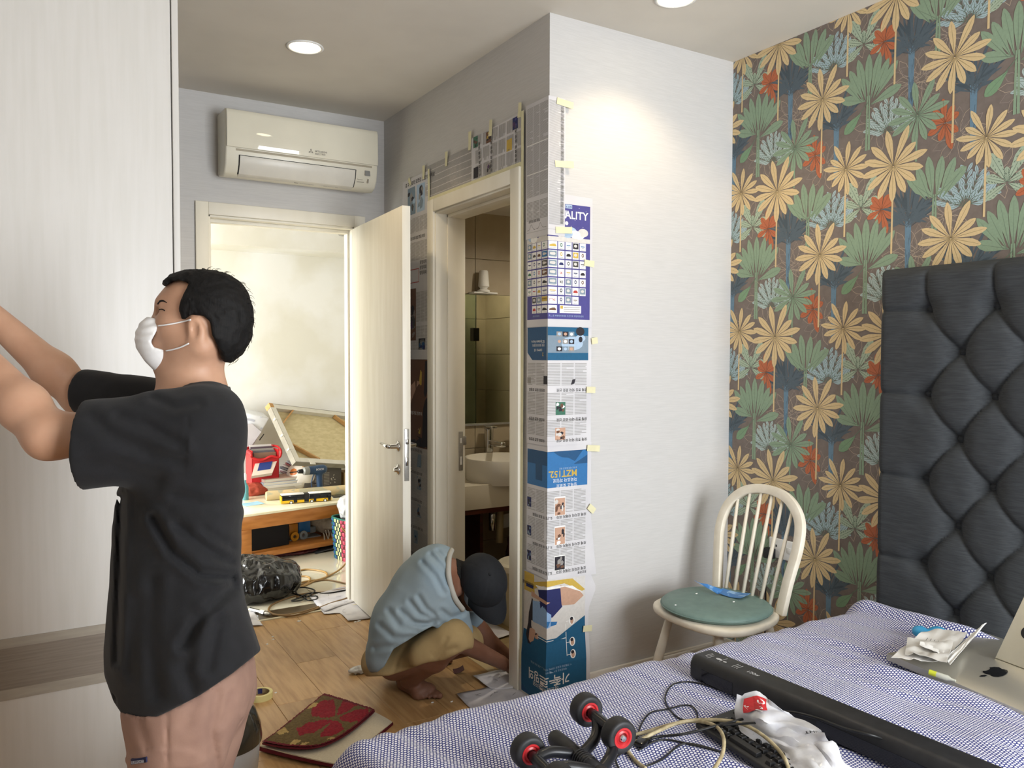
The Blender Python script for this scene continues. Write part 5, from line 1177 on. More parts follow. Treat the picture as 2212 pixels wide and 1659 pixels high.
# ------------------------------------------------------------------ things on the bed
m_blk2 = pm('soft_black', '#1c1c1e', .5, '#232325', scale=40); m_gloss = pm('gloss_black', '#0e0e10', .15)
# soundbar
s0 = V(1.602, 1.665, ZB+.008); sdv = nrm(V(.045, -1, 0)); sn = V(-sdv[1], sdv[0], 0)          # sn points to +x
sb_ = thing('soundbar', 'long black soundbar lying across the dotted duvet', 'soundbar', s0)
def sbp(a, b, z): return s0+sdv*a+sn*b+V(0, 0, z)
prs = [(0, 0), (.0, .045), (.012, .068), (.085, .068), (.098, .052), (.098, 0)]
SL = .92
def sprof(pr, a0, a1, name, mat, par, bevel=0, **k):
    g = G(); n = len(pr); P = [sbp(a, b, z) for a in (a0, a1) for b, z in pr]; g.add(P, [tuple(range(n)), tuple(range(2*n-1, n-1, -1))]+[(i, i+n, (i+1) % n+n, (i+1) % n) for i in range(n)]); return g.obj(name, mat, par, bevel=bevel, smooth=bool(bevel), **k)
bdy = sprof(prs, 0, SL, 'body', m_blk2, sb_, .012, bseg=3)
sprof([(-.001, .006), (-.001, .040), (.004, .040), (.004, .006)], .05, .16, 'port_recess', m_gloss, sb_); sprof([(-.001, .006), (-.001, .040), (.004, .040), (.004, .006)], .42, .72, 'port_recess', m_gloss, sb_)
def on_sb(items, a, b, rotd=1):
    g = G(); o = sbp(a, b, .0687)
    for v, f, mi_ in items: g.add([o+sdv*x+sn*y for x, y in v], f, mi_)
    q = g.obj('print', [flat('#b9b9bb')], bdy); q['kind'] = 'stuff'
on_sb([rc(.02+.004*k, .050+.0*k, .022+.004*k, .058) for k in range(0)]+[rc(.035, .03, .037, .06), rc(.042, .026, .044, .055), rc(.050, .02, .052, .05), rc(.085, .03, .087, .065)]+[([(.075+.010*math.cos(t), .042+.006*math.sin(t)) for t in np.linspace(0, 6, 10)], [tuple(range(10))], 0), ([(.098+.006*math.cos(t), .040+.004*math.sin(t)) for t in np.linspace(0, 6, 10)], [tuple(range(10))], 0)]+[rc(.13+.008*k, .03, .132+.008*k, .058) for k in range(3)]+[tx('120w', .018, .175, .035, bold=True)], 0.0, 0.0)
for k in range(14): sprof([(.098, .02), (.0995, .02), (.0995, .05), (.098, .05)], .1+.05*k, .14+.05*k, 'grille_rib', m_gloss, sb_)
# keyboard
k0 = V(1.395, 1.425, BZ(1.4, 1.35)+.006); kd = nrm(V(.0, -1, 0)); kn = V(1, 0, 0)
ka = math.radians(6); kd = V(math.sin(ka)*-1, -math.cos(ka), 0); kn = V(-kd[1], kd[0], 0)
kt = rot(kd, 0)
kbd = thing('keyboard', 'black computer keyboard lying on the duvet below soundbar', 'keyboard', k0)
def kp(a, b, z): return k0+kd*a+kn*b+V(0, 0, z+b*.06)
g = G(); KW = .155
P = [kp(a, b, z) for a in (0, .45) for b, z in ((0, 0), (0, .014), (KW, .020), (KW, 0))]
g.add(P, [(0, 1, 2, 3), (7, 6, 5, 4), (0, 4, 5, 1), (1, 5, 6, 2), (2, 6, 7, 3), (3, 7, 4, 0)]); g.obj('case', m_blk2, kbd, bevel=.004, smooth=True)
keymesh = None
for r in range(6):
    for c in range(18):
        a = .016+.0235*c+(.006*r if r in (2, 3) else 0); b = .012+.0225*r
        if r == 0 and 4 <= c <= 8: continue
        if a > .43: continue
        if keymesh is None:
            q = G(); w = .019; tp = .0135
            P = [kd*(i*w)+kn*(j*w)+V(0, 0, 0) for i, j in ((0, 0), (1, 0), (1, 1), (0, 1))]+[kd*(w/2+i*tp/2)+kn*(w/2+j*tp/2)+V(0, 0, .009) for i, j in ((-1, -1), (1, -1), (1, 1), (-1, 1))]
            q.add(P, [(3, 2, 1, 0), (4, 5, 6, 7), (0, 1, 5, 4), (1, 2, 6, 5), (2, 3, 7, 6), (3, 0, 4, 7)]); o = q.obj('key', pm('key_black', '#19191b', .45), kbd, world=False, bevel=.001); keymesh = o
        else: o = keymesh.copy(); COL.objects.link(o); o.parent = kbd
        o.location = tuple(kp(a, b, .0135)-k0)
q = G()
P = [kp(a, b, z) for a in (.11, .20) for b, z in ((.012, .0145), (.031, .0155), (.029, .024), (.014, .023))]; q.add(P, [(0, 1, 2, 3), (7, 6, 5, 4), (0, 4, 5, 1), (1, 5, 6, 2), (2, 6, 7, 3), (3, 7, 4, 0)]); q.obj('space_bar', pm('key_black', '#19191b', .45), kbd, bevel=.001)
g = G()
rl = random.Random(5)
for r in range(6):
    for c in range(17):
        a = .024+.0235*c+(.006*r if r in (2, 3) else 0); b = .018+.0225*r
        if r == 0 and 4 <= c <= 8: continue
        if a > .42: continue
        v, f = text2d(rl.choice('QWERTYUIOPASDFGHJKLZXCVBNM1234567890')); g.add([kp(a+y*.006, b+.006-x*.006, .0242) for x, y in v], f)
lg_ = g.obj('legends', [flat('#a8a8aa')], kbd); lg_['kind'] = 'stuff'
# wheeled push-up roller
m_rub = pm('roller_rubber', '#1a1a1b', .55, '#29282a', scale=30); m_red = pm('roller_red', '#b3262a', .35); m_frm = pm('roller_frame', '#17181c', .3)
W1, W2, W3 = BP(1266, 1532, .085), BP(1336, 1587, .085), BP(1140, 1622, .062)
rw = thing('push_up_roller', 'black four wheeled exercise roller with red hubs on duvet', 'exercise roller', (W3[0], W3[1], ZB))
axd = nrm(W2-W1)
def wheel(c, ad):
    c = np.asarray(c, float)
    w = G().lathe([(.018, -.0165), (.022, -.0185), (.0305, -.019), (.0345, -.0178), (.0365, -.0150), (.0372, -.011), (.0375, 0), (.0372, .011), (.0365, .0150), (.0345, .0178), (.0305, .019), (.022, .0185), (.018, .0165)], 36, c, ad, cap=False).obj('wheel', m_rub, rw, smooth='auto')
    G().lathe([(.009, -.012), (.0115, -.0185), (.0155, -.0165), (.0185, -.0195), (.0225, -.0195), (.0235, -.016), (.0235, .016), (.0225, .0195), (.0185, .0195), (.0155, .0165), (.0115, .0185), (.009, .012)], 32, c, ad, cap=False).obj('hub_ring', m_red, w, smooth='auto')
    G().lathe([(.001, -.024), (.006, -.023), (.0105, -.016), (.0105, .016), (.006, .023), (.001, .024)], 20, c, ad).obj('axle_nut', m_chrome, w, smooth='auto')
wheel(W1, axd); wheel(W2, axd)
ax3 = axd; W4 = W3+ax3*np.linalg.norm(W2-W1); wheel(W3, ax3); wheel(W4, ax3)
G().tube([W1+axd*.015, W1+axd*.03, W1+axd*.05, W2-axd*.05, W2-axd*.03, W2-axd*.015], [.008, .013, .013, .013, .013, .008], 14).obj('upper_axle', m_frm, rw, smooth=True)
G().tube([W3+ax3*.015, W3+ax3*.03, W3+ax3*.05, W4-ax3*.05, W4-ax3*.03, W4-ax3*.015], [.008, .013, .013, .013, .013, .008], 14).obj('lower_axle', m_frm, rw, smooth=True)
H0, H1 = BP(1196, 1592, .045), BP(1296, 1672, .045); hdv = nrm(H1-H0)
G().tube([H0, H0+hdv*.008, H0+hdv*.04, H0+hdv*.10], [.016, .0195, .0195, .0185], 20).obj('grip', m_rub, rw, smooth='auto')
for k in range(6): G().lathe([(.0200, -.002), (.0212, 0), (.0200, .002)], 20, H0+hdv*(.115+.008*k), hdv, cap=False).obj('grip_rib', m_rub, rw)
G().tube([H0+hdv*.09, H0+hdv*.19], .0195, 18).obj('hub_tube', m_frm, rw, smooth=True)
G().tube([H0+hdv*.18, H0+hdv*.26, H0+hdv*.27], [.0185, .0195, .016], 20).obj('grip', m_rub, rw, smooth='auto')
def arm(a, b, bow):
    m = (a+b)/2+bow; G().tube(spline([a, a*.6+m*.4+bow*.25, m, b*.6+m*.4+bow*.2, b], 7), .0125, 12).obj('arm', m_frm, rw, smooth=True)
arm(W1+axd*.045, H0+hdv*.105, V(.012, -.012, -.005)); arm(W2-axd*.035, H0+hdv*.185, V(.012, -.012, -.005)); arm(W3+ax3*.045, H0+hdv*.10, V(-.01, .008, .012)); arm(W4-ax3*.04, H0+hdv*.19, V(-.01, .008, .012))
# cables
m_cblk = pm('cable_black', '#161616', .45); m_cbei = pm('cable_beige', '#b3a584', .5, '#8f8262', scale=60)
def cable(label, pts, r, mat, n=7, closed=False, lift=None, name='cable'):
    P = [BP(q[0], q[1], max(r+.0012, q[2])) for q in spline([(p[0], p[1], p[2] if len(p) > 2 else r+.0012) for p in pts], 9)]
    o = G().tube(P, r, n).obj(name, mat, smooth=True); return tag(o, label, 'cable')
cable('thin black cable looping from the soundbar over the duvet', [(1560, 1492), (1500, 1474), (1455, 1478), (1437, 1505), (1445, 1530), (1470, 1553), (1505, 1552), (1500, 1530), (1480, 1523), (1440, 1532), (1405, 1540), (1385, 1565), (1372, 1600), (1345, 1615)], .0022, m_cblk)
cable('thick black cable crossing over the keyboard and soundbar', [(1372, 1605, .012), (1420, 1592), (1480, 1585, .02), (1560, 1565, .04), (1640, 1545, .045), (1700, 1538, .05), (1760, 1550, .076), (1830, 1575, .074), (1890, 1590, .072), (1930, 1606, .03)], .0034, m_cblk)
cable('black cable running under the beige cable loop', [(1380, 1620), (1430, 1598), (1500, 1610), (1560, 1625), (1480, 1606), (1430, 1640), (1390, 1655), (1372, 1640), (1352, 1625), (1330, 1640), (1345, 1675)], .0024, m_cblk)
cable('second black cable lying over the crumpled plastic bag', [(1560, 1567, .044), (1620, 1562, .05), (1670, 1560, .055), (1700, 1540, .06)], .0028, m_cblk)
cable('beige cable curled in loops beside the roller', [(1360, 1590), (1400, 1580), (1450, 1565, .01), (1500, 1558, .02), (1545, 1568, .035), (1563, 1595, .036), (1560, 1630, .030), (1540, 1665, .02)], .0045, m_cbei)
cable('beige cable sweeping over keyboard to the bottom edge', [(1395, 1660, .006), (1370, 1640, .006), (1352, 1610, .006), (1380, 1600, .008), (1410, 1585, .015), (1470, 1560, .02), (1540, 1555, .03), (1600, 1563, .04), (1650, 1590, .045), (1690, 1630, .045), (1705, 1665, .03)], .0045, m_cbei)
sw = BP(1388, 1603, .008); tag(G().bar(sw-V(.02, .008, 0), sw+V(.025, .010, 0), .026, .014).obj('cable_switch', m_gloss, bevel=.005, smooth=True), 'small black inline switch on the cable beside roller', 'switch')
# crumpled plastic bag
m_pbag = pm('white_plastic_film', '#e4e4e6', .3, '#d2d2d8', scale=30, trans=.25)
pbg = thing('packaging_bag', 'crumpled white plastic packaging bag with red print on keyboard', 'bag', BP(1680, 1590))
ctl = [[(1592, 1505, .085), (1640, 1495, .10), (1690, 1530, .085)], [(1590, 1560, .03), (1650, 1550, .075), (1712, 1548, .07)], [(1600, 1580, .02), (1680, 1580, .05), (1770, 1575, .085)], [(1690, 1630, .03), (1740, 1610, .06), (1795, 1600, .08)], [(1705, 1665, .03), (1770, 1660, .05), (1830, 1645, .06)], [(1740, 1720, .01), (1800, 1715, .03), (1880, 1690, .03)]]
CT = np.array([[BP(*p[:2], p[2]) for p in row] for row in ctl])
def bez(u, v):
    i = u*(len(CT)-1); k = min(int(i), len(CT)-2); t = i-k; row = CT[k]*(1-t)+CT[k+1]*t; j = v*2; m = min(int(j), 1); s = j-m; p = row[m]*(1-s)+row[m+1]*s
    nzv = vnoise(np.array([[u*9+.3, v*5, 1.0], [u*9, v*5, 7.0]])); return p+V(0, 0, .012*abs(nzv[0])-.004)+V(.008*nzv[1], 0, 0)
G().sheet(bez, 34, 16, .0008).obj('film', m_pbag, pbg, smooth='auto')
def bagprint(items, u0, v0, su, sv, name, mats):
    g = G()
    for vv, f, mi_ in items: g.add([bez(min(.999, u0+y*su), min(.999, max(0, v0+x*sv)))+V(-.002, -.002, .004) for x, y in vv], f, mi_)
    q = g.obj(name, mats, pbg); q['kind'] = 'stuff'
bagprint([rc(0.1+.1*i, .1+.2*j, .2+.1*i, .3+.2*j) for i in range(5) for j in range(3)], .015, .08, .18, .9, 'red_print', [flat('#c22a30')])
bagprint([tx('A', .3, .12, .35, bold=True), tx('D', .3, .36, .2, bold=True), tx('G', .3, .30, .55, bold=True)], .015, .08, .18, .9, 'letters', [flat('#efeaea')])
bagprint([tx('THIN', .25, 0, 0, bold=True)], .46, .72, .10, .45, 'letters', [flat('#222222')])
# computer lying on its face
m_alu = pm('aluminium', '#cdcac0', .42, '#c4c1b6', scale=3, metal=.8, detail=2)
pc0 = V(2.395, 1.10, ZB+.004); pcr = rotz(math.radians(-9))
pcx = thing('desktop_computer', 'silver all-in-one computer lying face down on the duvet', 'computer', pc0)
hwx, hwy = .225, .33
def slab(u, v): x = (2*u-1); y = (2*v-1); return pc0+pcr@V(x*hwx, y*hwy, .020+.040*max(0, (1-x*x)*(1-y*y))**.8)
g = G().grid(slab, 24, 30); b0 = [pc0+pcr@V(x*hwx, y*hwy, z) for z in (0, .02) for x, y in ((-1, -1), (1, -1), (1, 1), (-1, 1))]
g.add(b0, [(3, 2, 1, 0), (0, 1, 5, 4), (1, 2, 6, 5), (2, 3, 7, 6), (3, 0, 4, 7)]); g.obj('rear_shell', m_alu, pcx, smooth='auto')
def on_pc(x, y): 
    q = slab((x/hwx+1)/2, (y/hwy+1)/2); return q+V(0, 0, .0012)
ap = []
body = [(0, .36), (.16, .44), (.36, .40), (.46, .28), (.36, .14), (.34, -.04), (.40, -.20), (.50, -.28), (.40, -.52), (.24, -.66), (.10, -.62), (0, -.58), (-.10, -.62), (-.24, -.66), (-.40, -.50), (-.50, -.22), (-.52, .05), (-.44, .30), (-.28, .43), (-.14, .42)]
leaf = [(0.0, .52), (.02, .70), (.12, .82), (.24, .86), (.22, .70), (.13, .56)]
lp = V(-.10, .155, 0); sc = .052
lc = ON(2148, 1455, 2, ZB+.05); lcl = pcr.T@(lc-pc0)
g = G()
for poly in (body, leaf):
    pts = [on_pc(lcl[0]-y*sc, lcl[1]+x*sc) for x, y in poly]; cc = sum(pts)/len(pts)+V(0, 0, .0004); n = len(pts); g.add(pts+[cc], [(i, (i+1) % n, n) for i in range(n)])
lo_ = g.obj('fruit_logo', pm('logo_black', '#17181a', .12), pcx); lo_['kind'] = 'stuff'
# stand
S0, S1 = ON(2152, 1422, 2, ZB+.062), ON(2152, 1422, 2, ZB+.062)+pcr@V(0, -.20, 0)
upv = V(.075, -.02, .185)
st_ = panel4([S0, S1, S1+upv, S0+upv+V(0, -.02, 0)], .006, 'stand', pm('aluminium_light', '#d8d2bf', .4, metal=.7), pcx, .002)
G().lathe([(.018, -.001), (.018, .003)], 24, S0+upv*.48+(S1-S0)*.32+nrm(np.cross(S1-S0, upv))*.004, np.cross(S1-S0, upv)).obj('cable_hole', m_dark, pcx)
panel4([S0+V(.0, 0, -.03), S1+V(0, 0, -.03), S1, S0], .008, 'stand_hinge', pm('aluminium_light', '#d8d2bf', .4, metal=.7), pcx, .002)
# paper litter on the computer
m_paper = pm('paper_offwhite', '#dedbd6', .75, '#cfccc6', scale=8)
def crumple(pts, name, label, mat, dz=.0, seed=1, amp=.006, nu=14, nv=14, cat='paper', group=None, zfun=None, thick=.0008):
    Pc = [np.asarray(p, float) for p in pts]
    def fn(u, v):
        p = Pc[0]*(1-u)*(1-v)+Pc[1]*u*(1-v)+Pc[2]*u*v+Pc[3]*(1-u)*v; n_ = vnoise(np.array([[u*4+seed, v*4, seed*1.7], [u*9+seed, v*9, 3]])); e_ = zfun(u, v) if zfun else 0; return p+V(0, 0, amp*(n_[0]+.5*n_[1])+amp*1.2+e_)
    return tag(G().sheet(fn, nu, nv, thick).obj(name, mat, smooth='auto'), label, cat, group)
pcs = lambda x, y, dz=0: ON(x, y, 2, ZB+.048+dz)
crumple([pcs(1925, 1424), pcs(2040, 1440), pcs(2090, 1375), pcs(2000, 1368)], 'receipt_paper', 'crumpled white receipt lying on the silver computer', m_paper, seed=2, amp=.008)
crumple([pcs(1955, 1415, .012), pcs(2045, 1438, .012), pcs(2060, 1390, .03), pcs(1960, 1385, .02)], 'receipt_paper', 'folded printed receipt on top of the paper heap', pm('paper_grey', '#c9c6c0', .75), seed=4, amp=.006)
crumple([pcs(1988, 1388, .03), pcs(2040, 1410, .022), pcs(2036, 1420, .022), pcs(1986, 1398, .03)], 'paper_strip', 'narrow white paper strip across the paper heap', m_white, seed=5, amp=.004, nu=8, nv=3)
crumple([pcs(2042, 1425, .012), pcs(2052, 1440, .012), pcs(2132, 1346, .03), pcs(2100, 1370, .02)], 'paper_sheet', 'white paper with raised pointed corner on the computer', m_white, seed=6, amp=.003)
g = G()
for k in range(7): 
    a = pcs(2004+8*k, 1378+2*k, .020); b = pcs(1996+8*k, 1389+2*k, .020); g.bar(a, b, .0012, .0008)
tag(g.obj('print_marks', flat('#5a5856')), kind='stuff'); bpy.data.objects['print_marks'].parent = [o for o in bpy.data.objects if o.get('label', '').startswith('folded printed receipt')][0]
bt_ = ON(2000, 1362, 2, ZB+.02); bt_o = thing('foam_toy', 'bright blue rounded object behind the receipts', 'toy', bt_)
bc1, bc2 = ON(1988, 1365, 2, ZB+.03), ON(2025, 1366, 2, ZB+.03)
sdf_obj('body', lambda P: smin(ellip(P, bc1, (.022, .026, .020)), ellip(P, bc2, (.034, .028, .018)), .012), bt_+V(-.12, -.1, -.05), bt_+V(.14, .12, .06), .004, pm('sky_blue_foam', '#3f9fd0', .5), bt_o)
gl0, gl1 = ON(2008, 1452, 2, ZB+.03), ON(2050, 1466, 2, ZB+.028)
gb = thing('small_bottle', 'tiny clear bottle with yellow green label on the computer', 'bottle', gl0); gdv = nrm(gl1-gl0)
G().tube([gl0, gl0+gdv*.02], .008, 12).obj('label_band', pm('lime_label', '#c6cc3a', .4), gb, smooth='auto'); G().tube([gl0+gdv*.02, gl0+gdv*.05, gl0+gdv*.058, gl0+gdv*.07], [.008, .008, .004, .003], 12).obj('bottle_body', pm('clear_plastic', '#dcdccf', .2, trans=.4), gb, smooth='auto')

# ------------------------------------------------------------------ chair beside the bed
m_chair = pm('chair_cream_paint', '#e8e0cf', .4, '#e0d7c4', scale=20)
chx, chy = 2.335, 2.262
chr_ = thing('windsor_chair', 'cream painted spindle back chair between the bed and wall', 'chair', (chx, chy, 0))
def cp(x, y, z): return V(chx+x, chy+y, z)
def seat(P):
    q = P-V(chx, chy, .42).astype(np.float32); r = np.abs(q[:, 0]/.225)**2.6+np.abs(q[:, 1]/(.228-.03*(q[:, 0]/.2)))**2.6; d2 = (r**(1/2.6)-1)*.2; return smax(d2, np.abs(q[:, 2])-.016, .012)
sdf_obj('seat', seat, cp(-.25, -.26, .38), cp(.25, .26, .46), .007, m_chair, chr_)
hoop = spline([cp(.165, .168, .43), cp(.185, .185, .56), cp(.215, .205, .70), cp(.245, .185, .80), cp(.265, .11, .868), cp(.275, 0, .888), cp(.265, -.11, .868), cp(.245, -.185, .80), cp(.215, -.205, .70), cp(.185, -.185, .56), cp(.165, -.168, .43)], 8)
g = G(); nH = len(hoop); prevs = []
for i, p in enumerate(hoop):
    d = nrm(hoop[min(i+1, nH-1)]-hoop[max(i-1, 0)]); nx = nrm(V(.95, 0, -.25)-d*(V(.95, 0, -.25)@d)); sx_ = np.cross(d, nx)
    g.v += [tuple(p+nx*a*.013+sx_*b*.019) for a, b in ((-1, -1), (1, -1), (1, 1), (-1, 1))]
for i in range(nH-1): g.f += [(i*4+k, i*4+(k+1) % 4, i*4+4+(k+1) % 4, i*4+4+k) for k in range(4)]
g.f += [(3, 2, 1, 0), tuple((nH-1)*4+k for k in range(4))]; g.m = [0]*len(g.f); g.obj('hoop', m_chair, chr_, bevel=.003, smooth=True, ang=60)
for k in range(6):
    yb = (-.115+.046*k); yt = yb*1.25; tt = math.sqrt(max(0, 1-(yt/.215)**2)); zt = .735+.143*tt; xt = .225+.045*tt
    G().tube([cp(.155, yb, .43), cp((.155+xt)/2, (yb+yt)/2, (.43+zt)/2), cp(xt, yt, zt)], [.0075, .0085, .0065], 10).obj('spindle', m_chair, chr_, smooth=True)
for sx_, sy_ in ((-1, -1), (-1, 1), (1, -1), (1, 1)):
    a, b = cp(sx_*.13, sy_*.13, .41), cp(sx_*.205, sy_*.205, 0); G().tube([a, a*.55+b*.45, b], [.016, .019, .013], 14).obj('leg', m_chair, chr_, smooth=True)
for sy_ in (-1, 1): G().tube([cp(-.17, sy_*.17, .2), cp(.17, sy_*.17, .2)], .010, 10).obj('stretcher', m_chair, chr_, smooth=True)
G().tube([cp(0, -.17, .2), cp(0, .17, .2)], .010, 10).obj('stretcher', m_chair, chr_, smooth=True)
m_cush = pm('cushion_sage', '#6f8780', .5, '#687f79', scale=25, bump=.05)
cz = .437
cuo = thing('seat_cushion', 'round sage green seat cushion on the cream chair', 'cushion', cp(-.01, 0, cz))
G().lathe([(.001, 0), (.20, 0), (.212, .008), (.215, .015), (.212, .022), (.20, .030), (.12, .034), (.001, .035)], 56, cp(-.015, 0, cz)).obj('pad', m_cush, cuo, smooth=True)
G().tube([cp(-.015+.215*math.cos(t), .215*math.sin(t), cz+.015) for t in np.linspace(0, 2*math.pi, 60)[:-1]], .003, 6, closed=True).obj('piping', m_cush, cuo, smooth=True)
G().box((-.012, -.02, -.012), (.012, .02, .03), None, cp(.178, -.163, cz)).obj('strap', m_cush, cuo, bevel=.003)
m_bpk = pm('packet_blue', '#3f78b5', .35, '#8fb4d8', scale=26, mix=(.5, .58)); zz_ = cz+.037
cpx = lambda x, y, dz=0: ON(x, y, 2, zz_+dz)
pk = thing('leaflet_packet', 'folded blue leaflet packet lying on the seat cushion', 'packet', cpx(1570, 1280))
for pts, sd in (([cpx(1550, 1282, .004), cpx(1600, 1293, .004), cpx(1622, 1283, .004), cpx(1560, 1272, .01)], 2), ([cpx(1550, 1283, .004), cpx(1562, 1276, .012), cpx(1530, 1264, .03), cpx(1500, 1254, .05)], 3)):
    Pc = [np.asarray(p) for p in pts]; G().sheet(lambda u, v, Pc=Pc: Pc[0]*(1-u)*(1-v)+Pc[1]*u*(1-v)+Pc[2]*u*v+Pc[3]*(1-u)*v+V(0, 0, .003*math.sin(5*u+sd)), 8, 6, .0012).obj('leaflet', m_bpk, pk, smooth='auto')
for x, y in ((1459, 1307), (1585, 1300), (1505, 1282)):
    tag(sdf_obj('plaster_chip', lambda P, c=cpx(x, y): ellip(P, c, (.006, .003, .002))+.001*vnoise(P*300), cpx(x, y)-.01, cpx(x, y)+.01, .0015, m_white), 'white plaster chip on the '+{1459: 'front edge', 1585: 'right half', 1505: 'left half'}[x]+' of seat cushion', 'debris')
# wall socket
ou = thing('wall_socket', 'white double wall socket behind the chair back', 'socket', (XP, 2.34, .6))
box('plate', (XP-.010, 2.262, .553), (XP-.001, 2.415, .640), m_white, ou, bevel=.003); box('switch', (XP-.013, 2.29, .585), (XP-.009, 2.315, .61), m_white, ou, bevel=.002)
for y, z in ((2.385, .622), (2.375, .607), (2.395, .607)): box('pin_hole', (XP-.0112, y-.003, z-.005), (XP-.0095, y+.003, z+.005), m_dark, ou)
plg = thing('power_plug', 'black power plug in the socket behind the chair', 'plug', (XP-.02, 2.40, .575)); box('plug_body', (XP-.045, 2.375, .548), (XP-.011, 2.42, .595), m_blk2, plg, bevel=.006); G().tube(spline([(XP-.03, 2.40, .55), (XP-.035, 2.41, .45), (XP-.02, 2.42, .25), (XP-.03, 2.43, .02)], 6), .004, 8).obj('lead', m_blk2, plg, smooth=True)
# ------------------------------------------------------------------ things on the floor
FP = lambda x, y, z=0.0: ON(x, y, 2, z)
# folded mat: pile side up on top, cream backing below
m_pr = pm('mat_red', '#8e1f2c', .95, '#7a1824', scale=90, bump=.6, bscale=180, bdist=.004); m_pol = pm('mat_olive', '#6b5a36', .95, '#5b4b2c', scale=90, bump=.6, bscale=180, bdist=.004); m_pcr = pm('mat_cream', '#b39a64', .95, '#a48a54', scale=90, bump=.6, bscale=180, bdist=.004)
m_bind = pm('mat_binding', '#641522', .9, scale=60); m_back = pm('mat_backing', '#d2c8b2', .95, '#c6bba4', scale=120, stretch=(1, 3, 1))
mt = thing('floor_mat', 'folded red and olive shaggy floor mat with flower', 'mat', FP(700, 1570))
TOPc = [[FP(566, 1602, .045), FP(600, 1578, .04), FP(640, 1546, .04), FP(700, 1497, .03)], [FP(605, 1610, .06), FP(650, 1590, .06), FP(690, 1562, .055), FP(735, 1507, .035)], [FP(650, 1616, .06), FP(700, 1600, .06), FP(730, 1575, .055), FP(775, 1520, .035)], [FP(690, 1610, .05), FP(735, 1597, .05), FP(775, 1565, .045), FP(810, 1532, .03)]]
LOWc = [[FP(562, 1612, .02), FP(600, 1590, .02), FP(700, 1530, .012), FP(760, 1520, .012)], [FP(610, 1625, .03), FP(660, 1608, .03), FP(740, 1560, .02), FP(790, 1530, .015)], [FP(670, 1640, .03), FP(720, 1625, .03), FP(775, 1590, .02), FP(820, 1542, .015)], [FP(722, 1650, .02), FP(760, 1630, .02), FP(800, 1600, .018), FP(847, 1560, .012)]]
def patch(C):
    C = np.array(C)
    def f(u, v):
        bu = [(1-u)**3, 3*u*(1-u)**2, 3*u*u*(1-u), u**3]; bv = [(1-v)**3, 3*v*(1-v)**2, 3*v*v*(1-v), v**3]; return sum(C[i][j]*bu[i]*bv[j] for i in range(4) for j in range(4))
    return f
tf, lf_ = patch(TOPc), patch(LOWc)
NU = 64; g = G(); rr = random.Random(8)
P = {}
for i in range(NU+1):
    for j in range(NU+1):
        p = tf(i/NU, j/NU); e = min(i, j, NU-i, NU-j)/NU; P[i, j] = len(g.v); g.v.append(tuple(p+V(0, 0, .005*min(1, e*14)+rr.uniform(-.0018, .0022))))
def matcol(u, v):
    if min(u, v, 1-u, 1-v) < .028: return 3
    cu, cv = .56, .70; a = math.atan2(v-cv, u-cu); d = math.hypot(u-cu, v-cv); nse = .03*math.sin(u*40+v*17)+.02*math.sin(v*53)
    if d < .055: return 1
    for k in range(5):
        ca = math.radians(-125+72*k); t = (u-cu)*math.cos(ca)+(v-cv)*math.sin(ca); s = -(u-cu)*math.sin(ca)+(v-cv)*math.cos(ca)
        if t > .05 and ((t-.26)/.21)**2+(s/(.05+.30*t))**2 < 1+nse*4: return 0
    for bu_, bv_, r_ in ((.10, .28, .085), (.50, .09, .075), (.68, .08, .06), (.93, .25, .05), (.08, .8, .06)):
        if math.hypot(u-bu_, (v-bv_)*1.2) < r_*(1+nse*7): return 2
    return 1
for i in range(NU):
    for j in range(NU): g.f.append((P[i, j], P[i+1, j], P[i+1, j+1], P[i, j+1])); g.m.append(matcol((i+.5)/NU, (j+.5)/NU))
g.obj('pile', [m_pr, m_pol, m_pcr, m_bind], mt, smooth=True)
G().sheet(lambda u, v: tf(u, v)-V(0, 0, .008), 16, 16, .006).obj('top_layer', m_bind, mt, smooth='auto'); G().sheet(lf_, 16, 16, .004).obj('backing', m_back, mt, smooth='auto')
G().sheet(lambda u, v: lf_(u, v)+V(-.004+.008*u, .0, -.009), 16, 16, .012).obj('under_pile', m_bind, mt, smooth='auto')
# masking tape roll
tc_ = FP(562, 1507); tr_ = thing('tape_roll', 'roll of yellow masking tape lying on the wood floor', 'tape roll', tc_)
G().lathe([(.0385, 0), (.051, 0), (.0515, .012), (.051, .0245), (.0385, .0245)], 44, tc_, cap=False).obj('tape', pm('tape_yellow', '#e3d796', .55), tr_, smooth='auto'); G().lathe([(.0365, .0005), (.0385, .0005), (.0385, .0242), (.0365, .0242), (.0365, .0005)], 44, tc_, cap=False).obj('core', pm('tape_core', '#9a8a6a', .7), tr_, smooth='auto')
g = G(); a0 = math.atan2(tc_[1], tc_[0]); g.grid(lambda u, v: tc_+V(.0362*math.cos(a0-.25+.5*u), .0362*math.sin(a0-.25+.5*u), .002+.021*v), 6, 1).obj('core_label', flat('#23285e'), tr_)
# swing bin
bc_ = W(480, 1600, 2.45); bn_ = thing('waste_bin', 'grey waste bin with smoked dome lid beside the man', 'bin', (bc_[0], bc_[1], 0))
bo_ = (bc_[0], bc_[1], 0)
G().lathe([(.085, 0), (.09, .005), (.112, .245), (.114, .255), (.109, .255), (.085, .01)], 40, bo_).obj('body', pm('bin_grey', '#c3c8cc', .3, metal=.2), bn_, smooth='auto')
G().lathe([(.117, .250), (.118, .262), (.113, .30), (.098, .345), (.072, .378), (.035, .395), (.001, .398)], 40, bo_).obj('lid', pm('smoked_plastic', '#3d382e', .12, '#2c2820', scale=6, coat=.4), bn_, smooth='auto')
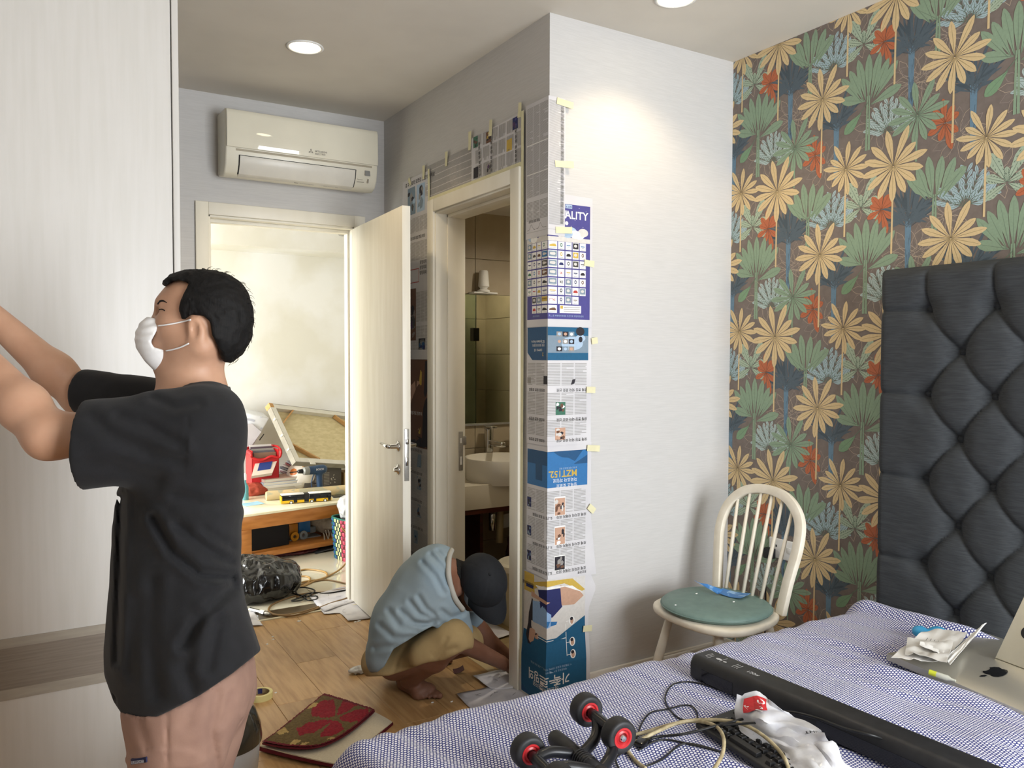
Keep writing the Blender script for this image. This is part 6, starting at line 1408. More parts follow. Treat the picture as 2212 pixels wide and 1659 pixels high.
# papers with smudges
def paper(label, poly, z=.002, seed=1, mat=None, name='paper_sheet', amp=.004, z0=0.0, marks=0):
    Q = [FP(x, y, z0+z) for x, y in poly]; c = sum(Q)/len(Q); n = len(Q); g = G(); rings = 5; v = [c+V(0, 0, amp)]
    for k in range(1, rings+1):
        for i in range(n*3):
            a, b = Q[i//3], Q[(i//3+1) % n]; p = a+(b-a)*((i % 3)/3); q = c+(p-c)*k/rings; q = q+V(0, 0, amp*(1+.9*float(vnoise(np.array([[q[0]*17+seed, q[1]*17, seed]]))[0]))); v.append(q)
    m = n*3; f = [(0, 1+i, 1+(i+1) % m) for i in range(m)]
    for k in range(rings-1): f += [(1+k*m+i, 1+(k+1)*m+i, 1+(k+1)*m+(i+1) % m, 1+k*m+(i+1) % m) for i in range(m)]
    o = g.add(v, f).obj(name, mat or m_fpap, smooth=True); sd_ = o.modifiers.new('thickness', 'SOLIDIFY'); sd_.thickness = .0008
    tag(o, label, 'paper')
    if marks:
        h = G(); r_ = random.Random(seed)
        for k in range(marks):
            p = c+(Q[r_.randrange(n)]-c)*r_.uniform(.1, .7); a = r_.uniform(0, 3); L = r_.uniform(.008, .03); h.bar(p+V(0, 0, amp*2.4), p+V(L*math.cos(a), L*math.sin(a), amp*2.4), .003, .0006)
        q = h.obj('smudges', flat('#a3a1a5'), o); q['kind'] = 'stuff'
    return o
m_fpap = pm('floor_paper', '#d6d4d8', .8, '#b9b7bf', scale=9, detail=5, mix=(.45, .7))
paper('large smudged paper under the open door leaf', [(672, 1293), (762, 1272), (800, 1337), (752, 1343), (735, 1325), (700, 1328)], marks=5, seed=3)
paper('white paper under the cable coils at the doorway', [(668, 1290), (740, 1268), (764, 1272), (768, 1300), (700, 1322)], z=.006, seed=9, marks=4)
paper('torn paper scrap on floor behind the standing man', [(525, 1325), (548, 1322), (568, 1352), (540, 1354)], seed=4)
paper('crumpled white paper on the bathroom floor', [(990, 1352), (1045, 1340), (1108, 1372), (1065, 1385), (1010, 1384)], seed=5, marks=4, amp=.006)
paper('torn small paper on bathroom floor near the forearm', [(1035, 1384), (1060, 1380), (1078, 1400), (1060, 1408), (1040, 1396)], seed=6)
paper('smeared paper sheet at the bathroom threshold', [(1022, 1462), (1088, 1446), (1112, 1470), (1108, 1490), (1060, 1490)], seed=7, marks=7, z=.006)
paper('printed paper sheet on floor beside the bed corner', [(986, 1502), (1060, 1485), (1108, 1486), (1160, 1500), (1100, 1560), (1020, 1535)], seed=8, marks=7)
tag(G().sheet(lambda u, v: FP(981+22*u-3*v, 1456-10*v+1*u)+V(0, 0, .002+.02*u*u), 6, 4, .0015).obj('maroon_card', pm('maroon_card', '#4a2326', .6)), 'small maroon sandpaper card on floor before the crouching man', 'card')
# clear wrapper and plaster crumbs
wp = FP(778, 1452); tag(sdf_obj('clear_wrapper', bagfn(wp+V(0, 0, .012), (.055, .035, .014), 31, .008, 45), wp+V(-.08, -.06, 0), wp+V(.08, .06, .04), .004, pm('thin_clear_plastic', '#e6e6e4', .25, trans=.35)), 'crumpled clear plastic wrapper on floor behind the crouching man', 'wrapper')
cr = random.Random(12)
for k, (x, y, w) in enumerate(((646, 1342, 'near the threshold'), (589, 1376, 'near the standing man'), (590, 1382, 'beside another crumb near the man'), (577, 1392, 'left near the black shirt hem'), (768, 1344, 'below the open door leaf'), (776, 1342, 'at the corner of door leaf'), (786, 1425, 'beside the clear wrapper'), (934, 1518, 'below the crouching man toes'), (976, 1516, 'right of the bare foot'), (595, 1497, 'beside the tape roll'))):
    p = FP(x, y); r0 = .007 if k in (0, 4, 5) else .004
    tag(sdf_obj('plaster_crumb', lambda P, c=p, r0=r0: ellip(P, c+V(0, 0, .001), (r0*1.6, r0, .003))+.0015*vnoise(P*250), p-V(.015, .015, .003), p+V(.015, .015, .008), .0018, m_white), 'tiny white plaster crumb on floor '+w, 'debris', 'plaster crumbs on the floor')
# rubbish bag
gb_ = FP(590, 1300); bgc = V(1.13, 4.80, 0)
m_bin = pm('black_bin_liner', '#0d0d0f', .16, '#141416', scale=10, coat=.3)
def binbag(P):
    d = smin(ellip(P, bgc+V(0, 0, .10), (.27, .20, .135)), ellip(P, bgc+V(-.15, .05, .17), (.12, .12, .08)), .08)
    n1 = np.abs(vnoise(P*np.array([12, 12, 8])+3)); n2 = np.abs(vnoise(P*np.array([26, 26, 16])+7)); n3 = np.abs(vnoise(P*np.array([52, 52, 34])+11)); d = d+.030*(n1-.35)+.016*(n2-.35)+.007*(n3-.35); return smax(d, -(P[:, 2]-.002), .01)
bgx = thing('rubbish_bag', 'full black rubbish bag on the tiled floor in doorway', 'bag', (bgc[0], bgc[1], 0)); sdf_obj('bag', binbag, bgc+V(-.42, -.32, -.01), bgc+V(.42, .34, .42), .0065, m_bin, bgx)
sdf_obj('gathered_neck', lambda P: capsule(P, bgc+V(-.14, 0, .20), bgc+V(-.20, .03, .25), .04, .06)+.022*np.abs(vnoise(P*26)), bgc+V(-.40, -.16, .2), bgc+V(-.02, .2, .46), .007, m_bin, bgx)
# air hose and cables beyond the threshold
m_hose = pm('air_hose_tan', '#b08c54', .4, '#a27e48', scale=30); m_hosed = pm('air_hose_brown', '#8a6c44', .4)
def hose(label, pts, r, mat, z=.006, cat='hose', name='air_hose'): return tag(G().tube(spline([FP(p[0], p[1], p[2] if len(p) > 2 else z) for p in pts], 8), r, 8).obj(name, mat, smooth=True), label, cat)
hose('tan air hose rising in front of the woven basket', [(738, 1140, .26), (758, 1165, .17), (757, 1195, .07), (740, 1225, .02), (708, 1245), (680, 1255), (650, 1268), (615, 1275)], .006, m_hose)
hose('tan air hose loop in front of the low table', [(625, 1240), (660, 1230), (700, 1235), (706, 1245), (690, 1252), (660, 1256), (640, 1262)], .006, m_hose)
hose('small inner loop of tan hose beside rubbish bag', [(635, 1246), (660, 1245), (670, 1250), (664, 1260), (648, 1268)], .006, m_hose)
hose('brown air hose winding from basket side to the fitting', [(650, 1263), (700, 1253), (740, 1259), (765, 1267), (740, 1273), (700, 1279), (650, 1284), (600, 1300), (582, 1312), (583, 1322), (600, 1328), (640, 1325), (690, 1310), (712, 1300), (705, 1290), (680, 1286), (640, 1290)], .0055, m_hosed, .005)
hose('brown hose end sweeping below the door leaf to fitting', [(766, 1278), (755, 1290), (715, 1303), (670, 1320), (630, 1330), (588, 1328)], .0055, m_hosed, .009)
hose('black cable coils on the tiles beside rubbish bag', [(770, 1270), (730, 1278), (700, 1282), (680, 1280), (660, 1284), (645, 1292), (630, 1298), (650, 1297), (657, 1290), (640, 1282), (645, 1270), (665, 1270), (680, 1276), (672, 1284), (660, 1292), (668, 1297), (684, 1294), (684, 1288), (665, 1288), (640, 1284), (625, 1278)], .0045, m_cblk, .012, 'cable', 'power_cable')
f0, f1 = FP(540, 1316, .015), FP(583, 1327, .015); fit = thing('hose_fitting', 'silver metal air hose coupling on the dark threshold', 'coupling', FP(560, 1322)); fd_ = nrm(f1-f0); FL = np.linalg.norm(f1-f0)
G().tube([f0, f0+fd_*FL*.5], .011, 14).obj('barrel', m_chrome, fit, smooth='auto'); G().tube([f0+fd_*FL*.5, f0+fd_*FL*.55, f0+fd_*FL*.75], [.008, .014, .014], 8).obj('nut', m_chrome, fit); G().tube([f0+fd_*FL*.75, f0+fd_*FL*.85, f0+fd_*FL], [.009, .012, .007], 14).obj('coupler', m_steel, fit, smooth='auto')
# ------------------------------------------------------------------ people
CR = np.stack([_r, _u, _f], 1).astype(np.float32)               # camera-aligned axes as columns: right, up, away
def polysd(x, y, poly):                                         # signed distance to a 2-D polygon (negative inside)
    p = np.asarray(poly, float); n = len(p); d = np.full(len(x), 1e9); ins = np.zeros(len(x), bool)
    for i in range(n):
        a, b = p[i], p[(i+1) % n]; ex, ey = b-a; wx, wy = x-a[0], y-a[1]; t = np.clip((wx*ex+wy*ey)/max(1e-12, ex*ex+ey*ey), 0, 1); d = np.minimum(d, (wx-ex*t)**2+(wy-ey*t)**2)
        c = ((a[1] > y) != (b[1] > y)); xi = a[0]+(y-a[1])*ex/(ey if abs(ey) > 1e-12 else 1e-12); ins ^= c & (x < xi)
    d = np.sqrt(d); return np.where(ins, -d, d)
def polyline_d(x, y, pl):
    d = np.full(len(x), 1e9)
    for a, b in zip(pl, pl[1:]):
        ex, ey = b[0]-a[0], b[1]-a[1]; t = np.clip(((x-a[0])*ex+(y-a[1])*ey)/max(1e-9, ex*ex+ey*ey), 0, 1); d = np.minimum(d, np.hypot(x-a[0]-ex*t, y-a[1]-ey*t))
    return d
def to_px(P):                                                   # perspective pixel coordinates, and depth
    q = (P-CAMP.astype(np.float32))@CR; z = q[:, 2]; return 1106+FPX*q[:, 0]/z, 829.5-FPX*q[:, 1]/z, z
def hand(P, wrist, d, n, side=1, s=1.0, curl=.5):
    """palm and five separate bent fingers; d along the hand, n the back of the hand, side the thumb side"""
    d = nrm(d); n = nrm(np.asarray(n)-d*(np.asarray(n)@d)); t = np.cross(d, n)*side
    D = capsule(P, wrist, wrist+d*.03*s, .026*s, .028*s)
    for k in range(4): D = smin(D, capsule(P, wrist+d*.02*s+t*(k-1.5)*-.012*s, wrist+d*.085*s+t*(k-1.5)*-.019*s, .014*s, .011*s), .014*s)
    for k, L in enumerate((.070, .080, .074, .058)):
        b = wrist+d*.085*s+t*(k-1.5)*-.020*s; a1 = curl*.5; p1 = b+(d*math.cos(a1)-n*math.sin(a1))*L*.45*s; a2 = curl*1.5; p2 = p1+(d*math.cos(a2)-n*math.sin(a2))*L*.32*s; a3 = curl*2.2; p3 = p2+(d*math.cos(a3)-n*math.sin(a3))*L*.26*s
        f = np.minimum(np.minimum(capsule(P, b, p1, .0098*s, .0088*s), capsule(P, p1, p2, .0088*s, .008*s)), capsule(P, p2, p3, .008*s, .0068*s)); D = smin(D, f, .006*s)
    b = wrist+d*.025*s+t*.026*s; p1 = b+nrm(d*.7+t*.8-n*.3)*.040*s; p2 = p1+nrm(d*.95+t*.2-n*.4)*.034*s; f = np.minimum(capsule(P, b, p1, .013*s, .011*s), capsule(P, p1, p2, .011*s, .008*s)); return smin(D, f, .010*s)
def foot(P, heel, d, s=1.0, side=1):
    """bare foot on the floor: heel, arch, ball and five toes; d from heel to toes (horizontal)"""
    d = nrm(V(d[0], d[1], 0)); t = V(-d[1], d[0], 0)*side; h = np.asarray(heel, float); up = V(0, 0, 1)
    D = ellip(P, h+d*.03*s+up*.034*s, (.036*s, .036*s, .036*s)); D = smin(D, capsule(P, h+d*.04*s+up*.062*s, h+d*.15*s+up*.034*s, .036*s, .026*s), .03*s)
    D = smin(D, capsule(P, h+d*.165*s+t*.028*s+up*.024*s, h+d*.155*s-t*.028*s+up*.020*s, .025*s, .021*s), .03*s); D = smin(D, capsule(P, h+d*.05*s+up*.024*s-t*.01*s, h+d*.15*s-t*.024*s+up*.02*s, .026*s, .022*s), .03*s)
    for k, (L, r) in enumerate(((.055, .0135), (.050, .0098), (.044, .0092), (.037, .0088), (.030, .0085))):
        o = t*(.034-.0185*k)*s; b = h+d*(.178-.008*k)*s+o+up*.017*s; e = b+d*L*.75*s+up*(-.004)*s; D = smin(D, np.minimum(capsule(P, b, (b+e)/2+up*.004*s, r*.95*s, r*.95*s), capsule(P, (b+e)/2+up*.004*s, e, r*.95*s, r*1.02*s)), .006*s)
    return smax(D, -(P[:, 2]-.001), .004)

# ------------- standing man in a black T-shirt
ZM = 1.80
def M(x, y, dz=0.0): return W(x, y, ZM+dz)
skin1 = pm('skin_light_brown', '#bf957a', .5, '#b58a6f', scale=14, sss=.12, detail=4)
o1 = M(400, 1500); base1 = V(o1[0], o1[1], 0)
man1 = thing('person', 'standing man in black t-shirt and face mask reaching up', 'person', base1)
SHN, ELN, WRN = M(415, 925, -.12), M(106, 942, -.20), M(-70, 740, -.13)
SHF, ELF, WRF = M(400, 900, .14), M(178, 858, .20), M(-65, 640, .16)
ankN, ankF = V(*(base1+V(-.04, -.10, .08))), V(*(base1+V(.05, .13, .08)))
hipN, hipF = M(402, 1480, -.08), M(430, 1480, .09); kneeN, kneeF = (hipN+ankN)/2+V(-.02, .02, 0), (hipF+ankF)/2+V(-.04, .03, 0)
def head1(P):
    d = ellip(P, M(450, 684), (.092, .095, .077), CR); d = smin(d, ellip(P, M(402, 664), (.060, .062, .060), CR), .03)
    d = smin(d, ellip(P, M(392, 722), (.058, .078, .058), CR), .03); d = smin(d, ellip(P, M(420, 735), (.055, .05, .066), CR), .03)
    for s in (-1, 1): d = smin(d, capsule(P, M(366, 780, .022*s), M(432, 750, .058*s), .024, .026), .03)
    d = smin(d, capsule(P, M(358, 786, -.012), M(358, 786, .012), .026, .026), .025)
    d = smin(d, capsule(P, M(349, 676), M(326, 712), .009, .015), .018); d = smin(d, capsule(P, M(326, 714, -.012), M(326, 714, .012), .010, .010), .01)
    d = smin(d, capsule(P, M(352, 655, -.036), M(352, 655, .036), .013, .013), .016)
    for s in (-1, 1):
        d = smax(d, -ellip(P, M(344, 672, .034*s), (.012, .009, .015), CR), .012); d = smin(d, ellip(P, M(359, 672, .032*s), (.0125, .0125, .0125), CR), .004)
        d = smin(d, capsule(P, M(350, 666, .022*s), M(360, 668, .050*s), .005, .005), .004); d = smin(d, ellip(P, M(372, 705, .044*s), (.03, .025, .022), CR), .02)
        e = ellip(P, M(424, 714, .080*s), (.019, .033, .011), CR@np.array(Matrix.Rotation(.25, 3, (0, 0, 1)), np.float32)); e = smax(e, -ellip(P, M(419, 712, .090*s), (.010, .021, .010), CR), .006); d = smin(d, e, .006); d = smin(d, ellip(P, M(413, 735, .077*s), (.009, .011, .008), CR), .005)
    d = smin(d, capsule(P, M(424, 760), M(424, 890), .055, .062), .035); d = smin(d, capsule(P, M(400, 800), M(404, 850), .042, .05), .03); d = smin(d, ellip(P, M(364, 752), (.036, .036, .042), CR), .02); return d
def body1(P):
    d = near(P, M(430, 740), .24, head1); d = smin(d, ellip(P, M(415, 1000), (.10, .17, .15), CR), .08); d = smin(d, ellip(P, M(400, 1280), (.10, .22, .13), CR), .1)
    d = smin(d, capsule(P, SHF, SHN, .045, .045), .06)
    for sh, el, wr in ((SHN, ELN, WRN), (SHF, ELF, WRF)):
        dirf = nrm(wr-el); d = smin(d, capsule(P, sh, el, .046, .045), .03); d = smin(d, capsule(P, el, el+dirf*.09, .041, .045), .03); d = smin(d, capsule(P, el+dirf*.09, wr, .045, .027), .03)
        hd = near(P, wr+dirf*.08, .16, lambda Q: hand(Q, wr, nrm(dirf+V(0, 0, .2)), _f*(-1 if sh is SHN else 1)+V(0, 0, .3), 1, 1.0, .55)); d = smin(d, hd, .012)
    for hp, kn, an in ((hipN, kneeN, ankN), (hipF, kneeF, ankF)):
        d = smin(d, capsule(P, hp, kn, .072, .05), .06); d = smin(d, capsule(P, kn, an, .052, .032), .03); d = smin(d, near(P, an-_r*.08, .22, lambda Q: foot(Q, V(an[0], an[1], 0)+_r*.05*V(1, 1, 0), -_r*V(1, 1, 0), 1.0, 1)), .02)
    return d
sdf_obj('body', body1, V(-.38, 1.35, -.01), V(.90, 2.65, 1.62), .0055, skin1, man1)
TOR = np.array([(835, 372, 498, .085), (850, 362, 502, .13), (870, 350, 508, .185), (900, 325, 516, .21), (960, 288, 527, .22), (1050, 262, 528, .205), (1150, 246, 521, .19), (1230, 238, 515, .182), (1260, 236, 516, .183), (1310, 232, 534, .19), (1400, 225, 562, .20), (1480, 226, 578, .205), (1560, 235, 588, .205), (1700, 240, 600, .205)])
m_tee = pm('black_cotton', '#151518', .92, '#111113', scale=30, bump=.12, bscale=420, detail=5, sheen=.05)
FOLDS = [([(500, 1247), (434, 1243), (371, 1192), (331, 1119)], 9, .010), ([(505, 1268), (440, 1330), (392, 1395)], 10, .008), ([(495, 1215), (440, 1180), (385, 1135)], 10, .006), ([(498, 1180), (440, 1145)], 9, .004), ([(262, 1075), (258, 1240), (252, 1430)], 7, .008), ([(330, 1250), (325, 1400), (340, 1500)], 14, .006), ([(300, 1300), (285, 1450)], 14, .005),
         ([(200, 905), (250, 945), (330, 985), (390, 995)], 13, .005), ([(255, 900), (310, 915), (390, 960)], 10, .005), ([(190, 1000), (260, 1010), (340, 1030)], 16, .004), ([(405, 900), (402, 960), (400, 1020)], 3, .0018), ([(380, 1070), (440, 1088), (520, 1085)], 12, .004), ([(420, 1330), (400, 1450), (420, 1500)], 14, .005), ([(470, 1340), (450, 1440)], 12, .005), ([(330, 860), (380, 880), (430, 870)], 9, .004)]
HEM = ([150, 212, 226, 245, 262, 300, 340, 430, 500, 568, 640], [1420, 1435, 1462, 1515, 1541, 1550, 1549, 1503, 1456, 1402, 1350])
def tee1(P):
    x, y, z = to_px(P); sc = ZM/FPX
    fx_ = np.interp(y, TOR[:, 0], TOR[:, 1]); bx_ = np.interp(y, TOR[:, 0], TOR[:, 2]); hd_ = np.interp(y, TOR[:, 0], TOR[:, 3]); cx_ = (fx_+bx_)/2; a = (bx_-fx_)/2*sc; qx = (x-cx_)*sc; qz = z-ZM
    rr_ = (np.abs(qx/a)**2.3+np.abs(qz/hd_)**2.3)**(1/2.3); d = (rr_-1)*np.minimum(a, hd_); d = np.maximum(d, (833-y)*sc)
    s1 = np.maximum(capsule(P, M(428, 915, -.15), M(150, 968, -.205), .094, .093), -plane(P, M(158, 968, -.205), nrm(M(158, 968)-M(430, 925))*-1.0)*1.0) if False else None
    ax1 = nrm(M(440, 930, -.15)-M(158, 968, -.2)); s1 = capsule(P, M(432, 925, -.13), M(120, 972, -.21), .092, .085); s1 = smax(s1, -plane(P, M(180, 968, -.2), nrm(ax1+_u*-.14)), .004)
    ax2 = nrm(M(400, 870, .16)-M(165, 838, .2)); s2 = capsule(P, M(395, 890, .14), M(140, 838, .20), .075, .052); s2 = smax(s2, -plane(P, M(184, 838, .2), ax2), .006)
    d = smin(d, s1, .05); d = smin(d, s2, .04)
    near = z < ZM+.06; disp = 0
    for pl, w, am in FOLDS:
        q = polyline_d(x, y, pl); disp = disp+am*np.exp(-(q/w)**2)-am*.7*np.exp(-((q-2.1*w)/(1.2*w))**2)
    d = d+np.where(near, disp, 0)+.003*vnoise(P*11)+.0012*vnoise(P*26)
    hem = np.interp(x, HEM[0], HEM[1]); d = smax(d, (y-hem)*sc*.85, .005)
    d = smax(d, -(capsule(P, M(436, 770), M(418, 872), .070, .078)), .008)                # neck opening
    return d
sdf_obj('t_shirt', tee1, V(-.05, 1.30, .45), V(.85, 2.45, 1.45), .0055, m_tee, man1)
# shirt seams
m_seam = pm('tee_seam', '#18181b', .95)
m_pant = pm('pink_beige_cotton', '#957565', .9, '#8a6b5d', scale=18, bump=.1, bscale=300, detail=5)
PF = [([(360, 1540), (362, 1620), (365, 1700)], 3, .005), ([(470, 1500), (455, 1580), (470, 1680)], 12, .012), ([(500, 1500), (480, 1560)], 10, .006), ([(300, 1560), (320, 1620)], 12, .004), ([(420, 1520), (400, 1570)], 12, .004), ([(520, 1560), (505, 1620), (515, 1690)], 9, .006)]
def pants1(P):
    x, y, z = to_px(P); d = ellip(P, M(405, 1490), (.125, .13, .160), CR); d = smin(d, ellip(P, M(452, 1470), (.080, .12, .135), CR), .06)
    d = smin(d, capsule(P, hipN+V(0, 0, -.02), kneeN, .108, .088), .05); d = smin(d, capsule(P, kneeN, ankN+V(0, 0, .25), .088, .085), .04); d = smin(d, capsule(P, hipF+_r*.03+V(0, 0, -.02), kneeF+_r*.02, .098, .082), .03); d = smin(d, capsule(P, kneeF+_r*.02, ankF+V(0, 0, .25), .082, .08), .04)
    disp = 0
    for pl, w, am in PF: disp = disp+am*np.exp(-(polyline_d(x, y, pl)/w)**2)
    pk_ = polysd(x, y, [(255, 1640), (335, 1616), (410, 1618), (455, 1642), (430, 1660), (300, 1668)]); d = d+np.where(z < ZM, disp-.004*np.clip(-pk_/3, 0, 1), 0)+.003*vnoise(P*14)
    hem = np.interp(x, HEM[0], HEM[1]); d = np.maximum(d, (hem-3-y)*.001); return np.maximum(d, (.25-P[:, 2]))
sdf_obj('trousers', pants1, V(-.02, 1.3, .22), V(.85, 2.5, .92), .006, m_pant, man1)
def surf_hit(fn, x, y, z0, z1):                                  # first hit of a line of sight with an implicit surface
    zs = np.linspace(z0, z1, 200); P = np.array([W(x, y, z) for z in zs], np.float32); d = fn(P); k = np.argmax(d < 0); return W(x, y, zs[k])
tg = [surf_hit(pants1, x, y, 1.5, 1.9)-_f*.004 for x, y in ((284, 1638), (317, 1634), (318, 1645), (285, 1650))]
panel4(tg, .003, 'label_tag', flat('#23284a'), man1)
tgc = lambda u, v: tg[0]*(1-u)*(1-v)+tg[1]*u*(1-v)+tg[2]*u*v+tg[3]*(1-u)*v-_f*.0042
g = G(); g.add([tgc(.1, .25), tgc(.9, .25), tgc(.9, .78), tgc(.1, .78)], [(0, 1, 2, 3)], 0)
v_t, f_t = text2d('SUPPORT', True); mx_ = max(p[0] for p in v_t); g.add([tgc(.13+.74*p[0]/mx_, .70-.42*p[1]/.73)-_f*.0006 for p in v_t], f_t, 1); tq = g.obj('tag_print', [flat('#c9c9cf'), flat('#23284a')], man1); tq['kind'] = 'stuff'
# hair
HAIR = [(352, 614), (349, 606), (366, 592), (400, 582), (440, 580), (482, 586), (516, 603), (540, 636), (550, 690), (544, 732), (524, 766), (498, 784), (484, 782), (474, 762), (464, 738), (457, 712), (452, 694), (438, 684), (415, 678), (402, 690), (392, 690), (387, 668), (392, 645), (402, 624), (410, 611), (392, 606), (370, 607), (358, 618)]
def hair1(P):
    x, y, z = to_px(P); sc = ZM/FPX; d = smin(ellip(P, M(452, 682), (.0965, .100, .0835), CR), ellip(P, M(404, 652), (.060, .068, .062), CR), .03); d = smin(d, ellip(P, M(478, 730), (.05, .06, .070), CR), .03)-.005
    ps = polysd(x, y, HAIR)*sc; q = (P-M(450, 640).astype(np.float32))@CR; st = np.stack([np.arctan2(q[:, 1], q[:, 0]+.001)*9, q[:, 2]*90, np.hypot(q[:, 0], q[:, 1])*30], 1)
    return smax(d, ps, .008)+.0022*vnoise(st)+.0012*vnoise(st*2.3)
m_hair = pm('black_hair', '#0b0a0a', .7, '#141211', spec=.25, bump=.5, bscale=260, bstretch=(1, 1, .25), scale=60, stretch=(1, 1, 3))
sdf_obj('hair', hair1, M(450, 690)-V(.16, .16, .15), M(450, 690)+V(.16, .16, .15), .004, m_hair, man1, 0)
# loose strands
g = G(); rh = random.Random(2)
for k in range(46):
    t = rh.uniform(0, 1); i = 4+t*7; a = int(i); p = np.array(HAIR[a])*(1-(i-a))+np.array(HAIR[a+1])*(i-a); n_ = nrm(V(p[0]-450, p[1]-690, 0)); dz = rh.uniform(-.05, .05); L = rh.uniform(4, 14); q0 = p-n_[:2]*8; tdir = (-n_[1], n_[0]); q1 = p+n_[:2]*L*.35+np.array(tdir)*L*1.1; g.tube(spline([M(q0[0], q0[1], dz), M(*(p+n_[:2]*L*.18+np.array(tdir)*L*.3), dz), M(q1[0], q1[1], dz)], 4), [.0006, .0006, .0005, .0005, .0004, .0004, .0003, .0003, .0002], 4)
hs_ = g.obj('hair_strands', m_hair, man1); hs_['kind'] = 'stuff'
g = G().tube(spline([surf_hit(head1, x, y, 1.6, 1.9)-_f*.001 for x, y in ((341, 657), (346, 651), (353, 650), (361, 654))], 4), [.0016]*4+[.0022]*5+[.0016, .0013, .001, .0007], 6); g.obj('eyebrow', m_hair, man1, smooth=True); g = G().tube(spline([surf_hit(head1, x, y, 1.6, 1.9)-_f*.0006 for x, y in ((345, 669), (350, 668), (356, 671))], 4), .0013, 5); g.obj('eyelash', m_hair, man1, smooth=True); g = G().tube(spline([M(337, 657, .022), M(346, 650, .034), M(358, 654, .048)], 4), [.0028]*8+[.001], 6); g.obj('eyebrow', m_hair, man1, smooth=True)
for s in (-1, 1):
    G().tube(spline([M(345, 668, .020*s), M(348, 666.5, .034*s), M(359, 670, .048*s)], 4), [.0012]*9, 5).obj('eyelash', m_hair, man1); e = G().lathe([(.001, 0), (.0062, .0008), (.0062, .003)], 12, M(346.5, 672, .031*s), -_r+_f*-.4*(-s)).obj('iris', pm('dark_eye', '#1a1210', .2), man1)
# face mask
MASK = [(318, 684), (346, 690), (340, 712), (326, 738), (332, 750), (363, 758), (352, 784), (338, 806), (312, 780), (292, 750), (288, 722), (300, 698)]
def mask1(P):
    x, y, z = to_px(P); sc = ZM/FPX; d = smin(ellip(P, M(356, 735), (.061, .063, .068), CR), capsule(P, M(333, 702, -.02), M(333, 702, .02), .022, .022), .02); d = smin(d, ellip(P, M(358, 768), (.048, .046, .060), CR), .02)
    v_ = (y-690)*.97+(x-310)*.25; d = d-.0018*np.sin(v_/17.0*2*math.pi)*np.exp(-((y-716)/42.0)**2); return smax(np.maximum(d, -(d+.006)) if False else d, polysd(x, y, MASK)*sc, .004)
sdf_obj('face_mask', mask1, M(335, 745)-V(.11, .12, .10), M(335, 745)+V(.11, .12, .10), .0035, pm('mask_white', '#e6e4e2', .8, scale=40, bump=.05), man1)
for pts in (((343, 704), (360, 702), (378, 699), (396, 695), (413, 691)), ((360, 758), (376, 755), (392, 750), (409, 742))): G().tube(spline([surf_hit(head1, x, y, 1.6, 1.9)-_f*.003 for x, y in pts], 5), .0017, 6).obj('ear_loop', pm('elastic_white', '#efeeec', .7), man1, smooth=True)

# ------------- crouching man in a blue shirt
ZN = 3.30
def K(x, y, z=ZN): return W(x, y, z)
skin2 = pm('skin_brown', '#805a48', .55, '#724c3a', scale=12, detail=4, sss=.06)
f2 = FP(862, 1482); man2 = thing('person', 'barefoot man in blue shirt and dark cap crouching at bathroom door', 'person', V(f2[0]+.02, f2[1]-.08, 0))
hipA, kneeA, ankA = K(852, 1432, 3.30), K(978, 1384, 3.14), V(*(FP(882, 1470, .07)))
heelA = FP(866, 1482); toeA = FP(930, 1512); footd = toeA-heelA
hipB, kneeB = K(860, 1430, 3.50), K(1005, 1388, 3.46); toeB = FP(978, 1440); heelB = toeB-nrm(V(.75, -.45, 0))*.235; ankB = heelB+V(.03, -.01, .075)
shA, elA, wrA = K(944, 1254, 3.16), K(990, 1385, 3.30), K(1082, 1430, 3.50); hdA = FP(1118, 1452, .02)
shB, elB, wrB = K(968, 1238, 3.50), K(1040, 1370, 3.62), K(1098, 1420, 3.66)
HC2 = K(1041, 1254, 3.34); UPH = nrm(_r*.30+_u*.42-_f*.85); FDH = nrm(_r*.42-_u*.86-_f*.28); FDH = nrm(FDH-UPH*(FDH@UPH)); SDH = np.cross(FDH, UPH); HR = np.stack([FDH, UPH, SDH], 1).astype(np.float32)
def HP(a, b, c): return HC2+FDH*a+UPH*b+SDH*c
def head2(P):
    d = ellip(P, HC2, (.092, .102, .074), HR); d = smin(d, ellip(P, HP(.03, -.07, 0), (.06, .075, .055), HR), .03); d = smin(d, capsule(P, HP(.075, -.035, 0), HP(.098, -.06, 0), .010, .015), .015); d = smin(d, capsule(P, HP(.07, -.125, -.015), HP(.07, -.125, .015), .022, .022), .03)
    for s in (-1, 1):
        e = ellip(P, HP(-.006, -.028, .098*s), (.020, .034, .017), HR); d = smin(d, smax(e, -ellip(P, HP(0, -.026, .114*s), (.010, .019, .010), HR), .005), .006); d = smax(d, -ellip(P, HP(.095, -.015, .032*s), (.012, .009, .014), HR), .01); d = smin(d, ellip(P, HP(.082, -.015, .031*s), (.0115,)*3, HR), .004)
    return d
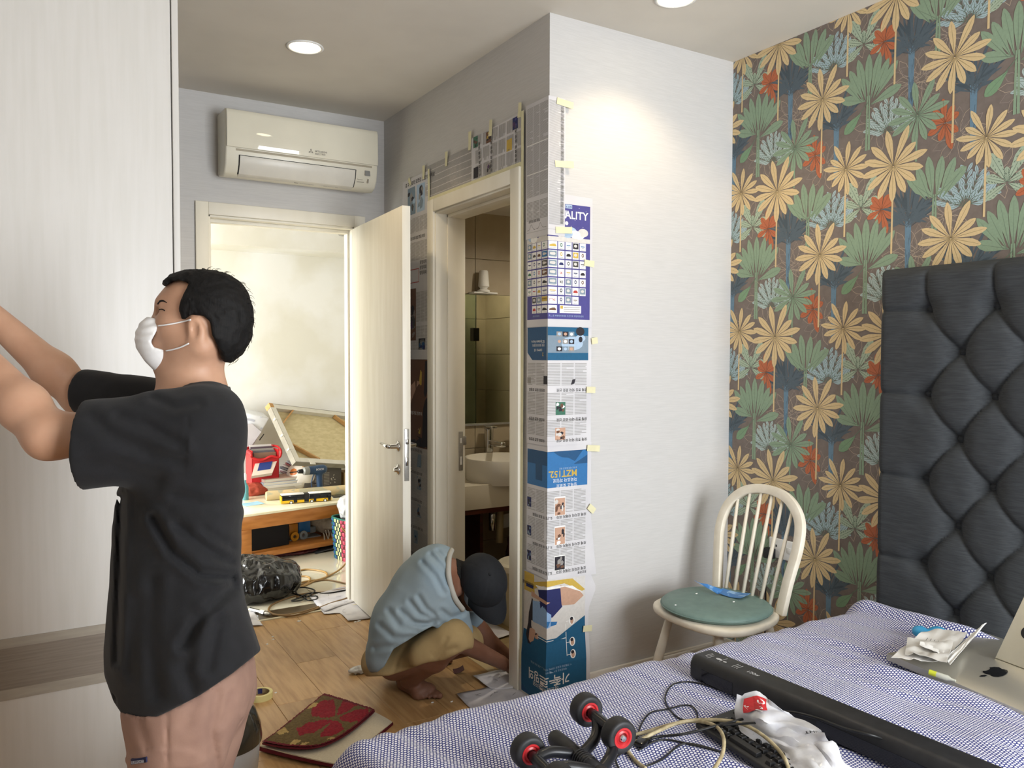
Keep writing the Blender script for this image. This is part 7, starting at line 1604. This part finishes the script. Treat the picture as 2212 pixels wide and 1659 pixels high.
def body2(P):
    d = near(P, HC2, .2, head2)
    d = smin(d, capsule(P, HP(-.03, -.06, 0), K(958, 1240, 3.34), .050, .060), .03)
    d = smin(d, capsule(P, K(935, 1255, 3.33), K(870, 1400, 3.38), .10, .10), .06); d = smin(d, capsule(P, shA, shB, .05, .05), .06)
    for sh, el, wr in ((shA, elA, wrA), (shB, elB, wrB)): d = smin(d, capsule(P, sh, el, .046, .040), .03); d = smin(d, capsule(P, el, wr, .042, .029), .03)
    d = smin(d, near(P, wrA, .22, lambda Q: hand(Q, wrA, hdA-wrA, _u*.9-_f*.4, -1, .95, .5)), .012); d = smin(d, near(P, wrB, .22, lambda Q: hand(Q, wrB, nrm(_r*.8-_u*.5), _u, 1, .95, .5)), .012)
    for hp, kn, an in ((hipA, kneeA, ankA), (hipB, kneeB, ankB)): d = smin(d, capsule(P, hp, kn, .07, .05), .05); d = smin(d, capsule(P, kn, kn*.6+an*.4, .050, .054), .03); d = smin(d, capsule(P, kn*.6+an*.4, an, .054, .034), .03)
    d = smin(d, near(P, heelA+footd*.5, .2, lambda Q: foot(Q, heelA, footd, 1.0, 1)), .025); d = smin(d, near(P, (heelB+toeB)/2, .2, lambda Q: foot(Q, heelB, toeB-heelB, 1.0, 1)), .025); return d
sdf_obj('body', body2, V(1.12, 2.60, -.005), V(2.14, 3.80, .96), .0047, skin2, man2)
m_blue = pm('faded_blue_jersey', '#7f8c92', .85, '#6b8090', scale=2.6, mix=(.4, .62), bump=.1, bscale=200, detail=4)
SF = [([(880, 1345), (912, 1350), (945, 1340)], 5), ([(865, 1320), (895, 1345), (935, 1348)], 5), ([(885, 1300), (905, 1325), (938, 1340)], 5), ([(840, 1320), (862, 1352), (900, 1362)], 6), ([(820, 1350), (850, 1378), (900, 1375)], 6), ([(930, 1198), (955, 1225), (972, 1262)], 5), ([(912, 1215), (940, 1245), (958, 1280)], 5), ([(945, 1190), (968, 1215), (978, 1245)], 4), ([(810, 1400), (850, 1395), (890, 1375)], 6), ([(905, 1290), (920, 1315), (940, 1330)], 5), ([(955, 1320), (975, 1335), (1000, 1325)], 5), ([(960, 1350), (990, 1355)], 5)]
def shirt2(P):
    x, y, z = to_px(P)
    d = None
    for dz in (-.07, .10):
        c = chain(P, [K(852, 1412, ZN+dz), K(884, 1348, ZN+dz), K(930, 1276, ZN+dz), K(944, 1230, ZN+dz)], [.118, .145, .140, .098], None, .06); d = c if d is None else smin(d, c, .06)
    d = smin(d, ellip(P, K(925, 1265, ZN+.02), (.12, .13, .22), CR), .06); d = smin(d, capsule(P, shA+_r*-.01, shB, .080, .080), .06)
    s1 = smax(capsule(P, shA, elA, .082, .070), -plane(P, shA*.10+elA*.90, shA-elA), .006); s2 = smax(capsule(P, shB, elB, .075, .068), -plane(P, shB*.25+elB*.75, shB-elB), .006); d = smin(d, s1, .045); d = smin(d, s2, .04)
    disp = 0
    for pl, w in SF: q = polyline_d(x, y, pl); disp = disp+.006*np.exp(-(q/w)**2)-.003*np.exp(-((q-2*w)/(1.2*w))**2)
    d = d+np.where(z < 3.42, disp, 0)+.004*vnoise(P*12)
    cutl = np.interp(x, [770, 800, 815, 830, 850, 880, 905, 935, 960, 1010], [1448, 1453, 1452, 1440, 1402, 1384, 1368, 1352, 1372, 1395]); d = smax(d, (y-cutl)*.0019*.8, .006)
    d = smax(d, -capsule(P, HP(-.03, -.06, 0), K(972, 1240, 3.34), .066, .070), .008); d = smax(d, -polysd(x, y, [(992, 1165), (976, 1200), (974, 1238), (979, 1268), (990, 1298), (1008, 1320), (1070, 1320), (1070, 1165)])*.0019, .005); return d
sdf_obj('shirt', shirt2, V(1.05, 2.55, .0), V(2.0, 3.85, .98), .006, m_blue, man2)
colp = []
for x, y in ((976, 1188), (970, 1205), (969, 1238), (974, 1266), (984, 1294), (1000, 1316)):
    c = surf_hit(shirt2, x, y, 2.9, 3.6); colp.append(c-_f*.004)
G().tube(spline(colp, 6), [.011]*31, 8).obj('collar', pm('collar_grey', '#9a978f', .85), man2, smooth=True)
m_kh = pm('khaki_cotton', '#978058', .9, '#8c7650', scale=14, bump=.1, bscale=240)
def shorts2(P):
    x, y, z = to_px(P); d = ellip(P, K(852, 1425, 3.36), (.135, .085, .19), CR)
    for hp, kn in ((hipA, kneeA), (hipB, kneeB)): c = capsule(P, hp, kn, .092, .078); d = smin(d, c, .04)
    hemc = plane(P, kneeA+(_r*.030-_u*.045), nrm(_r*.55-_u*.9)); d2 = smin(d, capsule(P, kneeA+_r*-.01, kneeA-_r*.10-_u*.055, .080, .072), .03); d = d2
    disp = .008*np.exp(-(polyline_d(x, y, [(945, 1425), (962, 1405), (985, 1400)])/5)**2)+.008*np.exp(-(polyline_d(x, y, [(935, 1415), (955, 1395), (965, 1380)])/5)**2)+.005*np.exp(-(polyline_d(x, y, [(850, 1455), (862, 1420), (878, 1395)])/4)**2)
    d = d+disp+.003*vnoise(P*16); cut = np.interp(x, [780, 840, 880, 920, 960, 1010], [1462, 1460, 1447, 1432, 1426, 1402]); return smax(d, (y-cut)*.0019*.85, .006)
sdf_obj('shorts', shorts2, V(1.05, 2.55, .02), V(1.95, 3.85, .60), .006, m_kh, man2)
m_cap = pm('navy_cap', '#0d0f14', .85, '#111419', scale=60, bump=.1, bscale=300)
def cap2(P):
    q = (P-HC2.astype(np.float32))@HR; d = ellip(P, HP(.002, .008, 0), (.116, .114, .100), HR); d = smax(d, -(q[:, 1]-.018+.10*q[:, 0]*.4), .004); an = np.arctan2(q[:, 2], q[:, 0]); d = d+.0016*np.exp(-(np.abs(((an*6/math.pi+12) % 2)-1)/.08)**2); return d
cp_ = thing('cap', 'dark navy baseball cap worn by the crouching man', 'cap', HC2)
cp_.name = 'cap'; cp_.parent = man2; cp_.location = tuple(HC2-np.array(man2.location)); del cp_['category']
sdf_obj('crown', cap2, HC2-.15, HC2+.15, .0045, m_cap, cp_)
def vis(u, v):
    a = (v-.5)*2*1.15; rad = .100+.085*u*math.cos(a*.85)**.8; return HP((rad+.006)*math.cos(a), .018-.030*u-.030*math.sin(a)**2*u, .098*math.sin(a)*(1-.05*u))
G().sheet(vis, 10, 22, .004).obj('visor', m_cap, cp_, smooth='auto')
G().lathe([(.001, .006), (.006, .004), (.007, 0)], 12, HP(0, .121, 0), UPH).obj('cap_button', m_cap, cp_, smooth=True)
def hair2(P): q = (P-HC2.astype(np.float32))@HR; d = ellip(P, HP(-.004, .0, 0), (.104, .106, .086), HR); d = smax(d, q[:, 1]-.03, .005); d = smax(d, q[:, 0]-.005+.0*q[:, 1], .006); d = smax(d, -(q[:, 1]+.085+.4*q[:, 0]), .006); return d+.0015*vnoise(P*180)
_hair2 = hair2
def hair2(P):
    x, y, z = to_px(P); n2_ = smax(body2(P)-.004, polysd(x, y, [(984, 1190), (1010, 1185), (1016, 1250), (1008, 1262), (998, 1262), (988, 1240)])*.0019, .004); return smin(_hair2(P), np.maximum(n2_, z-3.46), .004)+.0012*vnoise(P*200)
sdf_obj('hair', hair2, HC2-.16, HC2+.14, .0045, m_hair, man2, 0)
def mask2(P): q = (P-HC2.astype(np.float32))@HR; d = ellip(P, HP(.045, -.085, 0), (.068, .066, .074), HR); return smax(smax(d, -(q[:, 0]-.004), .004), q[:, 1]+.032, .004)
sdf_obj('face_mask', mask2, HC2-.2, HC2+.2, .005, pm('mask_white', '#e6e4e2', .8), man2)
for b in (-.03, -.06): G().tube(spline([HP(-.01, b+.012, -.082), HP(.02, b-.010, -.076), HP(.045, b-.02, -.062)], 4), .0018, 6).obj('ear_loop', pm('elastic_white', '#efeeec', .7), man2, smooth=True)

for _q in _TS: bpy.data.scenes.remove(_q)
